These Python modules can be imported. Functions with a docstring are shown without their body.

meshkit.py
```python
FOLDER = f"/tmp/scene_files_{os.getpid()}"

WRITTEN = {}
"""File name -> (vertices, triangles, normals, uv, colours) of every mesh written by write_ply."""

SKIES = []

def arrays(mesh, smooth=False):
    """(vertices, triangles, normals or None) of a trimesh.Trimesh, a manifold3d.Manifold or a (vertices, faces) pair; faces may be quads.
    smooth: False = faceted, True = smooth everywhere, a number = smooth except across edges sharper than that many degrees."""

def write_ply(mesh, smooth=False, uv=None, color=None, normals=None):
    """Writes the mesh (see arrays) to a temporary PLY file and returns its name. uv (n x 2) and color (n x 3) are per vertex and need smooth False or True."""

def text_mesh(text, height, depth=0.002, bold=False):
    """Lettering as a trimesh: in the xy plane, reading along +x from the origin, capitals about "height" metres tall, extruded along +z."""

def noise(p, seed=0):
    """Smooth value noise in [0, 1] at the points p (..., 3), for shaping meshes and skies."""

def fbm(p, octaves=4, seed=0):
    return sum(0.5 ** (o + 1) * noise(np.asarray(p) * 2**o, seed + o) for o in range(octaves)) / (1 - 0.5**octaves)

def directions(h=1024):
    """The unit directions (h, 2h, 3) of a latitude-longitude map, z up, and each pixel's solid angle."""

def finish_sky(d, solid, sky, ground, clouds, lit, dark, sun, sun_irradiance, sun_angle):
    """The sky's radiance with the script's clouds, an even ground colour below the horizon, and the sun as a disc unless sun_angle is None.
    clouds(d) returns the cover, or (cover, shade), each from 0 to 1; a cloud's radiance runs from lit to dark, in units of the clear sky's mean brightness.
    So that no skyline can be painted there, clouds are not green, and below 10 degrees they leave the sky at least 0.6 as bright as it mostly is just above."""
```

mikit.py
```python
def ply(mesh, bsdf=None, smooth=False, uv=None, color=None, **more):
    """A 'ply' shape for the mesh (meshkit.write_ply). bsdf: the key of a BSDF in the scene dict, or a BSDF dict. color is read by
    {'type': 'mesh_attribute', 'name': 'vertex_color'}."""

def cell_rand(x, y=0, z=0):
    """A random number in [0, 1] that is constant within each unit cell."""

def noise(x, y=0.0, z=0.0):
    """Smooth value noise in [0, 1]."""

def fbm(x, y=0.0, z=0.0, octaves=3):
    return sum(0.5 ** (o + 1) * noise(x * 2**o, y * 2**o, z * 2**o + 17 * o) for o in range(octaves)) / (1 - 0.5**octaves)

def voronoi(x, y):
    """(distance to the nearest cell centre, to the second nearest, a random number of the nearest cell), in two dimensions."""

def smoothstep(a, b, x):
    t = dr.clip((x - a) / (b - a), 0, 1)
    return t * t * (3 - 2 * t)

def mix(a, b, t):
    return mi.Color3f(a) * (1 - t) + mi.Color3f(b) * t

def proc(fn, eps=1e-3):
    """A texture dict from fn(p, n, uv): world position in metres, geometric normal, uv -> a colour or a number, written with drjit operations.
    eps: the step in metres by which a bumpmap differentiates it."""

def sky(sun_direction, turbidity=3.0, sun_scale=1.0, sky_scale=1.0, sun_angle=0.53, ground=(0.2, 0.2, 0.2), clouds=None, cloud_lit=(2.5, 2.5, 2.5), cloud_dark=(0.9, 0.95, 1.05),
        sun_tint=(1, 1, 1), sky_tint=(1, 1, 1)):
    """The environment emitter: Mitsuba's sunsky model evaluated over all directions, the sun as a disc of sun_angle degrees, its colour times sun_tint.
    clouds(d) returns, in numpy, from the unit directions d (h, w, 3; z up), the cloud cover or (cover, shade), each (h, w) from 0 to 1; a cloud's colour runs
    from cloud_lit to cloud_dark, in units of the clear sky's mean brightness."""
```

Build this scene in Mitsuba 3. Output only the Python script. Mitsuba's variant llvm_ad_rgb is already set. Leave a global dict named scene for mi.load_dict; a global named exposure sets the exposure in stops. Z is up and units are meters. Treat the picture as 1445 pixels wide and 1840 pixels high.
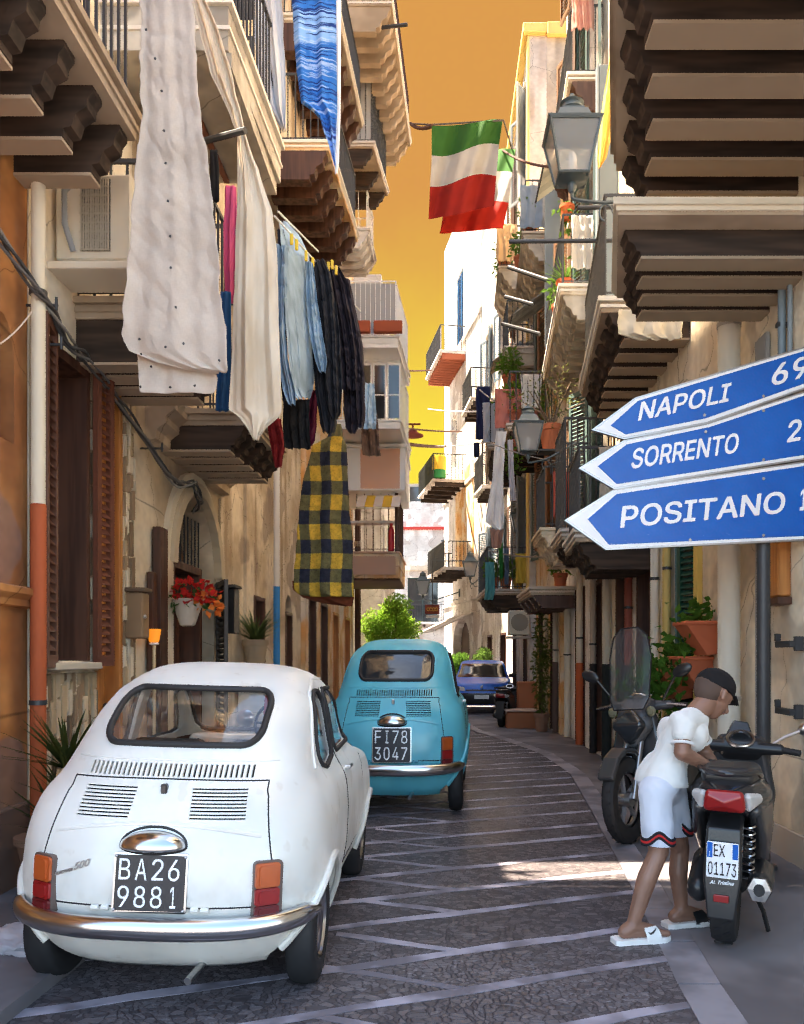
import math, random
import numpy as np, trimesh, manifold3d as m3, mitsuba as mi, drjit as dr, mikit, meshkit
from mikit import noise, fbm, voronoi, cell_rand, smoothstep, mix
from shapely.geometry import Polygon, box as sbox
from shapely import affinity
T = mi.ScalarTransform4f
PI = math.pi
scene, labels = {}, {}
# ---------------------------------------------------------------- camera, light, exposure
F, CX, CY, CH = 1500.0, 790.0, 1180.0, 1.45      # focal length and vanishing point in photo pixels, eye height in metres
scene['camera'] = {'type': 'perspective', 'fov_axis': 'x', 'fov': 2 * math.degrees(math.atan(722.5 / F)),
    'near_clip': 0.05, 'far_clip': 2000.0,
    'principal_point_offset_x': -(CX - 722.5) / 1445.0, 'principal_point_offset_y': -(CY - 920.0) / 1840.0,
    'to_world': T().look_at(origin=[0, 0, CH], target=[0, 10, CH], up=[0, 0, 1])}
SUN = (-0.36, -0.004, 0.93)
exposure = 3.75
def _clouds(d):
    z = d[..., 2]
    el = np.degrees(np.arcsin(np.clip(z, -1, 1)))
    s = lambda a, b, x: (lambda t: t * t * (3 - 2 * t))(np.clip((x - a) / (b - a), 0, 1))
    n = meshkit.fbm(d * 7.0, 4)
    az = d[..., 1] / np.maximum(np.hypot(d[..., 0], d[..., 1]), 1e-6)          # 1 straight down the street
    cover = (1.0 - 0.92 * s(40, 52, el + 6 * (n - 0.5))) * (0.12 + 0.88 * s(-0.55, 0.55, az))   # a warm glow centred down the street, paling away from it
    grain = meshkit.noise(d * 420.0) + meshkit.noise(d * 190.0, 3) - 1.0
    shade = np.clip(1.0 - s(11, 29, el + 8 * (n - 0.5)) + 0.035 * grain, 0, 1)
    return cover, shade
scene['sky'] = mikit.sky(SUN, turbidity=3, sun_scale=1.8, sky_scale=1.9, clouds=_clouds, cloud_lit=(0.305, 0.142, 0.034), cloud_dark=(0.42, 0.335, 0.026),
                         sun_tint=(1.0, 0.98, 0.95), sky_tint=(1.15, 1.0, 0.81))
# ---------------------------------------------------------------- helpers
def at(x, y, Y):
    return np.array([(x - CX) * Y / F, Y, CH - (y - CY) * Y / F])
def lin(r, g, b):
    c = np.array([r, g, b]) / 255.0
    return np.where(c < 0.04045, c / 12.92, ((c + 0.055) / 1.055) ** 2.4)
_used = {}
def numbered(k):
    n = _used.get(k, 0); _used[k] = n + 1
    return k if n == 0 else f'{k}_{n:03d}'
def thing(name, label, cat, group=None):
    k = numbered(name); labels[k] = {'label': label, 'category': cat}
    if group: labels[k]['group'] = group
    return k
def struct(name): 
    k = numbered(name); labels[k] = {'kind': 'structure'}; return k
def J(*ms):
    ms = [m for m in ms if m is not None]
    return trimesh.util.concatenate(ms) if len(ms) > 1 else ms[0]
def XF(m, M):
    m = m.copy(); M = np.asarray(M, float)
    v = m.vertices @ M[:3, :3].T + M[:3, 3]
    f = m.faces if np.linalg.det(M[:3, :3]) > 0 else m.faces[:, ::-1]
    return trimesh.Trimesh(v, f, process=False)
def frame(o, ex, ey, ez):
    M = np.eye(4); M[:3, 0] = ex; M[:3, 1] = ey; M[:3, 2] = ez; M[:3, 3] = o; return M
def tri(m):
    if hasattr(m, 'to_mesh'):
        q = m.to_mesh(); return trimesh.Trimesh(np.array(q.vert_properties[:, :3]), np.array(q.tri_verts), process=False)
    return m
def put(key, mesh, mat, smooth=False, col=None, var=0.12, sc=5.0, uv=None):
    mesh = tri(mesh); mat = 'm_' + mat
    if uv is not None:
        scene[key] = mikit.ply(mesh, mat, smooth=True, uv=uv); return key
    if col is None:
        scene[key] = mikit.ply(mesh, mat, smooth=smooth); return key
    if smooth not in (False, True):
        mesh = trimesh.graph.smooth_shade(trimesh.Trimesh(mesh.vertices, mesh.faces, process=True), angle=np.radians(smooth), facet_minarea=None); smooth = True
    v = np.asarray(mesh.vertices)
    n = meshkit.fbm(v * sc, 3, 5) - 0.5 if var else np.zeros(len(v))
    c = np.clip(np.asarray(col)[None] * (1 + 2 * var * n)[:, None], 0, 0.95)
    scene[key] = mikit.ply(mesh, mat, smooth=smooth, color=c)
    return key
def part(root, name, mesh, mat, smooth=False, col=None, label=None, kind=None, **kw):
    k = numbered(f'{root}__{name}')
    put(k, mesh, mat, smooth, col, **kw)
    if label or kind:
        labels[k] = {}
        if label: labels[k]['label'] = label
        if kind: labels[k]['kind'] = kind
    return k
def solo(name, label, cat, mesh, mat, smooth=False, col=None, group=None, **kw):
    k = thing(name, label, cat, group); put(k, mesh, mat, smooth, col, **kw); return k
def bx(x0, x1, y0, y1, z0, z1, c=0.0):
    x0, x1 = min(x0, x1), max(x0, x1); y0, y1 = min(y0, y1), max(y0, y1); z0, z1 = min(z0, z1), max(z0, z1)
    if c <= 0:
        m = trimesh.creation.box((x1 - x0, y1 - y0, z1 - z0)); m.apply_translation(((x0 + x1) / 2, (y0 + y1) / 2, (z0 + z1) / 2)); return m
    c = min(c, (x1 - x0) / 2.2, (y1 - y0) / 2.2, (z1 - z0) / 2.2); P = []
    for sx, a, ai in ((0, x0, x0 + c), (1, x1, x1 - c)):
        for sy, b, bi in ((0, y0, y0 + c), (1, y1, y1 - c)):
            for sz, d, di in ((0, z0, z0 + c), (1, z1, z1 - c)):
                P += [(a, bi, di), (ai, b, di), (ai, bi, d)]
    return trimesh.convex.convex_hull(np.array(P))
def tube(P, r, sides=8, closed=False, flat=1.0, up=(0, 0, 1)):
    P = np.asarray(P, float); n = len(P); r = np.broadcast_to(r, (n,)).astype(float)
    if closed: t = np.roll(P, -1, 0) - np.roll(P, 1, 0)
    else: t = np.gradient(P, axis=0)
    t /= np.linalg.norm(t, axis=1, keepdims=True) + 1e-12
    a = np.asarray(up, float) - t[0] * (t[0] @ np.asarray(up, float))
    if np.linalg.norm(a) < 0.05: a = np.cross(t[0], [1, 0.3, 0])
    a /= np.linalg.norm(a); V = []
    ang = np.arange(sides) * 2 * PI / sides + PI / sides
    for i in range(n):
        a = a - t[i] * (a @ t[i]); a /= np.linalg.norm(a) + 1e-12; b = np.cross(t[i], a)
        V.append(P[i] + r[i] * (np.cos(ang)[:, None] * a * flat + np.sin(ang)[:, None] * b))
    V = np.vstack(V); Q = []
    for i in range(n if closed else n - 1):
        i2 = (i + 1) % n
        for j in range(sides):
            j2 = (j + 1) % sides
            q = (i * sides + j, i * sides + j2, i2 * sides + j2, i2 * sides + j); Q += [(q[0], q[1], q[2]), (q[0], q[2], q[3])]
    if not closed:
        for base, rev in ((0, True), ((n - 1) * sides, False)):
            for j in range(1, sides - 1):
                f = (base, base + j, base + j + 1); Q.append(f[::-1] if rev else f)
    return trimesh.Trimesh(V, np.array(Q), process=False)
def rod(a, b, r, sides=8, r2=None):
    return tube([a, b], [r, r if r2 is None else r2], sides)
def lathe(prof, sides=24, cap=True):
    """profile of (radius, height) from the bottom up, around z"""
    P = np.array(prof, float); n = len(P); ang = np.arange(sides) * 2 * PI / sides
    V = np.vstack([np.c_[p[0] * np.cos(ang), p[0] * np.sin(ang), np.full(sides, p[1])] for p in P]); Q = []
    for i in range(n - 1):
        for j in range(sides):
            j2 = (j + 1) % sides
            a, b, c, d = i * sides + j, i * sides + j2, (i + 1) * sides + j2, (i + 1) * sides + j; Q += [(a, b, c), (a, c, d)]
    if cap:
        for base, rev in ((0, True), ((n - 1) * sides, False)):
            for j in range(1, sides - 1):
                f = (base, base + j, base + j + 1); Q.append(f[::-1] if rev else f)
    return trimesh.Trimesh(V, np.array(Q), process=False)
def mv(m, x=0, y=0, z=0, s=None, rz=0, rx=0, ry=0):
    M = np.eye(4)
    for a, ax in ((rx, [1, 0, 0]), (ry, [0, 1, 0]), (rz, [0, 0, 1])):
        if a: M = trimesh.transformations.rotation_matrix(a, ax) @ M
    if s is not None: M = M @ np.diag(list(np.broadcast_to(s, 3)) + [1])
    M[:3, 3] = (x, y, z); return XF(m, M)
def extr(poly, h, z0=0.0):
    if not isinstance(poly, Polygon): poly = Polygon(poly)
    m = trimesh.creation.extrude_polygon(poly, h, engine='earcut'); m.apply_translation((0, 0, z0)); return m
AX_XZ = lambda y0: frame((0, y0, 0), (1, 0, 0), (0, 0, 1), (0, 1, 0))   # polygon (x,z), extruded along +y
AX_YZ = lambda x0: frame((x0, 0, 0), (0, 1, 0), (0, 0, 1), (1, 0, 0))   # polygon (y,z), extruded along +x
def hull(pts_r, sub=1):
    ms = []
    for p, r in pts_r:
        s = trimesh.creation.icosphere(subdivisions=sub, radius=1.0); ms.append(s.vertices * r + np.asarray(p))
    return trimesh.convex.convex_hull(np.vstack(ms))
def rrect(x0, x1, z0, z1, r, n=6):
    P = []
    for cx, cz, a0 in ((x1 - r, z1 - r, 0), (x0 + r, z1 - r, 90), (x0 + r, z0 + r, 180), (x1 - r, z0 + r, 270)):
        for k in range(n + 1):
            a = math.radians(a0 + 90 * k / n); P.append((cx + r * math.cos(a), cz + r * math.sin(a)))
    return P
def man(m): 
    m = tri(m); return m3.Manifold(m3.Mesh(np.asarray(m.vertices, np.float32), np.asarray(m.faces, np.uint32)))
def smoothed(bones, length=0.012, it=14, extra=()):
    """one continuous surface from bones ((p,r),(p,r)): hulls united, refined, smoothed"""
    ms = []
    for b in bones: ms.append(man(hull(b, 2)))
    ms += list(extra)
    u = m3.Manifold.batch_boolean(ms, m3.OpType.Add).refine_to_length(length)
    t = tri(u); t = trimesh.Trimesh(t.vertices, t.faces, process=True)
    trimesh.smoothing.filter_taubin(t, lamb=0.5, nu=0.52, iterations=it); return t
def text_on(txt, o, ex, ey, depth=0.002, bold=True):
    """lettering whose unit baseline/height span ex (whole width) and ey (cap height), proud along ex x ey"""
    t = meshkit.text_mesh(txt, 1.0, 1.0, bold); b = t.bounds; t.apply_translation((-b[0][0], 0, 0)); w = b[1][0] - b[0][0]
    ex, ey = np.asarray(ex, float), np.asarray(ey, float); n = np.cross(ex, ey); n /= np.linalg.norm(n)
    return XF(t, frame(o, ex / w, ey, n * depth))
def sheet(rows, Y, nu=36, nv=50, amp=0.02, k=3.0, th=0.008, seed=0, bulge=0.0, crinkle=0.006, top=0.35):
    """hanging cloth: rows of (photo y, left x, right x) at distance Y (number or f(u,v)); folds along the view; closed, with thickness"""
    rows = sorted(rows); R = np.array(rows, float); py = np.linspace(R[0, 0], R[-1, 0], nv)
    L = np.interp(py, R[:, 0], R[:, 1]); Rr = np.interp(py, R[:, 0], R[:, 2]); rng = np.random.default_rng(seed)
    en = lambda o: (meshkit.fbm(np.c_[py / 34.0, np.full(nv, seed + o), np.zeros(nv)], 3, seed) - 0.5) * 0.09 * (Rr - L).mean()
    L = L + en(0.3); Rr = Rr + en(7.7)
    ph = rng.random(4) * 6.28; u = np.linspace(0, 1, nu); v = np.linspace(0, 1, nv); UU, VV = np.meshgrid(u, v)
    px = L[:, None] * (1 - UU) + Rr[:, None] * UU; pz = np.repeat(py[:, None], nu, 1)
    D = np.vectorize(Y)(UU, VV) if callable(Y) else np.full(UU.shape, float(Y))
    X = (px - CX) * D / F; Z = CH - (pz - CY) * D / F
    wob = 0.9 * np.sin(VV * 2.6 + ph[0]) + 0.4 * np.sin(VV * 7 + ph[1])
    wob = wob + 1.6 * (meshkit.fbm(np.stack([UU * 2.2, VV * 1.6, np.full_like(UU, seed)], -1), 3, seed) - 0.5)
    d = amp * (np.sin(2 * PI * k * UU + wob + ph[2]) + 0.5 * np.sin(2 * PI * 2.3 * k * UU + 1.7 * wob + ph[3])) * (top + (1 - top) * VV)
    q = np.stack([X, np.full_like(X, seed * 3.1), Z], -1); rg_ = 1 - np.abs(2 * meshkit.fbm(q * np.array([7, 1, 4.5]) + 2.0 * np.sin(q[..., ::-1] * 3), 3, seed) - 1) * 2; d = d + crinkle * (1.3 * (meshkit.fbm(q * 9, 3, seed) - 0.5) + 0.55 * np.clip(rg_, -1, 1) ** 3 + 0.35 * (meshkit.fbm(q * 26, 2, seed + 1) - 0.5))
    prof = bulge * np.sqrt(np.clip(1 - (2 * UU - 1) ** 2, 0, 1)) * np.clip(1.2 * np.sin(np.clip(VV, 0.02, 0.98) * PI) ** 0.35, 0, 1)
    fr = np.stack([X, D + d - prof - th / 2, Z], -1).reshape(-1, 3); bk = np.stack([X, D + d + prof + th / 2, Z], -1).reshape(-1, 3)
    V = np.vstack([fr, bk]); n0 = len(fr); Q = []
    idx = np.arange(n0).reshape(nv, nu)
    a, b, c, e = idx[:-1, :-1].ravel(), idx[:-1, 1:].ravel(), idx[1:, 1:].ravel(), idx[1:, :-1].ravel()
    Q += [np.c_[a, e, c], np.c_[a, c, b], np.c_[a, c, e] + n0, np.c_[a, b, c] + n0]
    for ring, s in ((idx[0, :], 0), (idx[-1, :], 1), (idx[:, 0], 1), (idx[:, -1], 0)):
        p, r = ring[:-1], ring[1:]
        f = [np.c_[p, r, r + n0], np.c_[p, r + n0, p + n0]]
        Q += [x[:, ::-1] for x in f] if s else f
    uvr = np.c_[(X - X.mean()).ravel(), Z.ravel()]
    return trimesh.Trimesh(V, np.vstack(Q), process=False), np.vstack([uvr, uvr])
def leaves(P, size, rng, out=None, droop=0.3, aspect=0.45):
    """many bent leaf blades (4 triangles each) at the points P"""
    n = len(P); d = rng.normal(size=(n, 3)); 
    if out is not None: d = d * 0.6 + out
    d[:, 2] -= droop; d /= np.linalg.norm(d, axis=1, keepdims=True)
    s = np.cross(d, rng.normal(size=(n, 3))); s /= np.linalg.norm(s, axis=1, keepdims=True); nn = np.cross(d, s)
    L = size * (0.6 + 0.8 * rng.random((n, 1))); W = L * aspect
    V = np.stack([P, P + d * L * 0.45 + s * W * 0.5 + nn * L * 0.06, P + d * L * 0.5 - nn * L * 0.06, P + d * L * 0.45 - s * W * 0.5 + nn * L * 0.06, P + d * L - nn * L * 0.15], 1).reshape(-1, 3)
    b = np.arange(n)[:, None] * 5
    return trimesh.Trimesh(V, np.vstack([b + [0, 1, 2], b + [0, 2, 3], b + [1, 4, 2], b + [2, 4, 3]]), process=False)
def blades(base, n, L, rng, spread=0.9, w=0.02, seg=4, droop=0.5):
    """long narrow arching leaves from one point"""
    V, Q = [], []
    for i in range(n):
        a = rng.random() * 2 * PI; e = 0.35 + rng.random() * spread; l = L * (0.6 + 0.5 * rng.random())
        h = np.array([math.cos(a), math.sin(a), 0]); s = np.array([-h[1], h[0], 0]); p = np.array(base, float); k0 = len(V)
        for j in range(seg + 1):
            t = j / seg; ww = w * (1 - t) ** 0.7 + 0.0008
            V += [p + s * ww, p - s * ww]; an = PI / 2 - e - droop * t; p = p + (h * math.cos(an) + np.array([0, 0, math.sin(an)])) * l / seg
        for j in range(seg):
            q = k0 + 2 * j; Q += [(q, q + 1, q + 3), (q, q + 3, q + 2)]
    return trimesh.Trimesh(np.array(V), np.array(Q), process=False)
# ---------------------------------------------------------------- materials
def mat(name, color=None, rough=0.7, metal=0.0, spec=0.5, two=True, bump=None, **kw):
    c = {'type': 'rgb', 'value': list(map(float, color))} if isinstance(color, (tuple, list, np.ndarray)) else color
    b = {'type': 'principled', 'base_color': c, 'roughness': rough, 'metallic': metal, 'specular': spec, **kw}
    if bump is not None: b = {'type': 'bumpmap', 'arbitrary': bump[0], 'scale': bump[1], 'bsdf': b}
    scene['m_' + name] = {'type': 'twosided', 'bsdf': b} if two else b
VC = {'type': 'mesh_attribute', 'name': 'vertex_color'}
mat('vc', VC, 0.8, spec=0.3); mat('vc_satin', VC, 0.4); mat('vc_gloss', VC, 0.18, clearcoat=0.6)
mat('vc_cloth', VC, 0.9, spec=0.15, sheen=0.4)
scene['m_leaf'] = {'type': 'principledthin', 'base_color': VC, 'roughness': 0.5, 'diff_trans': 0.7, 'spec_trans': 0.0}
mat('chrome', (0.58, 0.59, 0.60), 0.16, 1.0); mat('steel', (0.45, 0.45, 0.45), 0.35, 1.0)
mat('iron', (0.035, 0.037, 0.04), 0.45, spec=0.5); mat('rubber', (0.018, 0.018, 0.019), 0.6, spec=0.4)
mat('black_plastic', (0.016, 0.017, 0.019), 0.3); mat('black_gloss', (0.012, 0.013, 0.016), 0.12, clearcoat=0.8)
mat('dark_glass', (0.018, 0.022, 0.026), 0.06, spec=0.8); mat('white_paint', (0.78, 0.78, 0.76), 0.45)
mat('sign_white', (0.78, 0.80, 0.82), 0.35); mat('sign_blue', mikit.proc(lambda p, n, uv: mix(mix((0.003, 0.085, 0.40), (0.005, 0.115, 0.47), fbm(p.x * 5, 1.0, p.z * 5, 4)), (0.30, 0.38, 0.55), smoothstep(0.75, 0.82, fbm(p.x * 22, 3.0, p.z * 60, 3)) * 0.6 * smoothstep(2.32, 2.2, p.z))), 0.35); mat('plate_black', (0.010, 0.010, 0.016), 0.35)
mat('red_lens', (0.24, 0.006, 0.006), 0.12, clearcoat=0.8); mat('orange_lens', (0.40, 0.075, 0.012), 0.12, clearcoat=0.8)
scene['m_glass'] = {'type': 'thindielectric', 'int_ior': 1.5}
def noise_col(a, b, f, streak=None, o=3, lo=0.3, hi=0.7):
    s = (f, f, f) if np.isscalar(f) else f
    def fn(p, n, uv):
        t = fbm(p.x * s[0], p.y * s[1], p.z * s[2], o); c = mix(a, b, smoothstep(lo, hi, t))
        if streak is not None:
            st = smoothstep(0.48, 0.78, fbm(p.x * 3.1, p.y * 3.1, p.z * 0.35, 3)); c = mix(c, streak, st * 0.75)
            pa = smoothstep(0.60, 0.63, fbm(p.x * 0.9 + 7, p.y * 0.9, p.z * 0.7, 4)); c = mix(c, mi.Color3f(streak) * 0.8 + 0.09, pa * 0.75)
            d1, d2, w = voronoi(p.y * 0.9 + p.x * 0.9 + 0.5 * fbm(p.y * 3, p.z * 3), p.z * 0.8); c = c * (1 - 0.45 * smoothstep(0.016, 0.0, d2 - d1)); c = c * (0.88 + 0.24 * fbm(p.x * 14, p.y * 14, p.z * 14, 2))
        return c
    return mikit.proc(fn)
def rough_bump(f): return mikit.proc(lambda p, n, uv: fbm(p.x * f, p.y * f, p.z * f, 3))
_pb = rough_bump(28.0)
mat('plaster_orange', noise_col((0.32, 0.125, 0.04), (0.55, 0.27, 0.095), 1.7, (0.17, 0.07, 0.035)), 0.9, spec=0.15, bump=(_pb, 0.012))
mat('plaster_cream', noise_col((0.66, 0.55, 0.39), (0.78, 0.70, 0.55), 1.3, (0.46, 0.37, 0.25)), 0.9, spec=0.15, bump=(_pb, 0.012))
mat('plaster_tan', noise_col((0.45, 0.35, 0.23), (0.68, 0.58, 0.43), 1.5, (0.26, 0.17, 0.10), 4), 0.9, spec=0.15, bump=(_pb, 0.014))
mat('plaster_white', noise_col((0.50, 0.47, 0.43), (0.72, 0.70, 0.66), 1.3, (0.36, 0.29, 0.23), 4), 0.9, spec=0.15, bump=(_pb, 0.012))
mat('plaster_ochre', noise_col((0.58, 0.30, 0.10), (0.74, 0.58, 0.36), 2.1, (0.75, 0.68, 0.55)), 0.9, spec=0.15, bump=(_pb, 0.012))
mat('plaster_grey', noise_col((0.40, 0.36, 0.30), (0.58, 0.54, 0.46), 1.6, (0.24, 0.21, 0.17)), 0.9, spec=0.15, bump=(_pb, 0.012))
mat('wood_orange', noise_col((0.36, 0.13, 0.03), (0.52, 0.22, 0.055), (22, 22, 1.2), None, 3, 0.25, 0.75), 0.45)
mat('wood_dark', noise_col((0.045, 0.017, 0.009), (0.085, 0.034, 0.018), (22, 22, 1.2), None, 3, 0.25, 0.75), 0.5)
mat('joist_shade', noise_col((0.024, 0.017, 0.013), (0.062, 0.040, 0.028), (2.0, 14, 14), None, 3, 0.25, 0.8), 0.7, spec=0.25)  # near-black brown: shade on the bracket sides is put into the colour
mat('soffit', noise_col((0.30, 0.23, 0.16), (0.42, 0.34, 0.25), 3.0, None), 0.9, spec=0.15)
def _road(p, n, uv):
    d1, d2, w = voronoi(p.x * 26 + 3 * fbm(p.x * 9, p.y * 9), p.y * 26)
    g = fbm(p.x * 1.3, p.y * 1.3, 2.0, 4); f2 = fbm(p.x * 55, p.y * 55, 1.0, 2)
    c = mix((0.046, 0.040, 0.045), (0.165, 0.142, 0.150), dr.clip(w * 0.55 + g * 0.75 - 0.25, 0, 1))
    c = mix(c, (0.036, 0.031, 0.035), smoothstep(0.16, 0.04, d2 - d1) * 0.7)
    c = mix(c, (0.24, 0.22, 0.24), smoothstep(0.62, 0.85, f2) * smoothstep(0.5, 0.65, g) * 0.6)
    return c
def _roadh(p, n, uv):
    d1, d2, w = voronoi(p.x * 26 + 3 * fbm(p.x * 9, p.y * 9), p.y * 26)
    return smoothstep(0.0, 0.3, d2 - d1) + 0.5 * fbm(p.x * 40, p.y * 40, 0.0, 2)
def _wet(p, n, uv):      # worn smooth and damp beside the turquoise car
    w = smoothstep(1.6, 0.3, dr.sqrt(dr.square((p.x - 0.55) / 1.1) + dr.square((p.y - 7.9) / 1.5)) + 0.9 * (fbm(p.x * 2, p.y * 2, 5.0, 3) - 0.5))
    return (0.30 + 0.35 * fbm(p.x * 1.1, p.y * 1.1, 5.0, 3)) * (1 - 0.6 * w)
mat('road_panel', mikit.proc(_road), mikit.proc(_wet), spec=0.5, bump=(mikit.proc(_roadh), 0.006))
mat('stone_band', noise_col((0.15, 0.138, 0.162), (0.36, 0.335, 0.39), (5, 5, 5), None, 4), 0.55, spec=0.4, bump=(_pb, 0.006))
mat('kerb_stone', noise_col((0.16, 0.150, 0.165), (0.26, 0.245, 0.27), (4, 4, 4), None, 4), 0.5, spec=0.45, bump=(_pb, 0.006))
mat('pavement', noise_col((0.105, 0.097, 0.104), (0.19, 0.176, 0.184), (2.2, 2.2, 2.2), None, 4), 0.6, spec=0.4, bump=(_pb, 0.008))
def _plaid(p, n, uv):
    u = uv.x / 0.235 + 0.25; v = uv.y / 0.325
    u = u + 0.04 * dr.sin(uv.y * 9); cu = u - dr.floor(u); cv = v - dr.floor(v)
    a = smoothstep(0.46, 0.5, cu) ; b = smoothstep(0.44, 0.5, cv)
    w = noise(uv.x * 130, uv.y * 130); w2 = fbm(uv.x * 26, uv.y * 26, 1.0, 2)
    olive = mi.Color3f(0.125, 0.115, 0.055); navy = mi.Color3f(0.024, 0.028, 0.048); yel = mi.Color3f(0.54, 0.35, 0.05)
    c = dr.select(a > 0.5, dr.select(b > 0.5, yel, olive), dr.select(b > 0.5, olive, navy))
    d, _, _ = voronoi(uv.x * 22, uv.y * 22)
    return c * (0.72 + 0.5 * w2) * (0.85 + 0.3 * w) * (1.0 - 0.25 * smoothstep(0.3, 0.0, d))
mat('plaid', mikit.proc(_plaid), 0.95, spec=0.1, sheen=0.5)
def _stripes(p, n, uv):
    t = uv.y * 1.0 + 0.03 * fbm(uv.x * 6, uv.y * 3, 1.0, 3); s = fbm(uv.x * 3, t * 55, 4.0, 3); g = fbm(2.0, t * 7, 9.0, 2)
    c = mix((0.035, 0.17, 0.56), (0.22, 0.42, 0.78), smoothstep(0.38, 0.66, g)); c = mix(c, (0.02, 0.05, 0.22), smoothstep(0.56, 0.68, s))
    return mix(c, (0.5, 0.66, 0.9), smoothstep(0.40, 0.3, s) * 0.6)
mat('blue_stripes', mikit.proc(_stripes), 0.9, spec=0.1, sheen=0.4)
def _canvas(p, n, uv):
    w = noise(p.x * 420, p.y * 90, p.z * 60) * 0.5 + noise(p.x * 60, p.y * 90, p.z * 420) * 0.5; g = fbm(p.x * 4, p.y * 4, p.z * 4, 3)
    return mix((0.43, 0.37, 0.31), (0.59, 0.53, 0.46), dr.clip(0.5 * w + 0.9 * g - 0.2, 0, 1))
mat('canvas', mikit.proc(_canvas), 0.95, spec=0.1, sheen=0.3)
mat('cream_cloth', noise_col((0.55, 0.46, 0.34), (0.66, 0.58, 0.46), (9, 9, 2), None), 0.9, spec=0.1, sheen=0.3)
def _carw(p, n, uv):
    c = mix((0.60, 0.595, 0.55), (0.71, 0.71, 0.665), smoothstep(0.3, 0.7, fbm(p.x * 2.5, p.y * 2.5, p.z * 2.5)))
    g = fbm(p.x * 16, p.y * 16, p.z * 9, 4); c = mix(c, (0.42, 0.36, 0.27), smoothstep(0.62, 0.30, p.z + 0.5 * (g - 0.5)) * 0.30 + smoothstep(0.66, 0.78, g) * 0.25)
    return c
mat('car_white', mikit.proc(_carw), 0.28, clearcoat=0.7, clearcoat_gloss=0.9)
mat('car_teal', noise_col((0.085, 0.40, 0.50), (0.11, 0.47, 0.57), 3.5, None), 0.3, clearcoat=0.6, clearcoat_gloss=0.85)
mat('car_blue', (0.018, 0.15, 0.72), 0.25, clearcoat=0.8)
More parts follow.
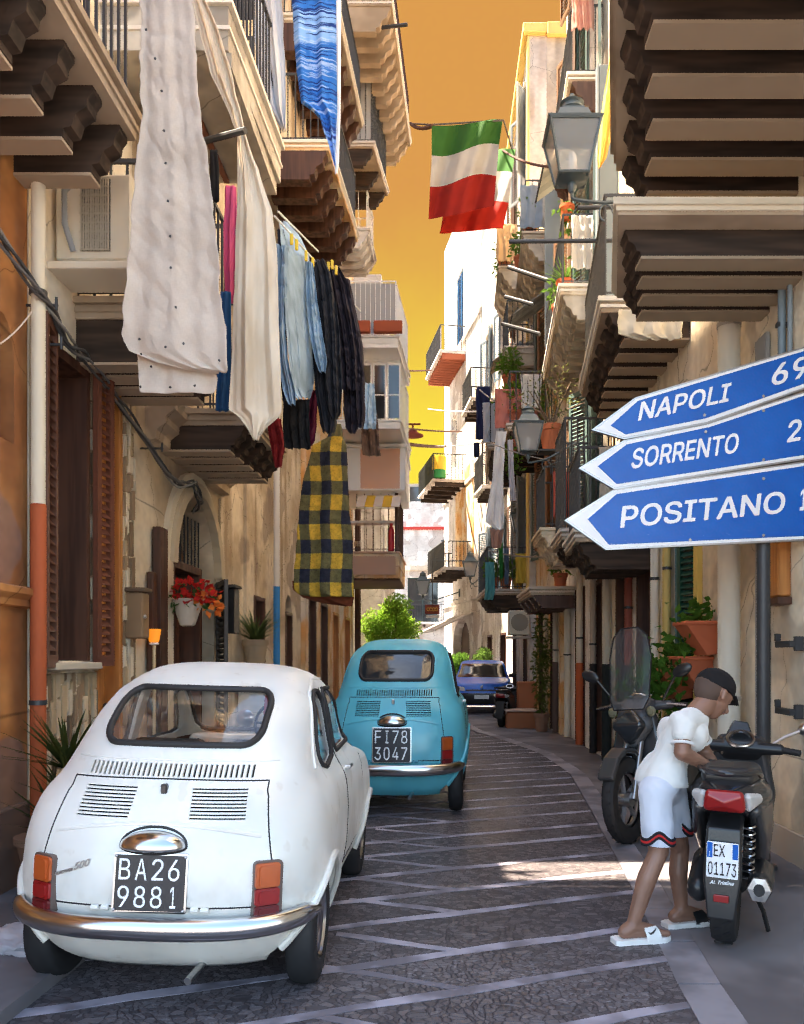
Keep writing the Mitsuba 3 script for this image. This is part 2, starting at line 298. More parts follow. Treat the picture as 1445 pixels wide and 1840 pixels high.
# ================================================================ ground
g = struct('ground')
put(g, bx(-300, 300, -300, 300, -0.40, -0.09), 'pavement')
EDGE = [(0.90, 0.5), (0.98, 2.5), (1.04, 3.6), (1.22, 5.4), (1.44, 8.0), (1.62, 10.4), (1.50, 12.6), (1.10, 14.6), (0.68, 16.2), (0.45, 18.0), (0.35, 22.0), (0.30, 30.0)]
ex = lambda y: float(np.interp(y, [e[1] for e in EDGE], [e[0] for e in EDGE]))
rd = struct('road')
put(rd, extr(Polygon([(-2.0, -6), (0.9, -6)] + EDGE + [(0.0, 46), (-2.2, 46)]), 0.05, -0.09), 'pavement')
pv = struct('pavement')
put(pv, extr(Polygon([(0.9 + 0.2, -6)] + [(a + 0.2, b) for a, b in EDGE] + [(0.25, 46), (4, 46), (4, -6)]), 0.08, -0.084), 'pavement')
ks = struct('kerb_strip')
ys = np.r_[np.arange(1.5, 20, 0.55), 20.6]
for i in range(len(ys) - 1):
    y0, y1 = ys[i] + 0.006, ys[i + 1] - 0.006
    part(ks, 'kerb_stone', extr(Polygon([(ex(y0) + 0.006, y0), (ex(y0) + 0.196, y0), (ex(y1) + 0.196, y1), (ex(y1) + 0.006, y1)]), 0.0835 + 0.001 * (i % 3), -0.084), 'kerb_stone')
# cobbled panels between branching bands of pale stone: long rising bands, short falling ones that meet them
from shapely.geometry import LineString
from shapely.ops import unary_union
SP, SL, PIT, XC = 0.12, 0.39, 0.53, -0.56
rr = random.Random(8)
def band(x0, y0, x1, y1, w):
    n = max(3, int(abs(x1 - x0) / 0.22)); P = [(x0 + (x1 - x0) * k / n, y0 + (y1 - y0) * k / n + (rr.uniform(-.013, .013) if 0 < k < n else 0)) for k in range(n + 1)]
    ws = [w * rr.uniform(.7, 1.25) for _ in P]; return Polygon([(a, b + q / 2) for (a, b), q in zip(P, ws)] + [(a, b - q / 2) for (a, b), q in list(zip(P, ws))[::-1]])
rows_ = [1.5 + PIT * i + 0.05 * math.sin(i * 2.3) for i in range(-1, 39)]
rise = [band(-1.75, y + SL * (-1.75 - SP), ex(y + .45), y + SL * (ex(y + .45) - SP), .075) for y in rows_]
fall = [band(XC + .02, y + SL * (SP - XC), SP, y, .062) for y in rows_]
def pieces(g): return [q for q in getattr(g, 'geoms', [g]) if q.geom_type == 'Polygon' and q.area > 4e-4]
lines_ = unary_union([b.buffer(.003) for b in rise + fall])
for k, b in enumerate(rise): part(rd, 'stone_band', extr(b, 0.046, -0.0445), 'stone_band')
for k, b in enumerate(fall):
    for q in pieces(b.difference(unary_union([r_.buffer(.003) for r_ in rise[k:k + 2]]))): part(rd, 'stone_band', extr(q, 0.046, -0.0449), 'stone_band')
for k in range(len(rows_) - 1):
    y, y2 = rows_[k], rows_[k + 1]; e, e2 = ex(y + .45), ex(y2 + .45)
    P = Polygon([(-1.75, y + SL * (-1.75 - SP)), (e, y + SL * (e - SP)), (e2 - .003, y2 + SL * (e2 - SP)), (-1.75, y2 + SL * (-1.75 - SP))])
    for q in pieces(P.difference(lines_)): part(rd, 'cobble_panel', extr(q, 0.045, -0.0455 + 0.0005 * (k % 3)), 'road_panel')
sw = struct('side_pavement')
put(sw, extr(Polygon([(-2.9, -6), (-1.80, -6), (-1.72, 3.0), (-1.66, 5.0), (-1.95, 7.2), (-2.1, 9), (-2.2, 30), (-2.9, 30)]), 0.15, -0.085), 'pavement')
# ================================================================ buildings
def WL(X, y0, s=1):      # local frame of a facade: x along +y, y out into the street, z up
    return frame((X, y0, 0), (0, 1, 0), (s, 0, 0), (0, 0, 1))
def arch_poly(a, b, z0, z1, arch=0.0, n=10):
    P = [(a, z0), (b, z0), (b, z1 - arch)]
    if arch:
        c = (a + b) / 2; w = (b - a) / 2
        P += [(c + w * math.cos(t), z1 - arch + arch * math.sin(t)) for t in np.linspace(0, PI, n)[1:-1]]
    return P + [(a, z1 - arch)]
def facade(root, M, L, H, holes, mt, th=0.4, z0=-0.08):
    p = Polygon([(0, z0), (L, z0), (L, H), (0, H)])
    for h in holes: p = p.difference(Polygon(arch_poly(*h)))
    m = XF(extr(p, th), frame((0, 0, 0), (1, 0, 0), (0, 0, 1), (0, -1, 0)))
    part(root, 'wall', XF(m, M), mt)
def backing(root, M, L, H, depth, mt, name='side_wall'):
    part(root, name, XF(bx(0.0, L, -depth, -0.402, -0.08, H - 0.02), M), mt)
def lpart(root, M, name, mesh, mt, smooth=False, **kw): return part(root, name, XF(tri(mesh), M), mt, smooth, **kw)
def french(root, M, a, b, z0, z1, fmat='vc_satin', fcol=(0.75, 0.74, 0.7), glass='dark_glass', rows=4, dep=-0.16):
    w = 0.055; c = (a + b) / 2
    fr = J(bx(a, a + w, dep - 0.05, dep, z0, z1), bx(b - w, b, dep - 0.05, dep, z0, z1), bx(a + w, b - w, dep - 0.05, dep, z1 - w, z1), bx(c - w / 2, c + w / 2, dep - 0.05, dep, z0, z1 - w))
    lpart(root, M, 'window_frame', fr, fmat, col=fcol)
    hz = (z1 - z0 - w) / rows
    mu = [bx(s0, s1, dep - 0.04, dep - 0.008, z0 + hz * k - 0.012, z0 + hz * k + 0.012) for k in range(1, rows) for s0, s1 in ((a + w, c - w / 2), (c + w / 2, b - w))]
    if mu: lpart(root, M, 'glazing_bar', J(*mu), fmat, col=fcol)
    lpart(root, M, 'pane', bx(a + w, c - w / 2, dep - 0.03, dep - 0.022, z0, z1 - w), glass)
    lpart(root, M, 'pane', bx(c + w / 2, b - w, dep - 0.03, dep - 0.022, z0, z1 - w), glass)
def shutter(root, M, a, b, z0, z1, col, y=0.03, open_=0.0, flip=1, mt='vc_satin'):
    """one louvred leaf, hinged at a (flip=1) or b, swung out by open_ degrees"""
    w = b - a; th = 0.04
    fr = J(bx(0, 0.05, 0, th, 0, z1 - z0), bx(w - 0.05, w, 0, th, 0, z1 - z0), bx(0.05, w - 0.05, 0, th, 0, 0.08), bx(0.05, w - 0.05, 0, th, z1 - z0 - 0.07, z1 - z0))
    n = max(4, int((z1 - z0 - 0.15) / 0.062)); sl = []
    for k in range(n):
        zc = 0.1 + (z1 - z0 - 0.19) * (k + 0.5) / n
        sl.append(mv(bx(0.05, w - 0.05, -0.004, 0.004, -0.03, 0.03), y=th / 2, z=zc, rx=0.7))
    for nm, m in (('shutter_frame', fr), ('louvre', J(*sl))):
        if flip < 0: m = XF(m, np.diag([-1, 1, 1, 1.0]))
        m = mv(m, rz=math.radians(open_) * flip); m = mv(m, x=a if flip > 0 else b, y=y, z=z0)
        lpart(root, M, nm, m, mt, col=col)
def door(root, M, a, b, z0, z1, mt='wood_orange', dep=-0.14, frame_w=0.09, panels=4, leaves_=2):
    lpart(root, M, 'door_frame', J(bx(a, a + frame_w, dep - 0.03, 0.02, z0, z1, 0.006), bx(b - frame_w, b, dep - 0.03, 0.02, z0, z1, 0.006), bx(a + frame_w, b - frame_w, dep - 0.03, 0.02, z1 - frame_w, z1, 0.006)), mt)
    a2, b2, zt = a + frame_w + 0.004, b - frame_w - 0.004, z1 - frame_w - 0.004; w = (b2 - a2) / leaves_
    for l in range(leaves_):
        p, q = a2 + l * w + 0.003, a2 + (l + 1) * w - 0.003
        d = lpart(root, M, 'door', bx(p, q, dep - 0.05, dep, z0 + 0.02, zt, 0.004), mt)
        hz = (zt - z0 - 0.1) / panels
        for k in range(panels):
            z = z0 + 0.08 + k * hz
            if q - p > 0.2: lpart(d, M, 'panel', bx(p + 0.06, q - 0.06, dep, dep + 0.018, z, z + hz - 0.07, 0.014), mt)
        lpart(d, M, 'handle', mv(trimesh.creation.icosphere(2, 0.03), x=q - 0.05 if l == 0 else p + 0.05, y=dep + 0.03, z=z0 + 1.0), 'iron', True)
def cornice(root, M, L, z, h=0.3, d=0.35, mt='plaster_cream'):
    prof = [(0, 0), (d * 0.35, 0), (d * 0.35, h * 0.25), (d * 0.6, h * 0.4), (d * 0.6, h * 0.6), (d, h * 0.75), (d, h), (0, h)]
    m = XF(extr(Polygon(prof), L), frame((0, 0, z), (0, 1, 0), (0, 0, 1), (1, 0, 0)))
    lpart(root, M, 'cornice', m, mt)
# ---- left row
XL = -2.6
b1 = thing('orange_house', 'orange plastered house with a dark arched niche, at the left edge', 'house')
M1 = WL(XL, 1.6); L1 = 3.66
facade(b1, M1, L1, 19.0, [(1.2, 2.3, 2.6, 4.0, 0.55), (3.20, 3.50, 2.75, 3.50, 0.28)], 'plaster_orange'); backing(b1, M1, L1, 19.0, 6.0, 'plaster_orange')
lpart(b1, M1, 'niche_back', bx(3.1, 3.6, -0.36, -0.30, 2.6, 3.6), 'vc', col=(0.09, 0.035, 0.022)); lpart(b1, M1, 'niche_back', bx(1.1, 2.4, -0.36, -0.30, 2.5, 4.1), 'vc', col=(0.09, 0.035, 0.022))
lpart(b1, M1, 'string_course', mv(XF(extr(Polygon([(0, 0), (0.05, 0.01), (0.05, 0.05), (0.09, 0.08), (0.09, 0.12), (0, 0.14)]), L1), frame((0, 0, 0), (0, 1, 0), (0, 0, 1), (1, 0, 0))), z=1.75), 'plaster_orange')
lpart(b1, M1, 'plinth', bx(0, L1, 0.0, 0.05, -0.05, 0.55, 0.01), 'vc', col=(0.16, 0.10, 0.075))
# stone faced house
b2 = thing('stone_faced_house', 'narrow house faced with upright stone slivers, brown window and orange door', 'house')
M2 = WL(XL, 5.28); L2 = 1.78
facade(b2, M2, L2, 7.9, [(0.22, 0.86, 1.42, 3.55), (1.02, 1.52, 0.0, 3.6)], 'plaster_cream', 0.4)
# an unseen gap added high in this wall shapes a blade of sun below
facade(b2, M2 @ np.array([[1, 0, 0, 0.56], [0, 1, 0, 0], [0, 0, 1, 0], [0, 0, 0, 1.0]]), L2 - 0.56, 18.0, [], 'plaster_cream', 0.4, 7.9)
facade(b2, M2, 0.56, 18.0, [], 'plaster_cream', 0.4, 13.2)
facade(b2, M2, 0.12, 13.2, [], 'plaster_cream', 0.4, 7.9)
lpart(b2, M2, 'side_wall', bx(0.56, L2, -6, -0.402, 7.9, 17.9), 'plaster_cream'); lpart(b2, M2, 'rear_block', bx(0, L2, -6, -0.402, -0.05, 7.88), 'plaster_cream')
rng = random.Random(3)
def slivers(a, b, z0, z1, w=0.035):
    y = a
    while y < b - 0.008:
        ww = min(w * rng.uniform(0.6, 1.5), b - y); z = z0
        while z < z1 - 0.03:
            h = min(rng.uniform(0.10, 0.30), z1 - z); t = rng.choice([(0.44, 0.34, 0.21), (0.56, 0.46, 0.31), (0.30, 0.21, 0.13), (0.64, 0.56, 0.42), (0.22, 0.15, 0.09)])
            k = rng.uniform(0.8, 1.1); o = rng.uniform(0.012, 0.04)
            q = [(y + 0.003 + rng.uniform(0, .004), z + 0.003), (y + ww - 0.003, z + 0.003 + rng.uniform(0, .02)), (y + ww - 0.003 - rng.uniform(0, .004), z + h - 0.003), (y + 0.003, z + h - 0.003 - rng.uniform(0, .02))]
            m = XF(extr(Polygon(q), o), frame((0, 0, 0), (1, 0, 0), (0, 0, 1), (0, 1, 0)))
            lpart(b2, M2, 'stone', m, 'vc', col=np.array(t) * k, var=0.2, sc=20); z += h
        y += ww
slivers(0.03, 0.98, 0.07, 1.34, 0.052); slivers(0.89, 1.0, 1.34, 3.7, 0.05); slivers(1.54, 1.77, 0.07, 3.9, 0.06); slivers(0.02, 0.2, 1.34, 3.7, 0.06)
lpart(b2, M2, 'window_sill', bx(0.16, 0.92, 0.0, 0.10, 1.36, 1.41, 0.006), 'vc', col=(0.5, 0.45, 0.36))
lpart(b2, M2, 'window_frame', J(bx(0.22, 0.28, -0.2, 0.03, 1.42, 3.55), bx(0.80, 0.86, -0.2, 0.03, 1.42, 3.55), bx(0.28, 0.80, -0.2, 0.03, 3.48, 3.55), bx(0.52, 0.56, -0.2, -0.16, 1.42, 3.48)), 'wood_dark')
lpart(b2, M2, 'pane', bx(0.28, 0.80, -0.19, -0.18, 1.42, 3.48), 'dark_glass')
lpart(b2, M2, 'curtain', tube([(0.40, -0.12, 1.5), (0.40, -0.12, 3.45)], 0.022, 6), 'vc_cloth', col=(0.55, 0.52, 0.46))
shutter(b2, M2, 0.86, 1.07, 1.38, 3.62, (0.13, 0.045, 0.026), 0.05, 12, 1); shutter(b2, M2, -0.06, 0.22, 1.38, 3.62, (0.10, 0.04, 0.022), 0.045, 12, -1)
door(b2, M2, 1.02, 1.52, 0.05, 3.6, 'wood_orange', -0.10, 0.07, 5, 1)
# cream house with the arch
b3 = thing('arched_house', 'cream plastered house with a stuccoed arch over its dark doorway', 'house')
M3 = WL(XL, 7.07); L3 = 4.0
facade(b3, M3, L3, 17.5, [(0.95, 2.55, 0.0, 3.15, 0.8), (2.9, 3.5, 4.6, 6.6)], 'plaster_tan'); backing(b3, M3, L3, 17.5, 6, 'plaster_tan')
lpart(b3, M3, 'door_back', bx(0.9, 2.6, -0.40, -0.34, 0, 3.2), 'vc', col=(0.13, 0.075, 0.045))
for k, (r0, r1, o, cc) in enumerate(((0.80, 0.92, 0.09, (0.50, 0.41, 0.28)), (0.92, 1.02, 0.05, (0.62, 0.54, 0.40)))):
    P = [(1.75 + r1 * math.cos(t), 2.35 + r1 * math.sin(t)) for t in np.linspace(0, PI, 15)] + [(1.75 + r0 * math.cos(t), 2.35 + r0 * math.sin(t)) for t in np.linspace(PI, 0, 15)]
    lpart(b3, M3, 'arch_moulding', XF(extr(Polygon(P), o), frame((0, 0, 0), (1, 0, 0), (0, 0, 1), (0, 1, 0))), 'vc', col=cc)
for a in (0.66, 2.62): lpart(b3, M3, 'pilaster', bx(a, a + 0.22, 0, 0.07, 0.05, 2.36, 0.01), 'plaster_tan')
cor = XF(extr(Polygon([(0, 0), (0.10, 0.02), (0.10, 0.10), (0.18, 0.16), (0.18, 0.22), (0.26, 0.28), (0.26, 0.34), (0, 0.36)]), 2.6), frame((0, 0, 0), (0, 1, 0), (0, 0, 1), (1, 0, 0)))
lpart(b3, M3, 'cornice', mv(cor, x=0.3, z=3.36), 'plaster_tan')
for k in range(9): lpart(b3, M3, 'cornice_tile', mv(tube([(0, 0, 0), (0, 0.28, -0.10)], 0.075, 7), x=0.45 + 0.29 * k, y=0.0, z=3.80), 'vc', 40, col=(0.30, 0.24, 0.18))
door(b3, M3, 1.0, 2.0, 0.05, 2.4, 'wood_dark', -0.2, 0.08, 4, 2)
lpart(b3, M3, 'door_grille', J(*[rod((1.1 + 0.13 * k, -0.1, 2.36), (1.1 + 0.13 * k, -0.1, 2.95), 0.010, 5) for k in range(10)]), 'iron')
shutter(b3, M3, 2.02, 2.55, 0.1, 2.3, (0.030, 0.022, 0.018), 0.02, 25, -1)
lpart(b3, M3, 'dark_doorpost', bx(0.42, 0.62, 0.02, 0.10, 0.05, 2.62, 0.008), 'wood_dark'); lpart(b3, M3, 'dark_doorpost', bx(0.28, 0.38, 0.02, 0.08, 0.05, 2.20, 0.008), 'wood_dark')
french(b3, M3, 2.9, 3.5, 4.6, 6.6, fcol=(0.22, 0.10, 0.05))
b4 = thing('plain_plastered_house', 'plain cream house with a dark meter box beside its blue drainpipe', 'house')
M4 = WL(-2.56, 11.09); L4 = 4.3
facade(b4, M4, L4, 17.0, [(2.75, 3.35, 0.0, 2.5, 0.3), (1.2, 2.2, 6.2, 8.5), (0.4, 1.1, 0, 2.3)], 'plaster_tan'); backing(b4, M4, L4, 17.0, 6, 'plaster_tan')
door(b4, M4, 2.75, 3.35, 0.05, 2.2, 'wood_dark', -0.2, 0.06, 3, 1); door(b4, M4, 0.4, 1.1, 0.05, 2.3, 'wood_dark', -0.2, 0.06, 3, 1); french(b4, M4, 1.2, 2.2, 6.2, 8.5, fcol=(0.6, 0.57, 0.5))
b5 = thing('far_left_house', 'tall house whose stacked balconies fill the left side below the orange sky', 'house')
M5 = WL(-2.48, 15.4); L5 = 8.6
h5 = [(0.4, 1.3, 0, 2.6), (2.0, 3.0, 0, 2.6), (4.0, 5.0, 0, 2.5), (6.4, 7.6, 0, 2.5)] + [(a, a + 1.1, z, z + 2.2) for z in (5.6, 9.0, 12.4, 15.8) for a in (0.8, 3.3, 6.1)]
facade(b5, M5, L5, 22.0, h5, 'plaster_ochre'); backing(b5, M5, L5, 22.0, 6, 'plaster_ochre')
for h in h5:
    if h[2] == 0: door(b5, M5, h[0], h[1], 0.05, h[3], 'wood_dark' if h[0] < 3 else 'wood_orange', -0.2, 0.07, 3, 2)
    else: french(b5, M5, *h[:4], fcol=(0.34, 0.16, 0.09) if h[0] < 2 else (0.7, 0.68, 0.62))
b6 = thing('pale_corner_house', 'pale house behind the small tree, past the end of the left row', 'house')
M6 = WL(-1.85, 26.5); L6 = 8.0
h6 = [(0.6, 1.6, z, z + 2.1) for z in (4.0, 7.2, 10.4)] + [(3.0, 4.0, z, z + 2.1) for z in (4.0, 7.2, 10.4)]
facade(b6, M6, L6, 13.6, h6, 'plaster_white'); backing(b6, M6, L6, 13.6, 4, 'plaster_white')
for h in h6: french(b6, M6, *h, fcol=(0.6, 0.58, 0.54))
# ---- right row
R1 = thing('near_right_house', 'pale grey plastered house behind the signpost at the right edge', 'house')
N1 = WL(2.50, 1.6, -1); facade(R1, N1, 5.6, 16.0, [], 'plaster_cream'); backing(R1, N1, 5.6, 16.0, 6, 'plaster_cream')
lpart(R1, N1, 'plinth', bx(0, 5.6, 0, 0.02, -0.03, 0.22, 0.006), 'vc', col=(0.40, 0.34, 0.27), var=.35)
R2 = thing('green_shutter_house', 'cream and yellow house with tall green louvred shutters', 'house')
N2 = WL(2.40, 7.21, -1)
facade(R2, N2, 4.4, 16.5, [(0.55, 1.45, 0.0, 3.1), (2.2, 2.9, 0.0, 2.7), (3.4, 4.1, 0, 2.7), (1.0, 2.0, 5.0, 7.2)], 'plaster_cream'); backing(R2, N2, 4.4, 16.5, 6, 'plaster_cream')
for a in (0.40, 1.47): lpart(R2, N2, 'window_surround', bx(a, a + 0.13, 0, 0.05, 0.0, 3.12, 0.006), 'vc', col=(0.62, 0.46, 0.12))
shutter(R2, N2, 0.56, 1.0, 0.1, 3.05, (0.014, 0.06, 0.042), -0.10, 18, 1); shutter(R2, N2, 1.0, 1.44, 0.1, 3.05, (0.014, 0.06, 0.042), -0.10, 18, -1)
door(R2, N2, 2.2, 2.9, 0.0, 2.7, 'wood_dark', -0.15, 0.07, 3, 1); door(R2, N2, 3.4, 4.1, 0.0, 2.7, 'wood_dark', -0.15, 0.07, 3, 1); french(R2, N2, 1.0, 2.0, 5.0, 7.2)
R3 = thing('right_balcony_house', 'cream house on the right carrying the long balcony with the comb of brackets', 'house')
N3 = WL(2.36, 11.62, -1)
h3 = [(0.4, 1.2, 0, 2.6), (1.9, 2.8, 0, 2.6)] + [(a, a + 1.0, z, z + 2.3) for z in (3.4, 6.75, 10.0, 13.0) for a in (0.5, 2.3)]
facade(R3, N3, 3.9, 18.0, h3, 'plaster_white'); backing(R3, N3, 3.9, 18.0, 6, 'plaster_white')
for h in h3: door(R3, N3, *h, 'wood_dark', -0.15, 0.07, 3, 2) if h[2] == 0 else french(R3, N3, *h)
R3b = thing('ochre_patched_house', 'low house on the right with flaking ochre plaster', 'house')
N3b = WL(2.25, 15.54, -1)
h3b = [(0.5, 1.3, 0, 2.5), (2.3, 3.2, 0, 2.5)] + [(a, a + 0.9, z, z + 2.1) for z in (3.6, 6.6) for a in (0.6, 2.4)]
facade(R3b, N3b, 3.9, 11.4, h3b, 'plaster_ochre'); backing(R3b, N3b, 3.9, 11.4, 6, 'plaster_ochre')
for h in h3b: door(R3b, N3b, *h, 'wood_dark', -0.15, 0.07, 3, 2) if h[2] == 0 else french(R3b, N3b, *h)
R4 = thing('yellow_eaved_house', 'tall grey and white house with yellow trim under its eaves', 'house')
N4 = WL(2.10, 19.5, -1)
h4 = [(0.5, 1.3, 0, 2.5), (3.3, 4.2, 0, 2.5)] + [(a, a + 0.9, z, z + 2.2) for z in (3.6, 6.8, 10.0, 13.0) for a in (0.8, 3.4)]
facade(R4, N4, 5.5, 16.0, h4, 'plaster_white'); backing(R4, N4, 5.5, 16.0, 6, 'plaster_grey')
for h in h4: door(R4, N4, *h, 'wood_dark', -0.15, 0.07, 3, 2) if h[2] == 0 else french(R4, N4, *h)
lpart(R4, N4, 'eaves', J(bx(-0.12, 5.5, -0.4, 0.16, 15.96, 16.2, 0.02), bx(-0.14, -0.005, -3, -0.4, 15.9, 16.2, 0.02)), 'vc', col=(0.80, 0.58, 0.18))
lpart(R4, N4, 'corner_trim', bx(-0.02, 0.3, 0.003, 0.05, 3, 15.94), 'vc', col=(0.80, 0.60, 0.22))
def skewed(a, b):
    a, b = np.array(a, float), np.array(b, float); e = b - a; Ln = np.linalg.norm(e); e = e / Ln
    return frame((a[0], a[1], 0), (e[0], e[1], 0), (-e[1], e[0], 0), (0, 0, 1)), Ln
R5 = thing('white_bright_house', 'bright white house at the bend on the right with hanging dark washing', 'house')
N5, l5 = skewed((2.15, 25.02), (1.55, 30.2))
h5b = [(0.8, 1.7, z, z + 2.2) for z in (0.0, 3.6, 6.9, 10.3)] + [(3.2, 4.1, z, z + 2.2) for z in (0, 3.6, 6.9, 10.3)]
facade(R5, N5, l5, 16.5, h5b, 'plaster_white'); backing(R5, N5, l5, 16.5, 5, 'plaster_white')
for h in h5b: door(R5, N5, *h, 'wood_dark', -0.15, 0.07, 3, 2) if h[2] == 0 else french(R5, N5, *h, fcol=(0.3, 0.2, 0.14))
R6 = thing('blue_shuttered_house', 'tall white house with a blue shuttered window above a tiled balcony', 'house')
N6, l6 = skewed((1.52, 30.3), (0.20, 37.5))
facade(R6, N6, l6, 19.6, [(3.2, 4.5, 14.0, 17.1), (2.2, 3.4, 5.2, 7.9), (2.0, 5.2, 0, 3.0, 1.0), (4.5, 5.6, 9.4, 11.6)], 'plaster_white'); backing(R6, N6, l6, 19.6, 3.2, 'plaster_white')
for q, (p0, p1) in enumerate(((3.2, 3.84), (3.86, 4.5))): shutter(R6, N6, p0, p1, 14.0, 17.1, (0.02, 0.11, 0.26), -0.1, 0)
lpart(R6, N6, 'ochre_panel', bx(1.2, 4.6, 0.003, 0.03, 4.8, 8.9), 'plaster_ochre'); french(R6, N6, 2.2, 3.4, 5.2, 7.9, fcol=(0.05, 0.03, 0.02)); french(R6, N6, 4.5, 5.6, 9.4, 11.6)
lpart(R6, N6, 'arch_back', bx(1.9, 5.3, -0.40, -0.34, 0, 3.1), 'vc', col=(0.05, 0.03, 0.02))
for k in range(3): lpart(R6, N6, 'ledge', bx(0.0, l6, 0.003, 0.08, 3.6 + 4.6 * k + (k > 1) * 1.2, 3.75 + 4.6 * k + (k > 1) * 1.2), 'plaster_white')
E1 = thing('end_house', 'whitish house closing the end of the street, red cornice line and small blue window', 'house')
NE = frame((-9, 47, 0), (1, 0, 0), (0, -1, 0), (0, 0, 1))
hE = [(7.35, 8.3, 9.4, 11.0), (9.1, 10.0, 7.2, 8.05), (7.2, 8.9, 3.4, 5.9), (5.0, 6.0, 3.5, 5.7)]
facade(E1, NE, 16, 10.2, hE[1:], 'plaster_white'); backing(E1, NE, 16, 10.2, 4, 'plaster_white')
lpart(E1, NE, 'cornice', bx(0, 16, 0.003, 0.16, 8.6, 8.74), 'vc', col=(0.42, 0.05, 0.035)); lpart(E1, NE, 'cornice', bx(0, 16, 0.003, 0.25, 6.3, 6.55), 'plaster_cream')
french(E1, NE, 9.1, 10.0, 7.2, 8.05, fcol=(0.08, 0.10, 0.16), rows=1); french(E1, NE, 7.2, 8.9, 3.4, 5.9, fcol=(0.03, 0.06, 0.06), rows=2); french(E1, NE, 5.0, 6.0, 3.5, 5.7, fcol=(0.4, 0.38, 0.35))
up = lpart(E1, NE, 'attic', bx(6.6, 8.6, -3, -1.0, 10.2, 11.4), 'plaster_grey'); lpart(up, NE, 'attic_window', bx(7.3, 8.2, -1.0, -0.96, 10.35, 11.2), 'dark_glass')

for root, N, hs_, cols in ((R3, N3, h3, ((.10, .16, .15), (.20, .11, .06))), (R3b, N3b, h3b, ((.24, .12, .06), (.14, .17, .16))), (R4, N4, h4, ((.22, .25, .28), (.16, .09, .06))), (R5, N5, h5b, ((.20, .12, .08), (.10, .14, .18)))):
    for q, h in enumerate(hs_):
        if h[2] < 3: continue
        for s_, (a, b) in ((1, (h[1] + .01, h[1] + .46)), (-1, (h[0] - .46, h[0] - .01))): shutter(root, N, a, b, h[2] + .05, h[3] - .02, cols[q % 2], .01, 12 + 9 * (q % 3), s_)
        lpart(root, N, 'lintel', bx(h[0] - .12, h[1] + .12, .003, .07, h[3] + .03, h[3] + .16, .01), 'plaster_grey')
# ================================================================ balconies
def balcony(label, Y0, Y1, XW, X0, X1, Z, n=5, drop=0.35, cw=0.10, th=0.10, slab='soffit', cor='joist_shade', strip=(0.36, 0.28, 0.20), rail='bars', rh=1.0, rcol='iron', group=None, fascia=None, gap=0.11, ends=(0.10, 0.10)):
    r = thing('balcony', label, 'balcony', group); s = 1 if X0 > XW else -1
    xf = lambda y: X0 + (X1 - X0) * (y - Y0) / (Y1 - Y0)
    quad = lambda o: Polygon([(XW - s * 0.0, Y0 - o), (X0 + s * o, Y0 - o), (X1 + s * o, Y1 + o), (XW, Y1 + o)])
    part(r, 'slab', extr(quad(0), th, Z), slab)
    fk = dict(mat='vc', col=fascia) if fascia is not None else dict(mat=slab)
    ring = J(extr(quad(0.035), 0.045, Z + th + 0.002), extr(quad(0.015), 0.03, Z + th * 0.45))
    part(r, 'moulding', ring, **fk)
    for i in range(n):
        y = Y0 + ends[0] + (Y1 - Y0 - ends[0] - ends[1]) * (i / max(1, n - 1)); L = abs(xf(y) - XW) - 0.05 - 0.018 * math.sin(i * 7.3 + Y0)
        P = [(0, 0), (L, 0), (L, -0.12 * drop), (L - 0.10 * drop, -0.26 * drop), (L - 0.12 * drop, -0.42 * drop), (L - 0.34 * drop, -0.55 * drop), (L - 0.42 * drop, -0.80 * drop), (L - 0.58 * drop, -0.84 * drop), (L - 0.58 * drop, -drop), (0, -drop)]
        m = XF(extr(Polygon(P), cw), frame((XW, y - cw / 2, Z - 0.002), (s, 0, 0), (0, 0, 1), (0, 1, 0)))
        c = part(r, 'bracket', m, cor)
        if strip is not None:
            part(c, 'lit_underside', bx(XW, XW + s * (L - 0.60 * drop), y - cw / 2 - 0.004, y + cw / 2 + 0.012, Z - drop - 0.024, Z - drop - 0.004), 'vc', col=strip)  # pale strip paints the light that falls on the bracket bottoms
    zt = Z + th + 0.05
    if rail:
        i = 0.05; A, B, C, D = (XW, Y0 + i), (X0 - s * i, Y0 + i), (X1 - s * i, Y1 - i), (XW, Y1 - i); bars, rails = [], []
        for p, q in ((A, B), (B, C), (C, D)):
            p, q = np.array(p), np.array(q); Ln = np.linalg.norm(q - p); k = max(2, int(Ln / gap))
            for t in np.linspace(0, 1, k + 1): 
                x, y = p + (q - p) * t; bars.append(bx(x - .008, x + .008, y - .008, y + .008, zt, zt + rh))
        part(r, 'railing_bars', J(*bars), rcol, kind='stuff')
        for nm, z, w in (('bottom_rail', zt + 0.06, 0.013), ('handrail', zt + rh, 0.022)): part(r, nm, tube([(*q, z) for q in (A, B, C, D)], w, 4), rcol)
        if rail == 'panel':
            for p, q in ((A, B), (B, C)):
                p, q = np.array(p), np.array(q); e = (q - p) / np.linalg.norm(q - p); nn = np.array([-e[1], e[0]]) * 0.022
                part(r, 'screen_panel', extr(Polygon([p + nn * .5, q + nn * .5, q + nn, p + nn]), rh - 0.12, zt + 0.08), 'vc', col=(0.36, 0.37, 0.38))
    return r
balcony('big stone balcony on dark stepped brackets, at the top left corner', 2.6, 5.26, XL, -1.91, -1.91, 4.70, 8, 0.29, 0.13, 0.12, cor='joist_shade')
balcony('low balcony with black brackets just under the button-studded sheet', 5.95, 6.95, XL, -1.72, -1.72, 3.86, 4, 0.30, 0.16, cor='joist_shade')
balcony('brown bracketed balcony over the arched doorway, left of the plaid blanket', 7.75, 9.2, XL, -1.75, -1.72, 3.60, 5, 0.22, 0.18, cor='joist_shade', rail='bars')
r = balcony('white plastered balcony with a plain boxed underside, high above the pink washing', 6.4, 8.2, XL, -1.62, -1.56, 6.10, 0, th=0.34, slab='plaster_grey', fascia=(0.72, 0.68, 0.6))
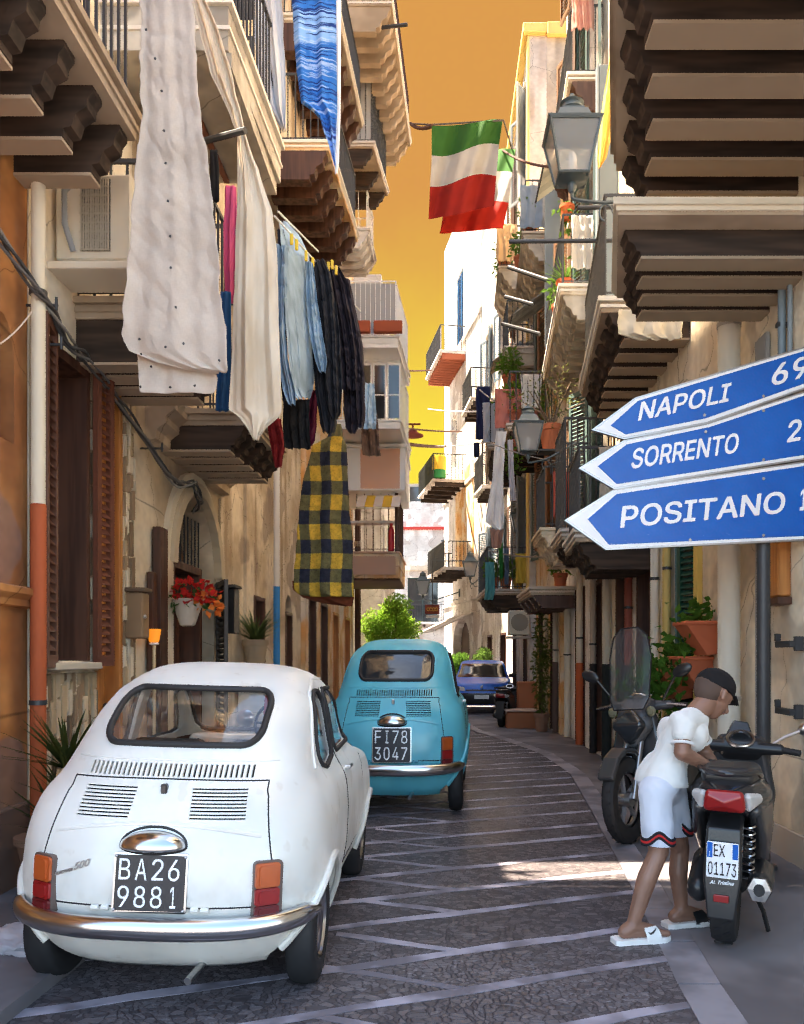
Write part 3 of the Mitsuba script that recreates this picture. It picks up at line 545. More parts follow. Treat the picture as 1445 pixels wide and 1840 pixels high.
part(r, 'underside_rib', bx(-2.1, -2.05, 6.45, 8.15, 6.07, 6.097), 'vc', col=(0.2, 0.08, 0.05)); part(r, 'underside_rib', bx(-1.72, -1.60, 6.42, 8.19, 5.98, 6.097), 'plaster_grey')
balcony('sunlit wooden balcony with a white edge above the dark trousers', 12.2, 14.9, -2.56, -1.62, -1.46, 8.85, 6, 0.42, 0.20, cor='wood_dark', strip=None, slab='plaster_ochre', fascia=(0.8, 0.77, 0.7))
balcony('dark timbered balcony behind the lower end of the blue striped cloth', 13.5, 16.2, -2.52, -1.62, -1.5, 11.7, 6, 0.45, 0.22, cor='wood_dark', strip=None, fascia=(0.75, 0.7, 0.6))
balcony('topmost left balcony with a row of pale brackets against the orange sky', 16.6, 21.2, -2.48, -0.95, -0.74, 14.4, 11, 0.5, 0.16, cor='soffit', strip=None, fascia=(0.72, 0.70, 0.66), rail='bars', rcol='wood_dark')
balcony('balcony wrapped in grey screening panels, high on the left against the orange sky', 18.3, 20.2, -2.48, -1.45, -1.25, 12.6, 3, 0.35, 0.14, rail='panel', rh=1.5, strip=None, fascia=(0.6, 0.58, 0.55))
balcony('small white balcony with a latticed rail, under the grey screened one', 19.5, 21.0, -2.48, -1.66, -1.62, 11.3, 4, 0.3, 0.2, slab='plaster_white', cor='plaster_white', strip=None, rcol='white_paint', gap=0.16)
r = balcony('glazed white balcony with brown flower boxes, above the two-tone pink box', 18.9, 21.6, -2.48, -0.95, -0.78, 8.45, 0, th=0.22, slab='white_paint', rail='panel', rcol='white_paint', rh=1.25)
for q in range(2): part(r, 'flower_box', bx(-2.2 + 0.72 * q, -1.56 + 0.72 * q, 18.72, 18.88, 8.75, 9.0, 0.01), 'vc', col=(0.34, 0.085, 0.04))
balcony('white balcony with tall window frames just below the glazed one', 19.4, 22.2, -2.48, -0.92, -0.78, 6.75, 0, th=0.16, slab='white_paint', rail='bars', rcol='white_paint', rh=1.4, gap=0.2)
r = thing('balcony', 'closed salmon and white balcony box against the yellow sky', 'balcony')
part(r, 'box', bx(-2.48, -0.84, 20.6, 23.2, 5.55, 6.62, 0.02), 'white_paint'); part(r, 'front_panel', bx(-1.95, -0.98, 20.575, 20.598, 5.6, 6.58), 'vc', col=(0.70, 0.44, 0.32), label='salmon pink front panel'); part(r, 'edge_strip', bx(-2.48, -0.80, 20.56, 23.2, 6.625, 6.70), 'white_paint')
r = balcony('rusty barred balcony with a striped awning and a hanging yellow lamp', 20.9, 23.6, -2.48, -1.02, -0.98, 3.42, 0, th=0.62, slab='plaster_ochre', rail='bars', rcol='wood_dark', rh=1.55, gap=0.2, fascia=(0.55, 0.36, 0.26))
part(r, 'underside', bx(-2.46, -1.0, 21.0, 23.6, 3.36, 3.415), 'vc', col=(0.16, 0.10, 0.07)); part(r, 'front_panel', bx(-2.40, -1.10, 20.86, 20.885, 3.5, 3.96), 'vc', col=(0.55, 0.36, 0.27), label='dusty pink front panel'); part(r, 'corner_post', bx(-1.12, -1.04, 20.90, 20.98, 4.1, 6.2), 'wood_dark')
part(r, 'shelf', bx(-2.4, -1.12, 20.93, 21.3, 4.80, 4.86), 'white_paint')
for q in range(4): x = -2.2 + .33 * q; part('balcony_010', 'window_frame', J(bx(x, x + .03, 19.33, 19.36, 6.97, 8.25), bx(x + .27, x + .30, 19.33, 19.36, 6.97, 8.25), bx(x + .03, x + .27, 19.33, 19.36, 8.2, 8.25), bx(x + .03, x + .27, 19.33, 19.36, 7.5, 7.53)), 'white_paint'); part('balcony_010', 'pane', bx(x + .03, x + .27, 19.34, 19.35, 6.97, 8.2), 'dark_glass')
aw = thing('awning', 'small yellow and white striped awning below the salmon balcony box', 'awning')
for k in range(5):
    x0 = -2.0 + 0.21 * k; part(aw, 'stripe', trimesh.convex.convex_hull(np.array([(x0, 20.7, 5.45), (x0 + 0.205, 20.7, 5.45), (x0, 19.9, 5.05), (x0 + 0.205, 19.9, 5.05), (x0, 20.7, 5.42), (x0 + 0.205, 20.7, 5.42), (x0, 19.9, 5.02), (x0 + 0.205, 19.9, 5.02)])), 'vc_cloth', col=(0.72, 0.44, 0.05) if k % 2 else (0.7, 0.6, 0.5))
def potted(name, label, p, r, h, kind, rng, group=None, pcol=(0.46, 0.13, 0.06), n=260, ls=0.07, cr=None, cz=None, lcol=(0.09, 0.19, 0.035), cat='potted plant', var=.35, half=False):
    """terracotta pot with rim and a plant (bush, blades, trail)"""
    t = thing(name, label, cat, group); p = np.asarray(p, float)
    prof = [(r * 0.62, 0), (r * 0.66, 0.02 * h), (r * 0.90, h * 0.74), (r * 0.90, h * 0.76), (r, h * 0.78), (r, h * 0.98), (r * 0.93, h), (r * 0.86, h * 0.98), (r * 0.82, h * 0.86)]
    part(t, 'pot', mv(lathe(prof, 20), *p), 'vc', 40, col=pcol, var=0.2, sc=9)
    c = p + (0, 0, h * 0.9); cr = cr or r * 1.5; cz = cz or r * 1.4
    if kind == 'bush':
        q = rng.normal(size=(n, 3)); q /= np.linalg.norm(q, axis=1, keepdims=True); q *= rng.random((n, 1)) ** 0.4; P = c + (0, 0, cz * 0.85) + q * (cr, cr, cz)
        m = leaves(P, ls, rng, q)
        part(t, 'stems', J(*[rod(c, c + (0, 0, cz * 0.8) + q[i] * (cr * .7, cr * .7, cz * .7), 0.006, 4) for i in range(7)]), 'vc', col=(0.12, 0.08, 0.04))
    elif kind == 'trail':
        q = rng.normal(size=(n, 3)); P = c + q * (cr * 0.55, cr * 0.4, 0.05); P[:, 2] -= np.abs(rng.normal(size=n)) * cz; m = leaves(P, ls, rng, None, 0.6)
    else: m = blades(c, n, cz, rng, 0.9, ls)
    part(t, 'foliage', m, 'leaf', col=lcol, var=var, sc=11)
    return t
rg = np.random.default_rng(11)
for k, (px, py, Yp, cc) in enumerate(((628, 50, 16.7, (0.30, 0.05, 0.04)), (668, 46, 16.7, (0.46, 0.13, 0.06)))):
    p = at(px, py, Yp); potted('balcony_plant', ('red tub of pale flowers on the topmost left balcony', 'small terracotta pot with leaves at the end of the topmost left balcony')[k], (p[0], 16.95, 14.555), 0.15, 0.26, 'bush', rg, None, cc, 160, 0.09, 0.2, 0.3)
# ---- right balconies
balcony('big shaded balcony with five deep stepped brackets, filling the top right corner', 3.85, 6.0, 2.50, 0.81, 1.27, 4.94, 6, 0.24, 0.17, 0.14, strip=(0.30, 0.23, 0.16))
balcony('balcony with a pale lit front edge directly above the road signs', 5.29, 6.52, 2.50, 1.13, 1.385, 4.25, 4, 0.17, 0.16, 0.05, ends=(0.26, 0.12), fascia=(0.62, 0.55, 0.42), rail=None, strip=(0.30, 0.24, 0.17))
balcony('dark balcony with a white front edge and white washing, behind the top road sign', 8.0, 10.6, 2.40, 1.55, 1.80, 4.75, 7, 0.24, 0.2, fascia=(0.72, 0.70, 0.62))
balcony('long balcony carried on a comb of pale brackets, with terracotta pots inside', 11.75, 15.4, 2.36, 1.70, 1.92, 6.55, 11, 0.34, 0.15, slab='plaster_cream', cor='plaster_grey', strip=None, fascia=(0.74, 0.72, 0.66))
balcony('sunlit brown bracketed balcony high on the right, above the big lantern', 12.0, 14.6, 2.36, 1.86, 1.98, 9.70, 5, 0.42, 0.28, cor='wood_dark', strip=None, fascia=(0.8, 0.78, 0.7))
balcony('grey comb bracketed balcony behind the street lantern', 15.9, 19.0, 2.25, 1.60, 1.75, 9.4, 9, 0.4, 0.18, slab='plaster_grey', cor='plaster_grey', strip=None, rail='bars')
balcony('leafy grey balcony left of the upper lantern, under the flags', 20.2, 22.4, 2.10, 1.45, 1.5, 10.75, 5, 0.4, 0.22, slab='plaster_grey', cor='plaster_grey', strip=None)
balcony('balcony piled with plants in the middle of the right row, over the lower lantern', 15.9, 18.2, 2.25, 1.30, 1.35, 5.75, 5, 0.3, 0.16, strip=None, fascia=(0.6, 0.56, 0.5))
balcony('small bracketed balcony with a white washing line before it, far down the right row', 19.8, 22.6, 2.10, 1.16, 1.26, 6.35, 9, 0.32, 0.14, cor='joist_shade', strip=None, fascia=(0.6, 0.56, 0.5))
balcony('dark grey balcony crowded with plants above the air conditioner', 19.9, 22.4, 2.10, 1.10, 1.02, 2.92, 8, 0.30, 0.14, cor='joist_shade', strip=None, fascia=(0.6, 0.58, 0.54))
balcony('small brown balcony above the row of drainpipes', 14.2, 16.4, 2.30, 1.55, 1.55, 2.50, 4, 0.22, 0.2, cor='wood_dark', strip=None, fascia=(0.6, 0.52, 0.42), rail=None)
balcony('dark slatted balcony just left of the lowest road sign tip', 9.2, 10.5, 2.40, 1.50, 1.58, 2.72, 6, 0.30, 0.1, cor='joist_shade', strip=None, fascia=(0.56, 0.52, 0.46), rail='bars', rh=0.9)
balcony('plain stone balcony on thick brackets, under the terracotta pot tree', 12.9, 14.2, 2.36, 1.58, 1.60, 3.30, 3, 0.36, 0.3, slab='plaster_cream', cor='plaster_cream', strip=None, rail='bars', rh=0.95)
balcony('black barred iron balcony just left of the middle road sign tip', 10.9, 12.3, 2.38, 1.60, 1.66, 2.98, 4, 0.22, 0.14, cor='joist_shade', strip=None, fascia=(0.55, 0.50, 0.44), rail='bars', rh=1.45, gap=0.075)
balcony('narrow iron railed balcony over the white sheets, far down the right row', 18.0, 19.4, 2.25, 1.42, 1.42, 8.0, 4, 0.26, 0.14, slab='plaster_white', cor='plaster_grey', strip=None, rail='bars', gap=0.1)
# balconies of the houses at the bend
def bend_balcony(label, N, a, b, z, d, tiles=False, rail='iron', und='joist_shade', panel=None):
    r = thing('balcony', label, 'balcony')
    lpart(r, N, 'slab', bx(a, b, 0.004, d, z, z + 0.12, 0.01), 'plaster_white')
    for k in range(5 if not tiles else 12):
        n = 5 if not tiles else 12; x = a + 0.08 + (b - a - 0.16) * k / (n - 1)
        lpart(r, N, 'bracket', bx(x - 0.05, x + 0.05, 0.004, d - 0.12, z - (0.16 if not tiles else 0.22), z - 0.003), 'joist_shade' if not tiles else 'vc', **({} if not tiles else dict(col=(0.34, 0.10, 0.05))))
    bars = []; P = [(a + .03, 0), (a + .03, d - .04), (b - .03, d - .04), (b - .03, 0)]
    for p, q in zip(P[:-1], P[1:]):
        p, q = np.array(p), np.array(q)
        for t in np.linspace(0, 1, max(2, int(np.linalg.norm(q - p) / 0.13))): x, y = p + (q - p) * t; bars.append(bx(x - .012, x + .012, y - .012, y + .012, z + 0.125, z + 1.1))
    lpart(r, N, 'railing_bars', J(*bars), rail, kind='stuff')
    lpart(r, N, 'handrail', tube([(*p, z + 1.1) for p in P], 0.025, 4), rail)
    if panel is not None: lpart(r, N, 'screen_panel', bx(a + 0.05, b - 0.05, d - 0.085, d - 0.065, z + 0.2, z + 1.05), 'vc', col=panel)
    return r
bend_balcony('iron railed balcony on red tile brackets in front of the blue shutters', N6, 2.7, 6.1, 13.4, 1.05, True, panel=(0.42, 0.38, 0.42))
bend_balcony('balcony with a dark screened rail and the yellow and green bucket', N6, 2.6, 6.3, 8.3, 1.35, panel=(0.12, 0.14, 0.18))
bend_balcony('thin iron balcony in front of the ochre panel with the tall dark door', N6, 1.6, 5.4, 4.75, 1.1)
bend_balcony('short balcony with long planter, on the bright white house', N5, 0.6, 2.2, 6.6, 0.8)
bend_balcony('upper balcony of the bright white house, behind the dark washing', N5, 2.6, 4.6, 9.9, 0.85)
bend_balcony('small balcony of the whitish end house, behind the tree', NE, 6.9, 9.4, 3.25, 0.9)
for k in range(1):
    p = at(822, 880, 32.6); t = thing('bucket', 'tall yellow and green striped bucket hung on a far balcony rail', 'bucket')
    q = N6 @ np.array([2.75, 1.05, 8.45, 1])
    part(t, 'upper_body', mv(lathe([(0.24, 0.32), (0.27, 0.34), (0.27, 0.85), (0.25, 0.86)], 16), *q[:3]), 'vc_satin', 40, col=(0.75, 0.48, 0.03)); part(t, 'lower_body', mv(lathe([(0.22, 0), (0.26, 0.02), (0.26, 0.318), (0.2, 0.319)], 16), *q[:3]), 'vc_satin', 40, col=(0.02, 0.24, 0.06))
# ================================================================ lanterns
def lantern(label, c, h, arm_to=None, W=0.72, lit=None):
    """square street lantern: c = centre of its base, h = height to the finial tip"""
    t = thing('street_lantern', label, 'lantern', None); s = h; c = np.asarray(c, float)
    wb, wt = 0.17 * s, 0.29 * s; z0, z1 = 0.0, 0.56 * s
    B = [np.array((a * wb, b * wb, z0)) for a, b in ((-1, -1), (1, -1), (1, 1), (-1, 1))]; Tt = [np.array((a * wt, b * wt, z1)) for a, b in ((-1, -1), (1, -1), (1, 1), (-1, 1))]
    rr = 0.018 * s; ed = [rod(B[i] + c, Tt[i] + c, rr, 6) for i in range(4)] + [rod(B[i] + c, B[(i + 1) % 4] + c, rr, 6) for i in range(4)] + [rod(Tt[i] + c, Tt[(i + 1) % 4] + c, rr * 1.3, 6) for i in range(4)]
    part(t, 'frame', J(*ed), 'lamp_iron')
    for i in range(4):
        a, b, d, e = B[i], B[(i + 1) % 4], Tt[(i + 1) % 4], Tt[i]
        part(t, 'glass_pane', trimesh.Trimesh(np.array([a, b, d, e]) * 0.985 + c, [[0, 1, 2], [0, 2, 3]], process=False), 'lamp_glass')
    hood = lathe([(wt * 1.52, z1), (wt * 1.56, z1 + 0.02 * s), (wt * 1.1, z1 + 0.05 * s), (wt * 0.95, z1 + 0.10 * s), (wt * 0.78, z1 + 0.19 * s), (wt * 0.62, z1 + 0.20 * s), (wt * 0.62, z1 + 0.23 * s)], 4); hood = mv(hood, rz=PI / 4)
    part(t, 'hood', mv(hood, *c), 'lamp_iron')
    part(t, 'finial', mv(lathe([(wt * 0.42, z1 + 0.23 * s), (wt * 0.5, z1 + 0.25 * s), (wt * 0.40, z1 + 0.31 * s), (wt * 0.5, z1 + 0.33 * s), (wt * 0.36, z1 + 0.36 * s), (wt * 0.12, z1 + 0.40 * s), (wt * 0.10, z1 + 0.44 * s)], 14), *c), 'lamp_iron', 40)
    part(t, 'base_ring', mv(lathe([(0.03 * s, -0.16 * s), (0.06 * s, -0.10 * s), (0.05 * s, -0.05 * s), (wb * 1.1, -0.015 * s), (wb * 1.1, 0.015 * s)], 12), *c), 'lamp_iron', 40)
    part(t, 'bulb', mv(lathe([(0.02 * s, 0.05 * s), (0.05 * s, 0.12 * s), (0.06 * s, 0.22 * s), (0.04 * s, 0.3 * s), (0.01 * s, 0.33 * s)], 12), *c), 'vc_satin', 40, col=(0.7, 0.7, 0.66))
    if arm_to is not None:
        e = np.asarray(arm_to, float); b = c + (0, 0, -0.14 * s); P = [b, b + (0.0, 0, -0.10 * s), b + (e - b) * 0.25 + (0, 0, -0.20 * s), b + (e - b) * 0.6 + (0, 0, -0.12 * s), e]
        tt = np.linspace(0, 1, 5); ti = np.linspace(0, 1, 18); P = np.array(P); Q = np.stack([np.interp(ti, tt, P[:, k]) for k in range(3)], 1); Q[1:-1] = (Q[:-2] + 2 * Q[1:-1] + Q[2:]) / 4
        part(t, 'bracket_arm', tube(Q, 0.022 * s, 6), 'lamp_iron', 40); part(t, 'wall_plate', bx(e[0] - 0.02, e[0] + 0.03, e[1] - 0.06, e[1] + 0.06, e[2] - 0.2, e[2] + 0.12, 0.008), 'lamp_iron')
        m = 8; sc = [e + (-0.05, 0, -0.3)] + [Q[m] + (0.02 * math.cos(a), 0, 0) + (0.10 * s * math.cos(a) * 0.5, 0, -0.12 * s + 0.1 * s * math.sin(a)) for a in np.linspace(0, 4.5, 10)]
        part(t, 'scroll', tube(np.array(sc), 0.012 * s, 5), 'lamp_iron', 40)
    return t
mat('lamp_iron', (0.07, 0.095, 0.105), 0.4, spec=0.6)
scene['m_lamp_glass'] = {'type': 'blendbsdf', 'weight': 0.28, 'a': {'type': 'thindielectric', 'int_ior': 1.5}, 'b': {'type': 'twosided', 'bsdf': {'type': 'principled', 'base_color': {'type': 'rgb', 'value': [0.62, 0.65, 0.66]}, 'roughness': 0.25}}}
Yl = 7.1; p = at(1028, 322, Yl); lantern('large iron street lantern on a bracket between the flags and the top right balcony', p, 0.72, (2.44, Yl + 0.1, p[2] + 0.1))
Yl = 11.6; p = at(949, 812, Yl); lantern('smaller iron lantern hanging beside the terracotta pot tree', p, 0.66, (2.36, Yl + 0.2, p[2] + 0.45))
Yl = 21.0; p = at(933, 955, Yl); lantern('far pale lantern low on the right row, above the plant balcony', p, 0.75, (2.1, Yl, p[2] + 0.2))
Yl = 30.0; p = at(845, 1035, Yl); lantern('tiny lantern beside the ochre panel door of the blue shuttered house', p, 0.9, (1.5, Yl + 0.6, p[2]))
Yl = 34.0; p = at(760, 1068, Yl); lantern('tiny lantern in front of the end house, left of the ochre house', p, 0.95, (0.8, Yl, p[2] + 0.1))
# ================================================================ washing
def pegs(P, names, group='pegs on the washing line'):
    for i, p in enumerate(P):
        solo('clothes_peg', 'yellow clothes peg ' + names[i], 'clothes peg', J(bx(p[0] - .012, p[0] + .012, p[1] - .012, p[1] - .002, p[2] - .05, p[2] + .035, .003), bx(p[0] - .012, p[0] + .012, p[1] + .002, p[1] + .012, p[2] - .05, p[2] + .035, .003)), 'vc_satin', col=(0.70, 0.48, 0.02), group=group)
m, uv = sheet([(-140, 262, 335), (0, 252, 345), (200, 254, 362), (400, 236, 386), (560, 222, 402), (600, 219, 408), (630, 232, 410), (648, 280, 411), (662, 330, 411), (668, 390, 411)], 5.05, 60, 130, 0.016, 1.7, 0.006, 1, crinkle=0.022)
sh = thing('hanging_sheet', 'long pale buttoned canvas sheet hanging at the left', 'sheet'); put(sh, m, 'canvas', True)
for (x, y) in ((265, 58), (281, 110), (293, 168), (297, 239), (300, 297), (304, 365), (308, 428), (309, 484), (318, 555), (332, 620), (253, 612), (300, 626), (396, 650)):
    p = at(x, y, 5.02); part(sh, 'button', mv(lathe([(0.004, 0), (0.007, 0.001), (0.0075, 0.005), (0.004, 0.006)], 10), p[0], p[1] - 0.02, p[2], rx=PI / 2), 'iron', 40)
m2, _ = sheet([(618, 250, 384), (640, 248, 386), (670, 248, 388), (700, 250, 388), (706, 252, 380)], 5.12, 30, 24, 0.012, 1.6, 0.008, 2)
part(sh, 'inner_layer', m2, 'canvas', True)
for (x, y) in ((256, 639), (274, 661), (255, 697), (308, 698), (352, 695), (334, 658)):
    p = at(x, y, 5.09); part(sh, 'button', mv(lathe([(0.004, 0), (0.007, 0.001), (0.0075, 0.005), (0.004, 0.006)], 10), p[0], p[1] - 0.02, p[2], rx=PI / 2), 'rubber', 40)
m, _ = sheet([(-60, 330, 352), (0, 345, 368), (60, 360, 395), (130, 378, 416), (200, 410, 432), (240, 424, 442), (300, 427, 462), (380, 424, 490), (450, 420, 498), (560, 418, 500), (680, 413, 506), (735, 411, 507), (748, 430, 506), (770, 445, 478), (790, 455, 464)], 5.6, 36, 110, 0.03, 1.8, 0.008, 4)
solo('hanging_sheet', 'twisted cream sheet hanging over a dark rod, ending in a point', 'sheet', m, 'cream_cloth', True)
solo('iron_rod', 'dark rod that holds up the twisted cream sheet', 'rod', rod(at(365, 254, 5.7), at(441, 234, 5.5), 0.022, 8), 'iron', 40)
m, _ = sheet([(335, 405, 424), (400, 402, 427), (480, 402, 427), (545, 406, 424)], 6.0, 20, 40, 0.02, 2, 0.01, 5, 0.02); solo('pink_towel', 'narrow pink towel between the two pale sheets', 'towel', m, 'vc_cloth', True, (0.60, 0.10, 0.22))
m, _ = sheet([(270, 377, 391), (300, 376, 394), (362, 378, 395)], 5.9, 12, 20, 0.01, 1.5, 0.01, 6, 0.015); solo('black_sock', 'small black sock hung under the dark rod', 'sock', m, 'vc_cloth', True, (0.015, 0.015, 0.017))
m, _ = sheet([(525, 397, 415), (600, 392, 416), (700, 390, 414), (738, 388, 412)], 5.9, 20, 40, 0.015, 2, 0.012, 7, 0.02); solo('blue_jeans', 'dark blue jeans leg showing behind the cream sheet', 'jeans', m, 'vc_cloth', True, (0.020, 0.075, 0.19))
Yj = lambda u, v: 6.5 + 0.9 * u
def garment(name, label, cat, pieces, mt, col, seed, var=.3):
    """washing made of several overlapping sheets (body, sleeves, legs): the first is the thing itself"""
    key = None
    for n_, (pn, rows_, Yg, k_, amp, crk) in enumerate(pieces):
        m, _ = sheet(rows_, Yg, 34, 64, amp, k_, .008, seed + n_, 0, crk, 0.5)
        if key is None: key = thing(name, label, cat); put(key, m, mt, True, col, var=var, sc=9)
        else: part(key, pn, m, mt, True, col, var=var, sc=9)
    return key
garment('denim_shirt', 'washed light blue denim shirt on the sloping line', 'shirt', [
    ('body', [(398, 500, 514), (425, 503, 540), (458, 508, 556), (520, 512, 557), (600, 514, 562), (660, 520, 566), (700, 520, 562), (714, 534, 556)], lambda u, v: 6.5 + 1.0 * u, 3.2, .035, .05),
    ('sleeve', [(440, 496, 516), (520, 492, 514), (600, 494, 512), (660, 502, 520), (700, 508, 530), (726, 518, 530)], 6.52, 1.6, .03, .05),
    ('sleeve', [(470, 548, 562), (540, 550, 570), (600, 556, 580), (650, 566, 588), (668, 574, 586)], 7.25, 1.5, .03, .05)], 'vc_cloth', (.24, .34, .44), 8, .4)
garment('navy_vest', 'navy vest folded behind the light denim shirt', 'vest', [('body', [(412, 498, 510), (470, 499, 520), (560, 500, 516), (640, 502, 514), (720, 508, 520)], 6.75, 2, .02, .03)], 'vc_cloth', (.03, .04, .075), 60)
garment('black_trousers', 'black trousers pegged beside the denim shirt', 'trousers', [
    ('waist', [(466, 556, 582), (490, 556, 594), (530, 556, 600), (560, 558, 604)], 7.4, 3, .03, .05), ('leg', [(540, 556, 582), (620, 560, 590), (700, 566, 596), (760, 574, 604), (778, 580, 600)], 7.42, 2, .04, .05), ('leg', [(540, 578, 604), (620, 582, 612), (690, 586, 616), (740, 590, 612), (752, 596, 606)], 7.38, 2, .04, .06)], 'vc_cloth', (.022, .023, .028), 63, .4)
garment('dark_jacket', 'rumpled dark purple-black jacket at the far end of the line', 'jacket', [
    ('body', [(478, 588, 610), (510, 588, 626), (560, 594, 634), (620, 602, 644), (680, 606, 648), (700, 610, 646)], 7.8, 3, .045, .09), ('sleeve', [(500, 612, 628), (560, 622, 640), (620, 632, 652), (680, 638, 655), (740, 640, 656), (768, 644, 652)], 7.85, 1.6, .03, .08), ('lining', [(690, 616, 640), (740, 618, 648), (770, 622, 644), (779, 628, 640)], 7.9, 2, .03, .06)], 'vc_cloth', (.026, .022, .030), 67, .45)
garment('black_skirt', 'short black garment hanging below the denim shirt', 'skirt', [('body', [(718, 508, 556), (760, 509, 557), (806, 512, 557)], 7.2, 3, .025, .04)], 'vc_cloth', (.015, .016, .018), 71)
garment('purple_top', 'dark purple top with a magenta hem behind the black skirt', 'top', [('body', [(700, 556, 572), (790, 540, 566), (800, 520, 560)], 7.9, 2, .03, .05)], 'vc_cloth', (.10, .012, .045), 72)
garment('red_cloth', 'dark red cloth tucked below the cream sheet', 'cloth', [('body', [(752, 478, 504), (800, 486, 512), (840, 494, 505)], 8.0, 2, .02, .04)], 'vc_cloth', (.20, .018, .022), 73)
garment('pale_blue_shirt', 'small pale blue shirt beside the dark jacket', 'shirt', [('body', [(688, 655, 672), (740, 652, 676), (770, 652, 676)], 9.5, 2, .02, .05)], 'vc_cloth', (.35, .46, .55), 74)
garment('brown_towel', 'brown towel beneath the pale blue shirt', 'towel', [('body', [(745, 650, 678), (800, 649, 682), (818, 652, 684)], 9.8, 2, .02, .04)], 'vc_cloth', (.12, .075, .055), 75)
m, uv = sheet([(762, 598, 612), (786, 590, 616), (800, 562, 622), (860, 545, 626), (960, 535, 631), (1040, 527, 634), (1058, 528, 634), (1068, 536, 634), (1072, 560, 634)], 9.3, 60, 90, 0.03, 1.3, 0.02, 16, 0.02)
pl = thing('plaid_blanket', 'quilted yellow and navy checked blanket hanging over the street', 'blanket'); put(pl, m, 'plaid', True, uv=uv)
m, _ = sheet([(1044, 525, 635), (1060, 527, 635), (1074, 545, 634), (1084, 580, 633), (1089, 620, 631)], 9.36, 40, 16, 0.03, 1.3, 0.02, 16, 0.02); part(pl, 'border', m, 'vc_cloth', True, (0.13, 0.035, 0.015), label='reddish brown hem border')
m, uv = sheet([(-140, 516, 606), (0, 524, 606), (120, 532, 607), (186, 540, 608), (200, 560, 609), (215, 575, 609), (260, 590, 608), (290, 598, 607), (304, 602, 605)], 8.4, 50, 110, 0.03, 1.6, 0.01, 17, 0.015); k = thing('blue_striped_cloth', 'bright blue cloth with wavy stripes hanging above the sunlit balcony', 'cloth'); put(k, m, 'blue_stripes', True, uv=uv)
m, _ = sheet([(-140, 602, 612), (0, 604, 613), (200, 606, 612), (290, 602, 609), (312, 602, 606)], 8.36, 10, 60, 0.01, 1, 0.012, 18); part(k, 'white_selvedge', m, 'vc_cloth', True, (0.72, 0.76, 0.82), label='white side hem')
m, _ = sheet([(-140, 444, 505), (0, 452, 508), (120, 462, 512), (190, 478, 514), (215, 496, 514), (232, 508, 514)], 8.0, 30, 60, 0.04, 2.5, 0.01, 19); solo('grey_curtain', 'pale grey curtain hanging over the corner of the boxed white balcony', 'curtain', m, 'vc_cloth', True, (0.52, 0.54, 0.58))
m, _ = sheet([(40, 408, 422), (96, 408, 424)], 8.6, 12, 16, 0.02, 2, 0.01, 20); solo('bright_blue_towel', 'bright blue towel on the rail of the boxed white balcony', 'towel', m, 'vc_cloth', True, (0.02, 0.15, 0.6))
m, _ = sheet([(-60, 372, 462), (10, 372, 464), (34, 374, 458)], 8.3, 12, 12, 0.01, 1, 0.03, 21); solo('dark_rug', 'dark rolled rug at the top edge over the blue towel', 'rug', m, 'vc_cloth', True, (0.02, 0.022, 0.028))
line = lambda a, b, sag=0.05, n=14: [np.asarray(a) * (1 - t) + np.asarray(b) * t - np.array([0, 0, sag * 4 * t * (1 - t)]) for t in np.linspace(0, 1, n)]
LA, LBp = at(493, 388, 6.4), at(648, 560, 9.0)
solo('washing_line', 'white washing line sloping behind the denim shirt and dark trousers', 'washing line', tube(line(LA, LBp, 0.0), 0.008, 5), 'vc', 40, (0.75, 0.74, 0.7))
solo('washing_line', 'upper slack white washing line crossing the sunlit wooden balcony', 'washing line', tube(line(at(500, 380, 6.9), at(572, 452, 8.4), 0.0), 0.009, 5), 'vc', 40, (0.78, 0.77, 0.73))
pegs([at(x, y, Yq) for x, y, Yq in ((524, 428, 6.75), (533, 438, 6.85), (550, 458, 7.1), (562, 470, 7.3), (590, 478, 7.5), (597, 474, 7.55), (604, 484, 7.6))], ('at the left shoulder of the denim shirt, leftmost on the line', 'just right of the leftmost peg, on the denim shirt', 'in the middle of the denim shirt', 'at the right edge of the denim shirt', 'at the left corner of the black trousers', 'between the black trousers and the dark jacket', 'on the collar of the dark jacket, rightmost on the line'))
# flags
def flag(label, rows_, Yf, seed):
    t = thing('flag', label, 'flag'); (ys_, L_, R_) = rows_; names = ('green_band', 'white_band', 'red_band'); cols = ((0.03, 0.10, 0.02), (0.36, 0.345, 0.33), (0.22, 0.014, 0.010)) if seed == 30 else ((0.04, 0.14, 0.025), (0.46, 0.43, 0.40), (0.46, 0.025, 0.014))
    nu, nv = 34, 14; rngf = np.random.default_rng(seed)
    for b in range(3):
        V = []
        for (off) in (-0.004, 0.004):
            for j in range(nv):
                for i in range(nu):
                    u = i / (nu - 1); v = (b + j / (nv - 1)); yl = np.interp(v, [0, 1, 2, 3], ys_[0]); yr = np.interp(v, [0, 1, 2, 3], ys_[1]); xl = np.interp(v, [0, 1, 2, 3], L_); xr = np.interp(v, [0, 1, 2, 3], R_)
                    wv = 0.10 * math.sin(u * 9 + v * 0.8 + seed) + 0.04 * math.sin(u * 21 + v * 2); y = yl * (1 - u) + yr * u + (7 * math.sin(u * 5.5 + v * .4) if 0 < v < 3 else 2 * math.sin(u * 5))
                    V.append(at(xl * (1 - u) + xr * u, y, Yf + wv + off))
        idx = np.arange(nu * nv).reshape(nv, nu); a, bb, c, d = idx[:-1, :-1].ravel(), idx[:-1, 1:].ravel(), idx[1:, 1:].ravel(), idx[1:, :-1].ravel(); n0 = nu * nv
        part(t, names[b], trimesh.Trimesh(np.array(V), np.vstack([np.c_[a, d, c], np.c_[a, c, bb], np.c_[a, c, d] + n0, np.c_[a, bb, c] + n0]), process=False), 'vc_cloth', True, cols[b], var=.12)
    return t
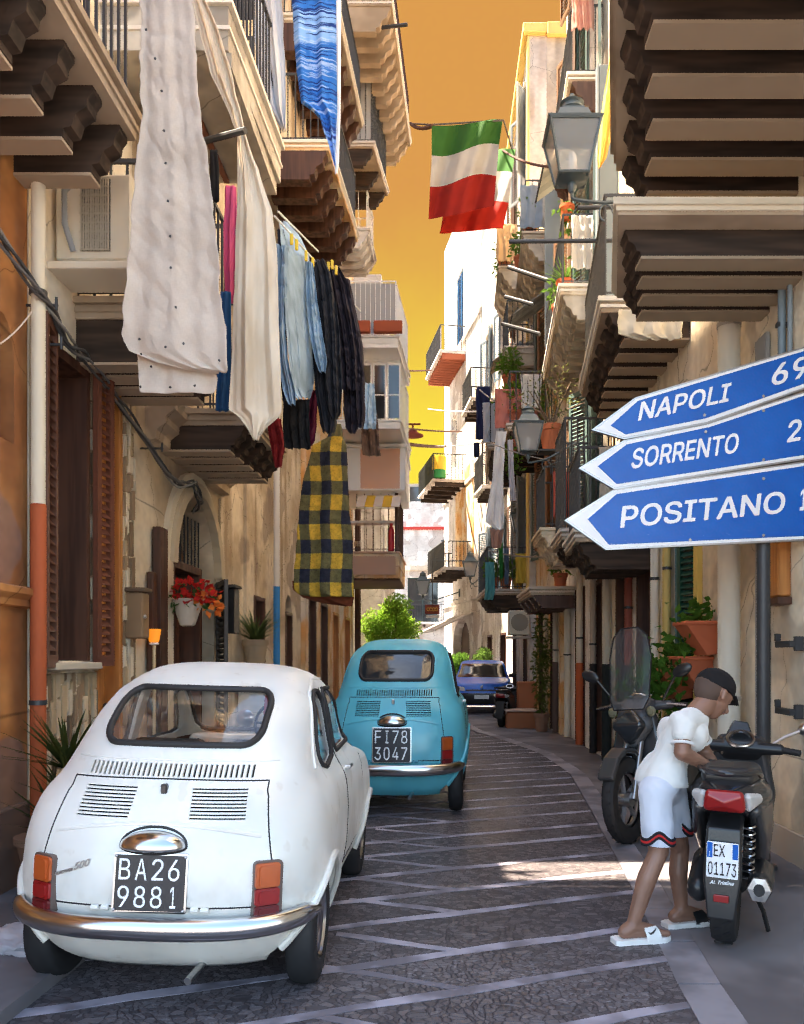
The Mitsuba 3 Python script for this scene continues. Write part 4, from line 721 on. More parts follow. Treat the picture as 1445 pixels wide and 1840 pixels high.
flag('front green, white and red flag hanging from the cable', (([226, 276, 330, 392], [216, 262, 316, 372]), (776, 776, 773, 770), (904, 897, 892, 887)), 12.0, 30)
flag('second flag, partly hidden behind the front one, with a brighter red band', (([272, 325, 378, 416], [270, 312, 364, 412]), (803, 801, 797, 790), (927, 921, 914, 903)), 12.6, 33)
# ================================================================ road signs
def road_sign(label, outline, inner, words, Ys, bolts=()):
    t = thing('road_sign', label, 'road sign'); pj = lambda P: [(at(x, y, Ys)[0], at(x, y, Ys)[2]) for x, y in P]
    O = Polygon(pj(outline)); M = AX_XZ(0)
    part(t, 'back_plate', XF(extr(O.buffer(0.012, join_style=2), 0.03), frame((0, Ys, 0), (1, 0, 0), (0, 0, 1), (0, 1, 0))), 'steel')
    part(t, 'white_border', XF(extr(O, 0.004), frame((0, Ys - 0.0045, 0), (1, 0, 0), (0, 0, 1), (0, 1, 0))), 'sign_white')
    part(t, 'blue_field', XF(extr(Polygon(pj(inner)), 0.003), frame((0, Ys - 0.008, 0), (1, 0, 0), (0, 0, 1), (0, 1, 0))), 'sign_blue')
    for (bx_, by_) in bolts: q = at(bx_, by_, Ys - .009); part(t, 'bolt', mv(lathe([(0, 0), (.010, 0), (.010, .006), (0, .006)], 8), *q, rx=PI / 2), 'steel')
    for w, bl, br, tl in words:
        o = at(*bl, Ys); e = at(*br, Ys) - o; hh = at(*tl, Ys) - o
        m = text_on(w, (0, 0, 0), (1, 0, 0), (0, 1, 0), 1.0, True); V = m.vertices
        V = o + V[:, :1] * e + V[:, 1:2] * hh + np.array([[0, -0.0085, 0]]) - V[:, 2:3] * np.array([[0, 0.003, 0]])
        part(t, 'lettering', trimesh.Trimesh(V, m.faces if np.linalg.det(np.c_[e, hh, (0, -.003, 0)]) > 0 else m.faces[:, ::-1], process=False), 'sign_white', label=f'white letters {w}')
    return t
SY = 5.62
road_sign('top arrow road sign reading NAPOLI', [(1070, 771), (1143, 717), (1452, 624), (1452, 694), (1270, 758), (1122, 786)], [(1097, 765), (1146, 721), (1449, 630), (1449, 688), (1268, 752), (1124, 781)], [('NAPOLI', (1146, 756), (1308, 721), (1152, 724)), ('69', (1385, 694), (1452, 675), (1388, 658))], SY, [(1266, 746), (1372, 712)])
road_sign('middle arrow road sign reading SORRENTO', [(1046, 841), (1122, 794), (1272, 763), (1452, 704), (1452, 822), (1105, 876)], [(1074, 838), (1126, 799), (1274, 768), (1449, 710), (1449, 817), (1108, 870)], [('SORRENTO', (1133, 842), (1324, 813), (1138, 808)), ('20', (1413, 795), (1470, 785), (1417, 758))], SY + 0.012, [(1268, 776), (1372, 738), (1372, 826)])
road_sign('bottom arrow road sign reading POSITANO, slightly scuffed', [(1020, 935), (1105, 882), (1452, 831), (1452, 968), (1090, 985)], [(1056, 933), (1108, 888), (1449, 837), (1449, 963), (1094, 979)], [('POSITANO', (1114, 948), (1408, 921), (1118, 911)), ('1', (1436, 917), (1448, 916), (1438, 880))], SY + 0.024, [(1240, 970), (1372, 860), (1372, 962)])
t = thing('sign_post', 'black post carrying the three blue road signs', 'post'); PY = 5.73; px = at(1372, 1180, PY)[0]
for z in (3.15, 2.80, 2.5): part(t, 'sign_bracket', bx(px - .06, px + .06, 5.655, PY - .03, z - .015, z + .015, .004), 'steel')
part(t, 'pole', rod((px, PY, -0.02), (px, PY, 3.35), 0.045, 16), 'iron', 40)
for z in (3.15, 2.85, 2.75, 2.5, 2.3): part(t, 'clamp', mv(lathe([(0.05, 0), (0.052, 0.0), (0.052, 0.04), (0.05, 0.04)], 14), px, PY, z), 'steel', 40)
part(t, 'base_plate', mv(lathe([(0.09, -0.006), (0.09, 0.02), (0.05, 0.03)], 14), px, PY, 0), 'iron', 40)
# ================================================================ small rounded cars
mat('dark_red_lens', (0.10, 0.004, 0.006), 0.12, clearcoat=0.8)
# tables of the body: height, half width, rear end, front end (metres from the rear bumper)
BODY = np.array([(0.165, .53, .24, 2.70), (0.22, .575, .17, 2.78), (0.30, .605, .12, 2.84), (0.40, .635, .085, 2.90), (0.52, .648, .075, 2.91), (0.64, .650, .085, 2.90), (0.74, .645, .115, 2.86),
    (0.82, .632, .160, 2.76), (0.87, .612, .195, 2.55), (0.91, .585, .225, 2.34), (0.96, .560, .262, 2.22), (1.02, .543, .315, 2.13), (1.10, .527, .40, 2.05), (1.20, .505, .525, 1.97),
    (1.28, .475, .66, 1.87), (1.33, .445, .77, 1.78), (1.37, .40, .88, 1.68), (1.395, .345, .98, 1.58), (1.41, .27, 1.08, 1.48), (1.418, .17, 1.18, 1.38), (1.42, .05, 1.26, 1.30)])
def bt(z): return [np.interp(z, BODY[:, 0], BODY[:, k]) for k in (1, 2, 3)]
_cs = __import__('scipy.interpolate', fromlist=['x']).PchipInterpolator(BODY[:, 0], BODY[:, 1:])
def car_surf(n_th=200, zs=None, off=0.0, zlo=0.22, zhi=1.42, bulge=True):
    zs = np.concatenate([np.linspace(0.165, 1.3, 68), 1.42 - (0.12) * (np.linspace(1, 0, 26)[1:]) ** 2]) if zs is None else zs
    V = []
    for z in zs:
        hw, yr, yf = _cs(z); hw, yr, yf = hw - off, yr + off, yf - off; hw = max(hw, 0.01)
        span = yf - yr; k = np.clip((z - 0.85) / 0.35, 0, 1)
        Rr, Rf, n = min(0.42, span * 0.49), min(0.52 - 0.2 * k, span * 0.49), 2.7
        th = np.linspace(-PI / 2, PI / 2, 61); sx = np.sign(np.sin(th)) * np.abs(np.sin(th)) ** (2 / n); cy = np.cos(th) ** (2 / n)
        rear = np.c_[hw * sx, yr + Rr * (1 - cy)]; fr = np.c_[-hw * sx, yf - Rf * (1 - cy)]
        m = 40; side = np.linspace(yr + Rr, yf - Rf, m + 2)[1:-1]
        P = np.vstack([rear, np.c_[np.full(m, hw), side], fr, np.c_[np.full(m, -hw), side[::-1]]])
        if bulge:
            for yw in (0.56, 2.40):
                b = 0.022 * np.exp(-((P[:, 1] - yw) / 0.34) ** 2 - ((z - 0.48) / 0.24) ** 2) * np.clip((np.abs(P[:, 0]) / max(hw, .1) - 0.6) / 0.4, 0, 1); P[:, 0] += np.sign(P[:, 0]) * b
        V.append(np.c_[P, np.full(len(P), z)])
    n = len(V[0]); V = np.vstack(V); Q = []; nz = len(zs)
    i, j = np.meshgrid(np.arange(nz - 1), np.arange(n), indexing='ij'); j2 = (j + 1) % n
    a, b, c, d = (i * n + j).ravel(), (i * n + j2).ravel(), ((i + 1) * n + j2).ravel(), ((i + 1) * n + j).ravel()
    Q = np.vstack([np.c_[a, b, c], np.c_[a, c, d]])
    cb, ct = len(V), len(V) + 1; V = np.vstack([V, V[:n].mean(0), V[-n:].mean(0)]); jj = np.arange(n)
    Q = np.vstack([Q, np.c_[np.full(n, cb), (jj + 1) % n, jj], np.c_[np.full(n, ct), (nz - 1) * n + jj, (nz - 1) * n + (jj + 1) % n]])
    m = trimesh.Trimesh(V, Q, process=False)
    if m.volume < 0: m.invert()
    return m
def yrear(x, z, o=0.0):
    hw, yr, yf = _cs(z); t = np.clip(abs(x) / hw, 0, 0.999); return yr + 0.42 * (1 - (1 - t ** 2.7) ** (1 / 2.7)) - o
def xside(y, z, o=0.0):
    hw, yr, yf = _cs(z); k = np.clip((z - 0.85) / 0.35, 0, 1); Rf = min(0.52 - 0.2 * k, (yf - yr) * .49)
    t = max(0, (yr + 0.42 - y) / 0.42, (y - yf + Rf) / Rf); return hw * (1 - min(t, 0.999) ** 2.7) ** (1 / 2.7) + o
def yfront(x, z, o=0.0):
    hw, yr, yf = _cs(z); k = np.clip((z - 0.85) / 0.35, 0, 1); Rf = min(0.52 - 0.2 * k, (yf - yr) * .49); t = np.clip(abs(x) / hw, 0, .999); return yf - Rf * (1 - (1 - t ** 2.7) ** (1 / 2.7)) + o
REARW = rrect(-0.345, 0.345, 1.072, 1.302, 0.075, 8)
QUART = [(0.80, 0.945), (0.90, 0.925), (1.16, 0.95), (1.21, 0.98), (1.22, 1.24), (1.19, 1.285), (1.06, 1.288), (0.94, 1.24), (0.80, 1.08), (0.775, 0.99)]
DOORW = [(1.31, 0.985), (1.35, 0.955), (1.92, 0.965), (1.95, 0.99), (1.76, 1.26), (1.72, 1.285), (1.35, 1.288), (1.31, 1.26)]
WIND = rrect(-0.42, 0.42, 0.975, 1.30, 0.07, 6)
def dense(P, closed=True, step=0.02):
    P = np.array(P + ([P[0]] if closed else []), float); O = []
    for a, b in zip(P[:-1], P[1:]):
        k = max(1, int(np.linalg.norm(b - a) / step)); O += [a + (b - a) * t for t in np.arange(k) / k]
    return np.array(O if closed else O + [P[-1]])
def patch(poly, fn, nu=24, nv=16):
    """a sheet over the polygon (one interval per row), lifted by fn(a, b) -> point"""
    pg = Polygon(poly); x0, z0, x1, z1 = pg.bounds; V = []
    for z in np.linspace(z0 + 0.002, z1 - 0.002, nv):
        s = pg.intersection(sbox(x0 - 1, z - 1e-4, x1 + 1, z + 1e-4)).bounds
        for u in np.linspace(s[0], s[2], nu): V.append(fn(u, z))
    idx = np.arange(nu * nv).reshape(nv, nu); a, b, c, d = idx[:-1, :-1].ravel(), idx[:-1, 1:].ravel(), idx[1:, 1:].ravel(), idx[1:, :-1].ravel()
    return trimesh.Trimesh(np.array(V), np.vstack([np.c_[a, b, c], np.c_[a, c, d]]), process=False)
_shell = None
def car_shell():
    global _shell
    if _shell is not None: return _shell
    out = man(car_surf())
    zz = np.concatenate([np.linspace(0.165, 1.3, 31), 1.42 - 0.12 * np.linspace(1, 0, 12)[1:] ** 2]); inn = car_surf(zs=zz, off=0.03, bulge=False)
    inn.vertices[:, 2] = 0.25 + (inn.vertices[:, 2] - 0.165) * (1.395 - 0.25) / 1.255
    b = out - man(inn)
    def cut(poly, M): return man(XF(extr(Polygon(poly), 1.0), M))
    b = b - cut(REARW, frame((0, -0.2, 0), (1, 0, 0), (0, 0, 1), (0, 1, 0)))
    b = b - cut(WIND, frame((0, 1.62, 0), (1, 0, 0), (0, 0, 1), (0, 1.0, 0)))
    for P in (QUART, DOORW):
        b = b - man(XF(extr(Polygon(P), 3.0), AX_YZ(-1.5)))
    for yw in (0.56, 2.40):
        for s in (1, -1):
            c = trimesh.creation.cylinder(radius=0.295, height=0.6, sections=40); b = b - man(mv(c, s * 0.72, yw, 0.27, ry=PI / 2))
    sl = []
    for k in range(33):
        x = -0.345 + 0.69 * k / 32; sl.append(man(bx(x - 0.0052, x + 0.0052, yrear(x, .97) - 0.05, yrear(x, .97) + 0.1, 0.948, 0.998)))
    for s in (-1, 1):
        for k in range(9):
            z = 0.905 - 0.0135 * k; e = 0.01 * k / 8; sl.append(man(bx(s * (0.115 + e), s * (0.34 + e), -0.1, 0.42, z - 0.0032, z + 0.0032)))
    b = b - m3.Manifold.batch_boolean(sl, m3.OpType.Add)
    _shell = tri(b); return _shell
def small_car(label, paint, plate, loc, yaw, roll=0.0, zs=1.0, detail=True, mirror_red=True, emblem=None, pcol=(0.7, 0.7, 0.66), ps=1.0, lx=0.462):
    t = thing('small_car', label, 'car')
    M = trimesh.transformations.rotation_matrix(yaw, [0, 0, 1]) @ trimesh.transformations.rotation_matrix(roll, [0, 1, 0]) @ np.diag([0.99, 1, zs, 1.0]); M[:3, 3] = loc
    def P(name, m, mt, smooth=False, root=None, **kw): return part(root or t, name, XF(tri(m), M), mt, smooth, **kw)
    body = P('body', car_shell(), paint, 32)
    # dark inside: engine bulkhead, floor, wheel housings
    P('interior_floor', J(tri(man(car_surf(zs=np.linspace(0.30, 0.93, 24), off=0.05, bulge=False)) ^ man(bx(-0.6, 0.6, 0, 0.74, 0, 2))), bx(-0.36, 0.36, 0.741, 2.6, 0.26, 0.40)), 'black_plastic')
    P('parcel_shelf', bx(-0.42, 0.42, 0.44, 0.80, 0.932, 0.95), 'vc', col=(0.09, 0.085, 0.08))
    # glass, gaskets
    for nm, poly, fn in (('rear_window', REARW, lambda u, z: (u, yrear(u, z, -0.012), z)), ('windscreen', WIND, lambda u, z: (u, yfront(u, z, -0.012), z))):
        w = P(nm, patch(poly, fn), ('dark_glass' if nm == 'rear_window' and not detail else 'glass'), True)
        g = np.array([(x, (yrear(x, z, 0.004) if nm[0] == 'r' else yfront(x, z, 0.004)), z) for x, z in dense(poly)]); P('gasket', tube(g, 0.0155, 8, True, up=(0, 1, 0)), 'rubber', 40, root=w)
    for s in (1, -1):
        for nm, poly in (('quarter_window', QUART), ('door_window', DOORW)):
            w = P(nm, patch(poly, lambda u, z: (s * xside(u, z, -0.012), u, z), 14, 12), 'glass', True)
            g = np.array([(s * xside(y, z, 0.003), y, z) for y, z in dense(poly)]); P('gasket', tube(g, 0.013, 8, True, up=(1, 0, 0)), 'rubber', 40, root=w)
    # seams of the engine lid and doors, roof gutter
    seam = lambda pts: tube(np.array(pts), 0.0034, 6)
    lid = [(0.415 + 0.0 * z, z) for z in np.linspace(0.935, 0.90, 3)] + [(np.interp(z, [0.46, 0.9], [0.50, 0.42]), z) for z in np.linspace(0.88, 0.47, 16)]
    L = [(x, yrear(x, 0.935 + 0.006 * math.cos(3 * x), 0.0005), 0.935 + 0.006 * math.cos(3 * x)) for x in np.linspace(-0.415, 0.415, 30)]
    L2 = [(x, yrear(x, 0.455, 0.0005), 0.455) for x in np.linspace(-0.5, 0.5, 30)]
    ss = [seam(L), seam(L2)] + [seam([(s * x, yrear(x, z, 0.0005), z) for x, z in lid]) for s in (1, -1)]
    for s in (1, -1):
        ss.append(seam([(s * xside(y, z, 0.0005), y, z) for y, z in [(1.275, z) for z in np.linspace(0.36, 1.30, 24)]])); ss.append(seam([(s * xside(y, 0.36, 0.0005), y, 0.36) for y in np.linspace(1.275, 2.05, 12)]))
        ss.append(seam([(s * xside(2.05, z, 0.0005), 2.05, z) for z in np.linspace(0.36, 0.95, 14)]))
    for q in ss: P('panel_seam', q, 'rubber', root=body)
    up = [(x, yrear(x, 1.012, -0.001), 1.012) for x in np.linspace(-0.44, 0.44, 40)]; P('pressed_ridge', tube(np.array(up), 0.006, 6), paint, 40, root=body)
    wv = [(x, yrear(x, 0.775 - 0.05 * (x / 0.45) ** 2, -0.003), 0.775 - 0.05 * (x / 0.45) ** 2) for x in np.linspace(-0.42, 0.42, 40)]; P('pressed_ridge', tube(np.array(wv), 0.010, 8), paint, 40, root=body)
    for s in (1, -1):
        gt = [(s * xside(y, z, 0.002), y, z) for y, z in zip(np.linspace(0.62, 1.9, 30), np.interp(np.linspace(0.62, 1.9, 30), [0.62, 0.75, 0.95, 1.25, 1.7, 1.9], [0.95, 1.12, 1.28, 1.345, 1.335, 1.28]))]; P('roof_gutter', tube(np.array(gt), 0.008, 6), paint, 40, root=body)
        for yw in (0.56, 2.40):
            a = np.linspace(-0.08, PI + 0.08, 34); ar = [(s * (xside(yw + 0.30 * math.cos(q), 0.27 + 0.30 * math.sin(q), 0.018) + 0.004), yw + 0.302 * math.cos(q), 0.27 + 0.302 * math.sin(q)) for q in a]; P('arch_lip', tube(np.array(ar), 0.017, 8), paint, 40, root=body)
        h = P('door_handle', J(rod((s * xside(1.36, 0.86, 0.02), 1.345, 0.862), (s * xside(1.36, 0.86, 0.028), 1.46, 0.862), 0.010, 8), rod((s * xside(1.36, 0.86, 0.0), 1.36, 0.862), (s * xside(1.36, 0.86, 0.03), 1.36, 0.862), 0.012, 8)), 'chrome', 40)
    # lights
    for s in (1, -1):
        hs = P('tail_light', XF(extr(Polygon(rrect(-0.061, 0.061, 0.40, 0.640, 0.02, 4)), 0.035), frame((s * lx, yrear(lx - .01, .5, 0.028), 0), (math.cos(s * .55), math.sin(s * .55), 0), (0, 0.04, 1), (-math.sin(s * .55), math.cos(s * .55), 0))), 'vc_satin', col=(0.10, 0.07, 0.06))
        for nm, za, zb, mt in (('orange_lens', 0.535, 0.632, 'orange_lens'), ('red_lens', 0.466, 0.532, 'red_lens'), ('dark_lens', 0.408, 0.463, 'dark_red_lens')):
            q = extr(Polygon(rrect(-0.052, 0.052, za, zb, 0.012, 4)), 0.018); q2 = extr(Polygon(rrect(-0.036, 0.036, za + 0.008, zb - 0.008, 0.012, 4)), 0.03); q2.apply_translation((0, 0, -0.008)); q = J(q, q2)
            P(nm, XF(q, frame((s * lx, yrear(lx - .01, .5, 0.042), 0), (math.cos(s * .55), math.sin(s * .55), 0), (0, 0.04, 1), (-math.sin(s * .55), math.cos(s * .55), 0))), mt, root=hs)
    # plate with its chrome lamp
    pz = 0.437; tilt = 0.10; PM = lambda d: frame((0, yrear(0, 0.56, 0.014 + d), pz), (ps, 0, 0), (0, tilt * ps, ps), (0, 1, -tilt))
    p_ = P('number_plate', XF(extr(Polygon(rrect(-0.148, 0.148, 0, 0.232, 0.008, 3)), 0.008), PM(0.0)), 'chrome', 0)
    P('plate_face', XF(extr(Polygon(rrect(-0.140, 0.140, 0.008, 0.224, 0.006, 3)), 0.004), PM(0.003)), 'plate_black', root=p_)
    for row, (txt, z) in enumerate(zip(plate, (0.128, 0.022))):
        for k, ch in enumerate(txt):
            if ch == ' ': continue
            x0 = -0.126 + 0.066 * k; wd = 0.024 if ch in '1I' else 0.046
            Mx = PM(0.0045); o = Mx[:3, :3] @ np.array([x0 + (0.012 if ch in '1I' else 0), z, 0]) + Mx[:3, 3]
            P('plate_letter', text_on(ch, o, Mx[:3, :3] @ np.array([wd, 0, 0]), Mx[:3, :3] @ np.array([0, 0.082, 0]), 0.0015, False), 'sign_white', root=p_)
    for sx in (-.138, .138):
        for sz in (0.012, 0.22): o = PM(0.006) @ np.array([sx, sz, 0, 1]); P('plate_screw', mv(trimesh.creation.icosphere(1, 0.007), *o[:3]), 'chrome', True, root=p_)
    dome = trimesh.creation.icosphere(4, 1.0); dv = dome.vertices.copy(); dv[:, 2] = np.where(dv[:, 2] < 0, dv[:, 2] * 0.35, dv[:, 2]); dome = trimesh.Trimesh(dv * (0.132, 0.075, 0.062), dome.faces, process=False)
    lamp = P('plate_lamp', mv(dome, 0, yrear(0, 0.70 + (ps - 1) * .25, 0.005), 0.695 + (ps - 1) * .25), 'chrome', True); P('lamp_rim', mv(tube(np.array([(0.134 * math.cos(a), 0.06 * math.sin(a) * 0.4, 0.070 * math.sin(a) if math.sin(a) > 0 else 0.028 * math.sin(a)) for a in np.linspace(0, 2 * PI, 40)[:-1]]), 0.006, 6, True, up=(0, 1, 0)), 0, yrear(0, 0.72 + (ps - 1) * .25, 0.004), 0.695 + (ps - 1) * .25), 'rubber', 40, root=lamp)
    P('lid_catch', J(bx(-0.013, 0.013, yrear(0, .905, 0.02), yrear(0, .905, -0.01), 0.885, 0.925, 0.005), bx(-0.017, 0.017, yrear(0, .92, 0.012), yrear(0, .92, -0.01), 0.893, 0.907, 0.004)), 'black_gloss' if detail else 'chrome')
    for x in (-0.20, 0.20): P('lid_hinge', J(rod((x - 0.035, yrear(x, .45, 0.008), 0.45), (x - 0.006, yrear(x, .45, 0.008), 0.45), 0.010, 8), rod((x + 0.006, yrear(x, .45, 0.008), 0.45), (x + 0.035, yrear(x, .45, 0.008), 0.45), 0.010, 8)), 'vc_satin', col=pcol)
    # bumper
    th = np.linspace(-1.38, 1.38, 61); n = 2.7; bw, yb = 0.638, 0.02
    bp = np.array([(bw * np.sign(math.sin(a)) * abs(math.sin(a)) ** (2 / n), yb + 0.44 * (1 - math.cos(a) ** (2 / n)), 0.385 + 0.018 * abs(math.sin(a)) ** 3) for a in th])
    taper = np.interp(np.abs(th), [0, 1.2, 1.38], [0.044, 0.040, 0.020])
    P('bumper', bumper_mesh(bp, taper), 'chrome', 50)
    for x in (-0.25, 0.18): P('bumper_bolt', mv(trimesh.creation.icosphere(2, 0.012), x, yrear(x, .38, 0.085), 0.39), 'chrome', True)
    P('exhaust_pipe', tube([(0.17, 0.40, 0.20), (0.18, 0.20, 0.185), (0.16, 0.08, 0.165)], [0.015, 0.015, 0.016], 12), 'steel', 40)
    # wheels
    for s in (1, -1):
        for k, yw in enumerate((0.56, 2.40)):
            ty = lathe([(0.155, -0.062), (0.205, -0.068), (0.240, -0.062), (0.256, -0.045), (0.262, -0.015), (0.262, 0.015), (0.256, 0.045), (0.240, 0.062), (0.205, 0.068), (0.155, 0.062)], 48, False)
            w = P('wheel', mv(ty, s * 0.565, yw, 0.262, ry=PI / 2), 'rubber', 45)
            P('rim', mv(lathe([(0.0, 0.040), (0.05, 0.045), (0.09, 0.036), (0.115, 0.050), (0.150, 0.046), (0.160, 0.062), (0.165, 0.03)], 36, False), s * 0.565, yw, 0.262, ry=s * PI / 2), 'chrome', 40, root=w)
            P('hub_back', mv(lathe([(0.0, -0.03), (0.158, -0.03), (0.158, 0.02), (0, 0.02)], 24), s * 0.565, yw, 0.262, ry=PI / 2), 'black_plastic', root=w)
    # inside: seats, steering wheel, mirrors
    for x in (-0.25, 0.25):
        P('seat', trimesh.convex.convex_hull(np.vstack([hull([((x - 0.16, 1.15, 0.5), .05), ((x + 0.16, 1.15, 0.5), .05), ((x - 0.15, 1.02, 0.99), .04), ((x + 0.15, 1.02, 0.99), .04)]).vertices])), 'vc_satin', 40, col=(0.06, 0.05, 0.045))
    P('dashboard', bx(-0.45, 0.45, 1.98, 2.14, 0.86, 0.955, 0.02), 'vc_satin', col=pcol)
    a = np.linspace(0, 2 * PI, 33)[:-1]; sw_ = tube(np.array([(0.14 * math.cos(q), 0, 0.14 * math.sin(q)) for q in a]), 0.009, 8, True, up=(0, 1, 0)); sp = J(sw_, rod((-0.14, 0, 0), (0.14, 0, 0), 0.007, 6), mv(trimesh.creation.icosphere(2, 0.03), 0, 0, 0), rod((0, 0, 0), (0, 0.3, -0.12), 0.012, 6))
    P('steering_wheel', mv(sp, 0.17, 1.72, 1.06, rx=-0.45), 'black_plastic', 40)
    P('interior_mirror', J(bx(-0.02, 0.11, 1.77, 1.79, 1.235, 1.285, 0.01), rod((0.04, 1.78, 1.28), (0.04, 1.74, 1.335), 0.006, 6)), 'black_plastic')
    if mirror_red:
        P('hanging_tag', hull([((0.09, 1.76, 1.21), .016), ((0.10, 1.76, 1.12), .034), ((0.10, 1.76, 1.07), .022)]), 'vc_cloth', True, col=(0.5, 0.03, 0.03), label='red charm hanging from the mirror')
    dm = P('door_mirror', mv(lathe([(0.0, 0.0), (0.052, 0.004), (0.056, 0.012), (0.03, 0.03), (0, 0.034)], 20), -0.64 if not detail else -0.10, 2.02 if detail else 2.0, 1.06, rx=PI / 2), 'chrome', 40) if detail else None
    if emblem:
        for (w, bl, br, hh) in emblem:
            o = np.array((bl[0], yrear(bl[0], bl[1], 0.004), bl[1])); e = np.array((br[0], yrear(br[0], br[1], 0.004), br[1])); P('emblem', text_on(w, o, e - o, np.array((hh * 0.25, 0.0, hh)), 0.003, True), 'steel', label='slanting metal script on the engine lid')
    return t
def bumper_mesh(bp, hz):
    """chrome blade: a C-shaped section swept along the rear"""
    d = np.gradient(bp, axis=0); d /= np.linalg.norm(d, axis=1, keepdims=True); out = np.c_[d[:, 1], -d[:, 0], np.zeros(len(d))]
    S = [(-0.012, 1.0), (0.004, 1.02), (0.022, 0.72), (0.030, 0.25), (0.030, -0.25), (0.022, -0.72), (0.004, -1.02), (-0.012, -1.0), (0.010, -0.4), (0.010, 0.4)]
    V = np.vstack([[bp[i] + out[i] * o + np.array([0, 0, h * hz[i]]) for o, h in S] for i in range(len(bp))]); m = len(S); Q = []
    for i in range(len(bp) - 1):
        for j in range(m):
            j2 = (j + 1) % m; a, b, c, e = i * m + j, i * m + j2, (i + 1) * m + j2, (i + 1) * m + j; Q += [(a, c, b), (a, e, c)]
    for base, rev in ((0, False), ((len(bp) - 1) * m, True)):
        for f in ((0, 1, 9), (1, 2, 9), (2, 3, 9), (3, 8, 9), (3, 4, 8), (4, 5, 8), (5, 6, 8), (6, 7, 8)):
            f = tuple(base + q for q in f); Q.append(f[::-1] if rev else f)
    return trimesh.Trimesh(V, np.array(Q), process=False)
small_car('white rounded small car with a black plate, seen from behind at the left', 'car_white', ('BA26', '9881'), (-1.165, 3.235, 0.0), -0.006, 0.030, 1.0, True, True, [('nuova', (-0.415, 0.555), (-0.325, 0.585), 0.018), ('500', (-0.318, 0.588), (-0.255, 0.610), 0.030)])
small_car('turquoise rounded small car with a black plate, parked ahead of the white one', 'car_teal', ('FI78', '3047'), (-0.43, 7.35, 0.0), -0.045, 0.0, 1.15, False, False, None, (0.05, 0.27, 0.37), 1.2, 0.50)
# ---- blue hatchback facing the camera
t = thing('hatchback', 'bright blue hatchback facing us at the far end of the street', 'car')
HB = np.array([(0.22, .74, 0.06, 3.5), (0.32, .80, 0.0, 3.55), (0.50, .815, -0.02, 3.56), (0.66, .815, 0.03, 3.55), (0.76, .81, .10, 3.52), (0.84, .80, .32, 3.5), (0.92, .775, .80, 3.45), (1.0, .735, 1.02, 3.38), (1.15, .685, 1.36, 3.28), (1.30, .64, 1.72, 3.15), (1.36, .60, 1.95, 3.0), (1.39, .48, 2.2, 2.8), (1.40, .3, 2.4, 2.6)])
hs = __import__('scipy.interpolate', fromlist=['x']).PchipInterpolator(HB[:, 0], HB[:, 1:])
def hb_y(x, z, o=0.0):
    hw, ya, yb = hs(z); q = np.clip(abs(x) / hw, 0, .999); return ya + 0.3 * (1 - (1 - q ** 3.2) ** (1 / 3.2)) - o
V = []; zs_ = np.linspace(0.22, 1.40, 60)
for z in zs_:
    hw, ya, yb = hs(z); R = min(0.3, (yb - ya) * .49); th = np.linspace(-PI / 2, PI / 2, 31); sx = np.sign(np.sin(th)) * np.abs(np.sin(th)) ** (2 / 3.2); cy = np.cos(th) ** (2 / 3.2)
    V.append(np.c_[np.r_[hw * sx, -hw * sx], np.r_[ya + R * (1 - cy), yb - R * (1 - cy)], np.full(62, z)])
V = np.vstack(V); n = 62; i, j = np.meshgrid(np.arange(59), np.arange(n), indexing='ij'); j2 = (j + 1) % n; a, b, c, d = (i * n + j).ravel(), (i * n + j2).ravel(), ((i + 1) * n + j2).ravel(), ((i + 1) * n + j).ravel()
Q = np.vstack([np.c_[a, b, c], np.c_[a, c, d]]); V = np.vstack([V, V[:n].mean(0), V[-n:].mean(0)]); jj = np.arange(n); Q = np.vstack([Q, np.c_[np.full(n, len(V) - 2), (jj + 1) % n, jj], np.c_[np.full(n, len(V) - 1), 59 * n + jj, 59 * n + (jj + 1) % n]])
HM = frame((1.06, 21.0, 0), (0.92, -0.055, 0), (0.055, 0.92, 0), (0, 0, 0.97)); hp = lambda nm, m, mt, sm=False, **k: part(t, nm, XF(tri(m), HM), mt, sm, **k)
hp('body', trimesh.Trimesh(V, Q, process=False), 'car_blue', 40)
hp('windscreen', patch([(-0.70, 0.945), (0.70, 0.945), (0.585, 1.30), (-0.585, 1.30)], lambda u, z: (u, hb_y(u, z, 0.008), z), 20, 12), 'dark_glass', True)
hp('bumper', patch([(-0.79, 0.25), (0.79, 0.25), (0.80, 0.55), (-0.80, 0.55)], lambda u, z: (u, hb_y(u, z, 0.03), z), 30, 8), 'black_plastic', True)
for s in (-1, 1):
    hp('headlight', patch([(s * 0.46, 0.60), (s * 0.74, 0.62), (s * 0.74, 0.73), (s * 0.46, 0.70)], lambda u, z: (u, hb_y(u, z, 0.015), z), 10, 6), 'vc_gloss', True, col=(0.62, 0.62, 0.6))
    for yw in (0.75, 2.9):
        hp('wheel', mv(lathe([(0.0, -0.08), (0.24, -0.08), (0.28, -0.05), (0.28, 0.05), (0.24, 0.08), (0, 0.08)], 28), s * 0.73, yw, 0.28, ry=PI / 2), 'rubber', 40)
    hp('door_mirror', hull([((s * 0.80, 1.15, 0.98), .05), ((s * 0.92, 1.18, 1.0), .06)]), 'black_plastic', 40)
    hp('side_window', patch([(1.3, 0.97), (2.8, 0.97), (2.7, 1.26), (1.6, 1.26)], lambda y, z: (s * (hs(z)[0] + 0.005), y, z), 12, 8), 'dark_glass', True)
pk = hp('number_plate', bx(-0.2, 0.2, -0.065, -0.052, 0.40, 0.50), 'sign_white')
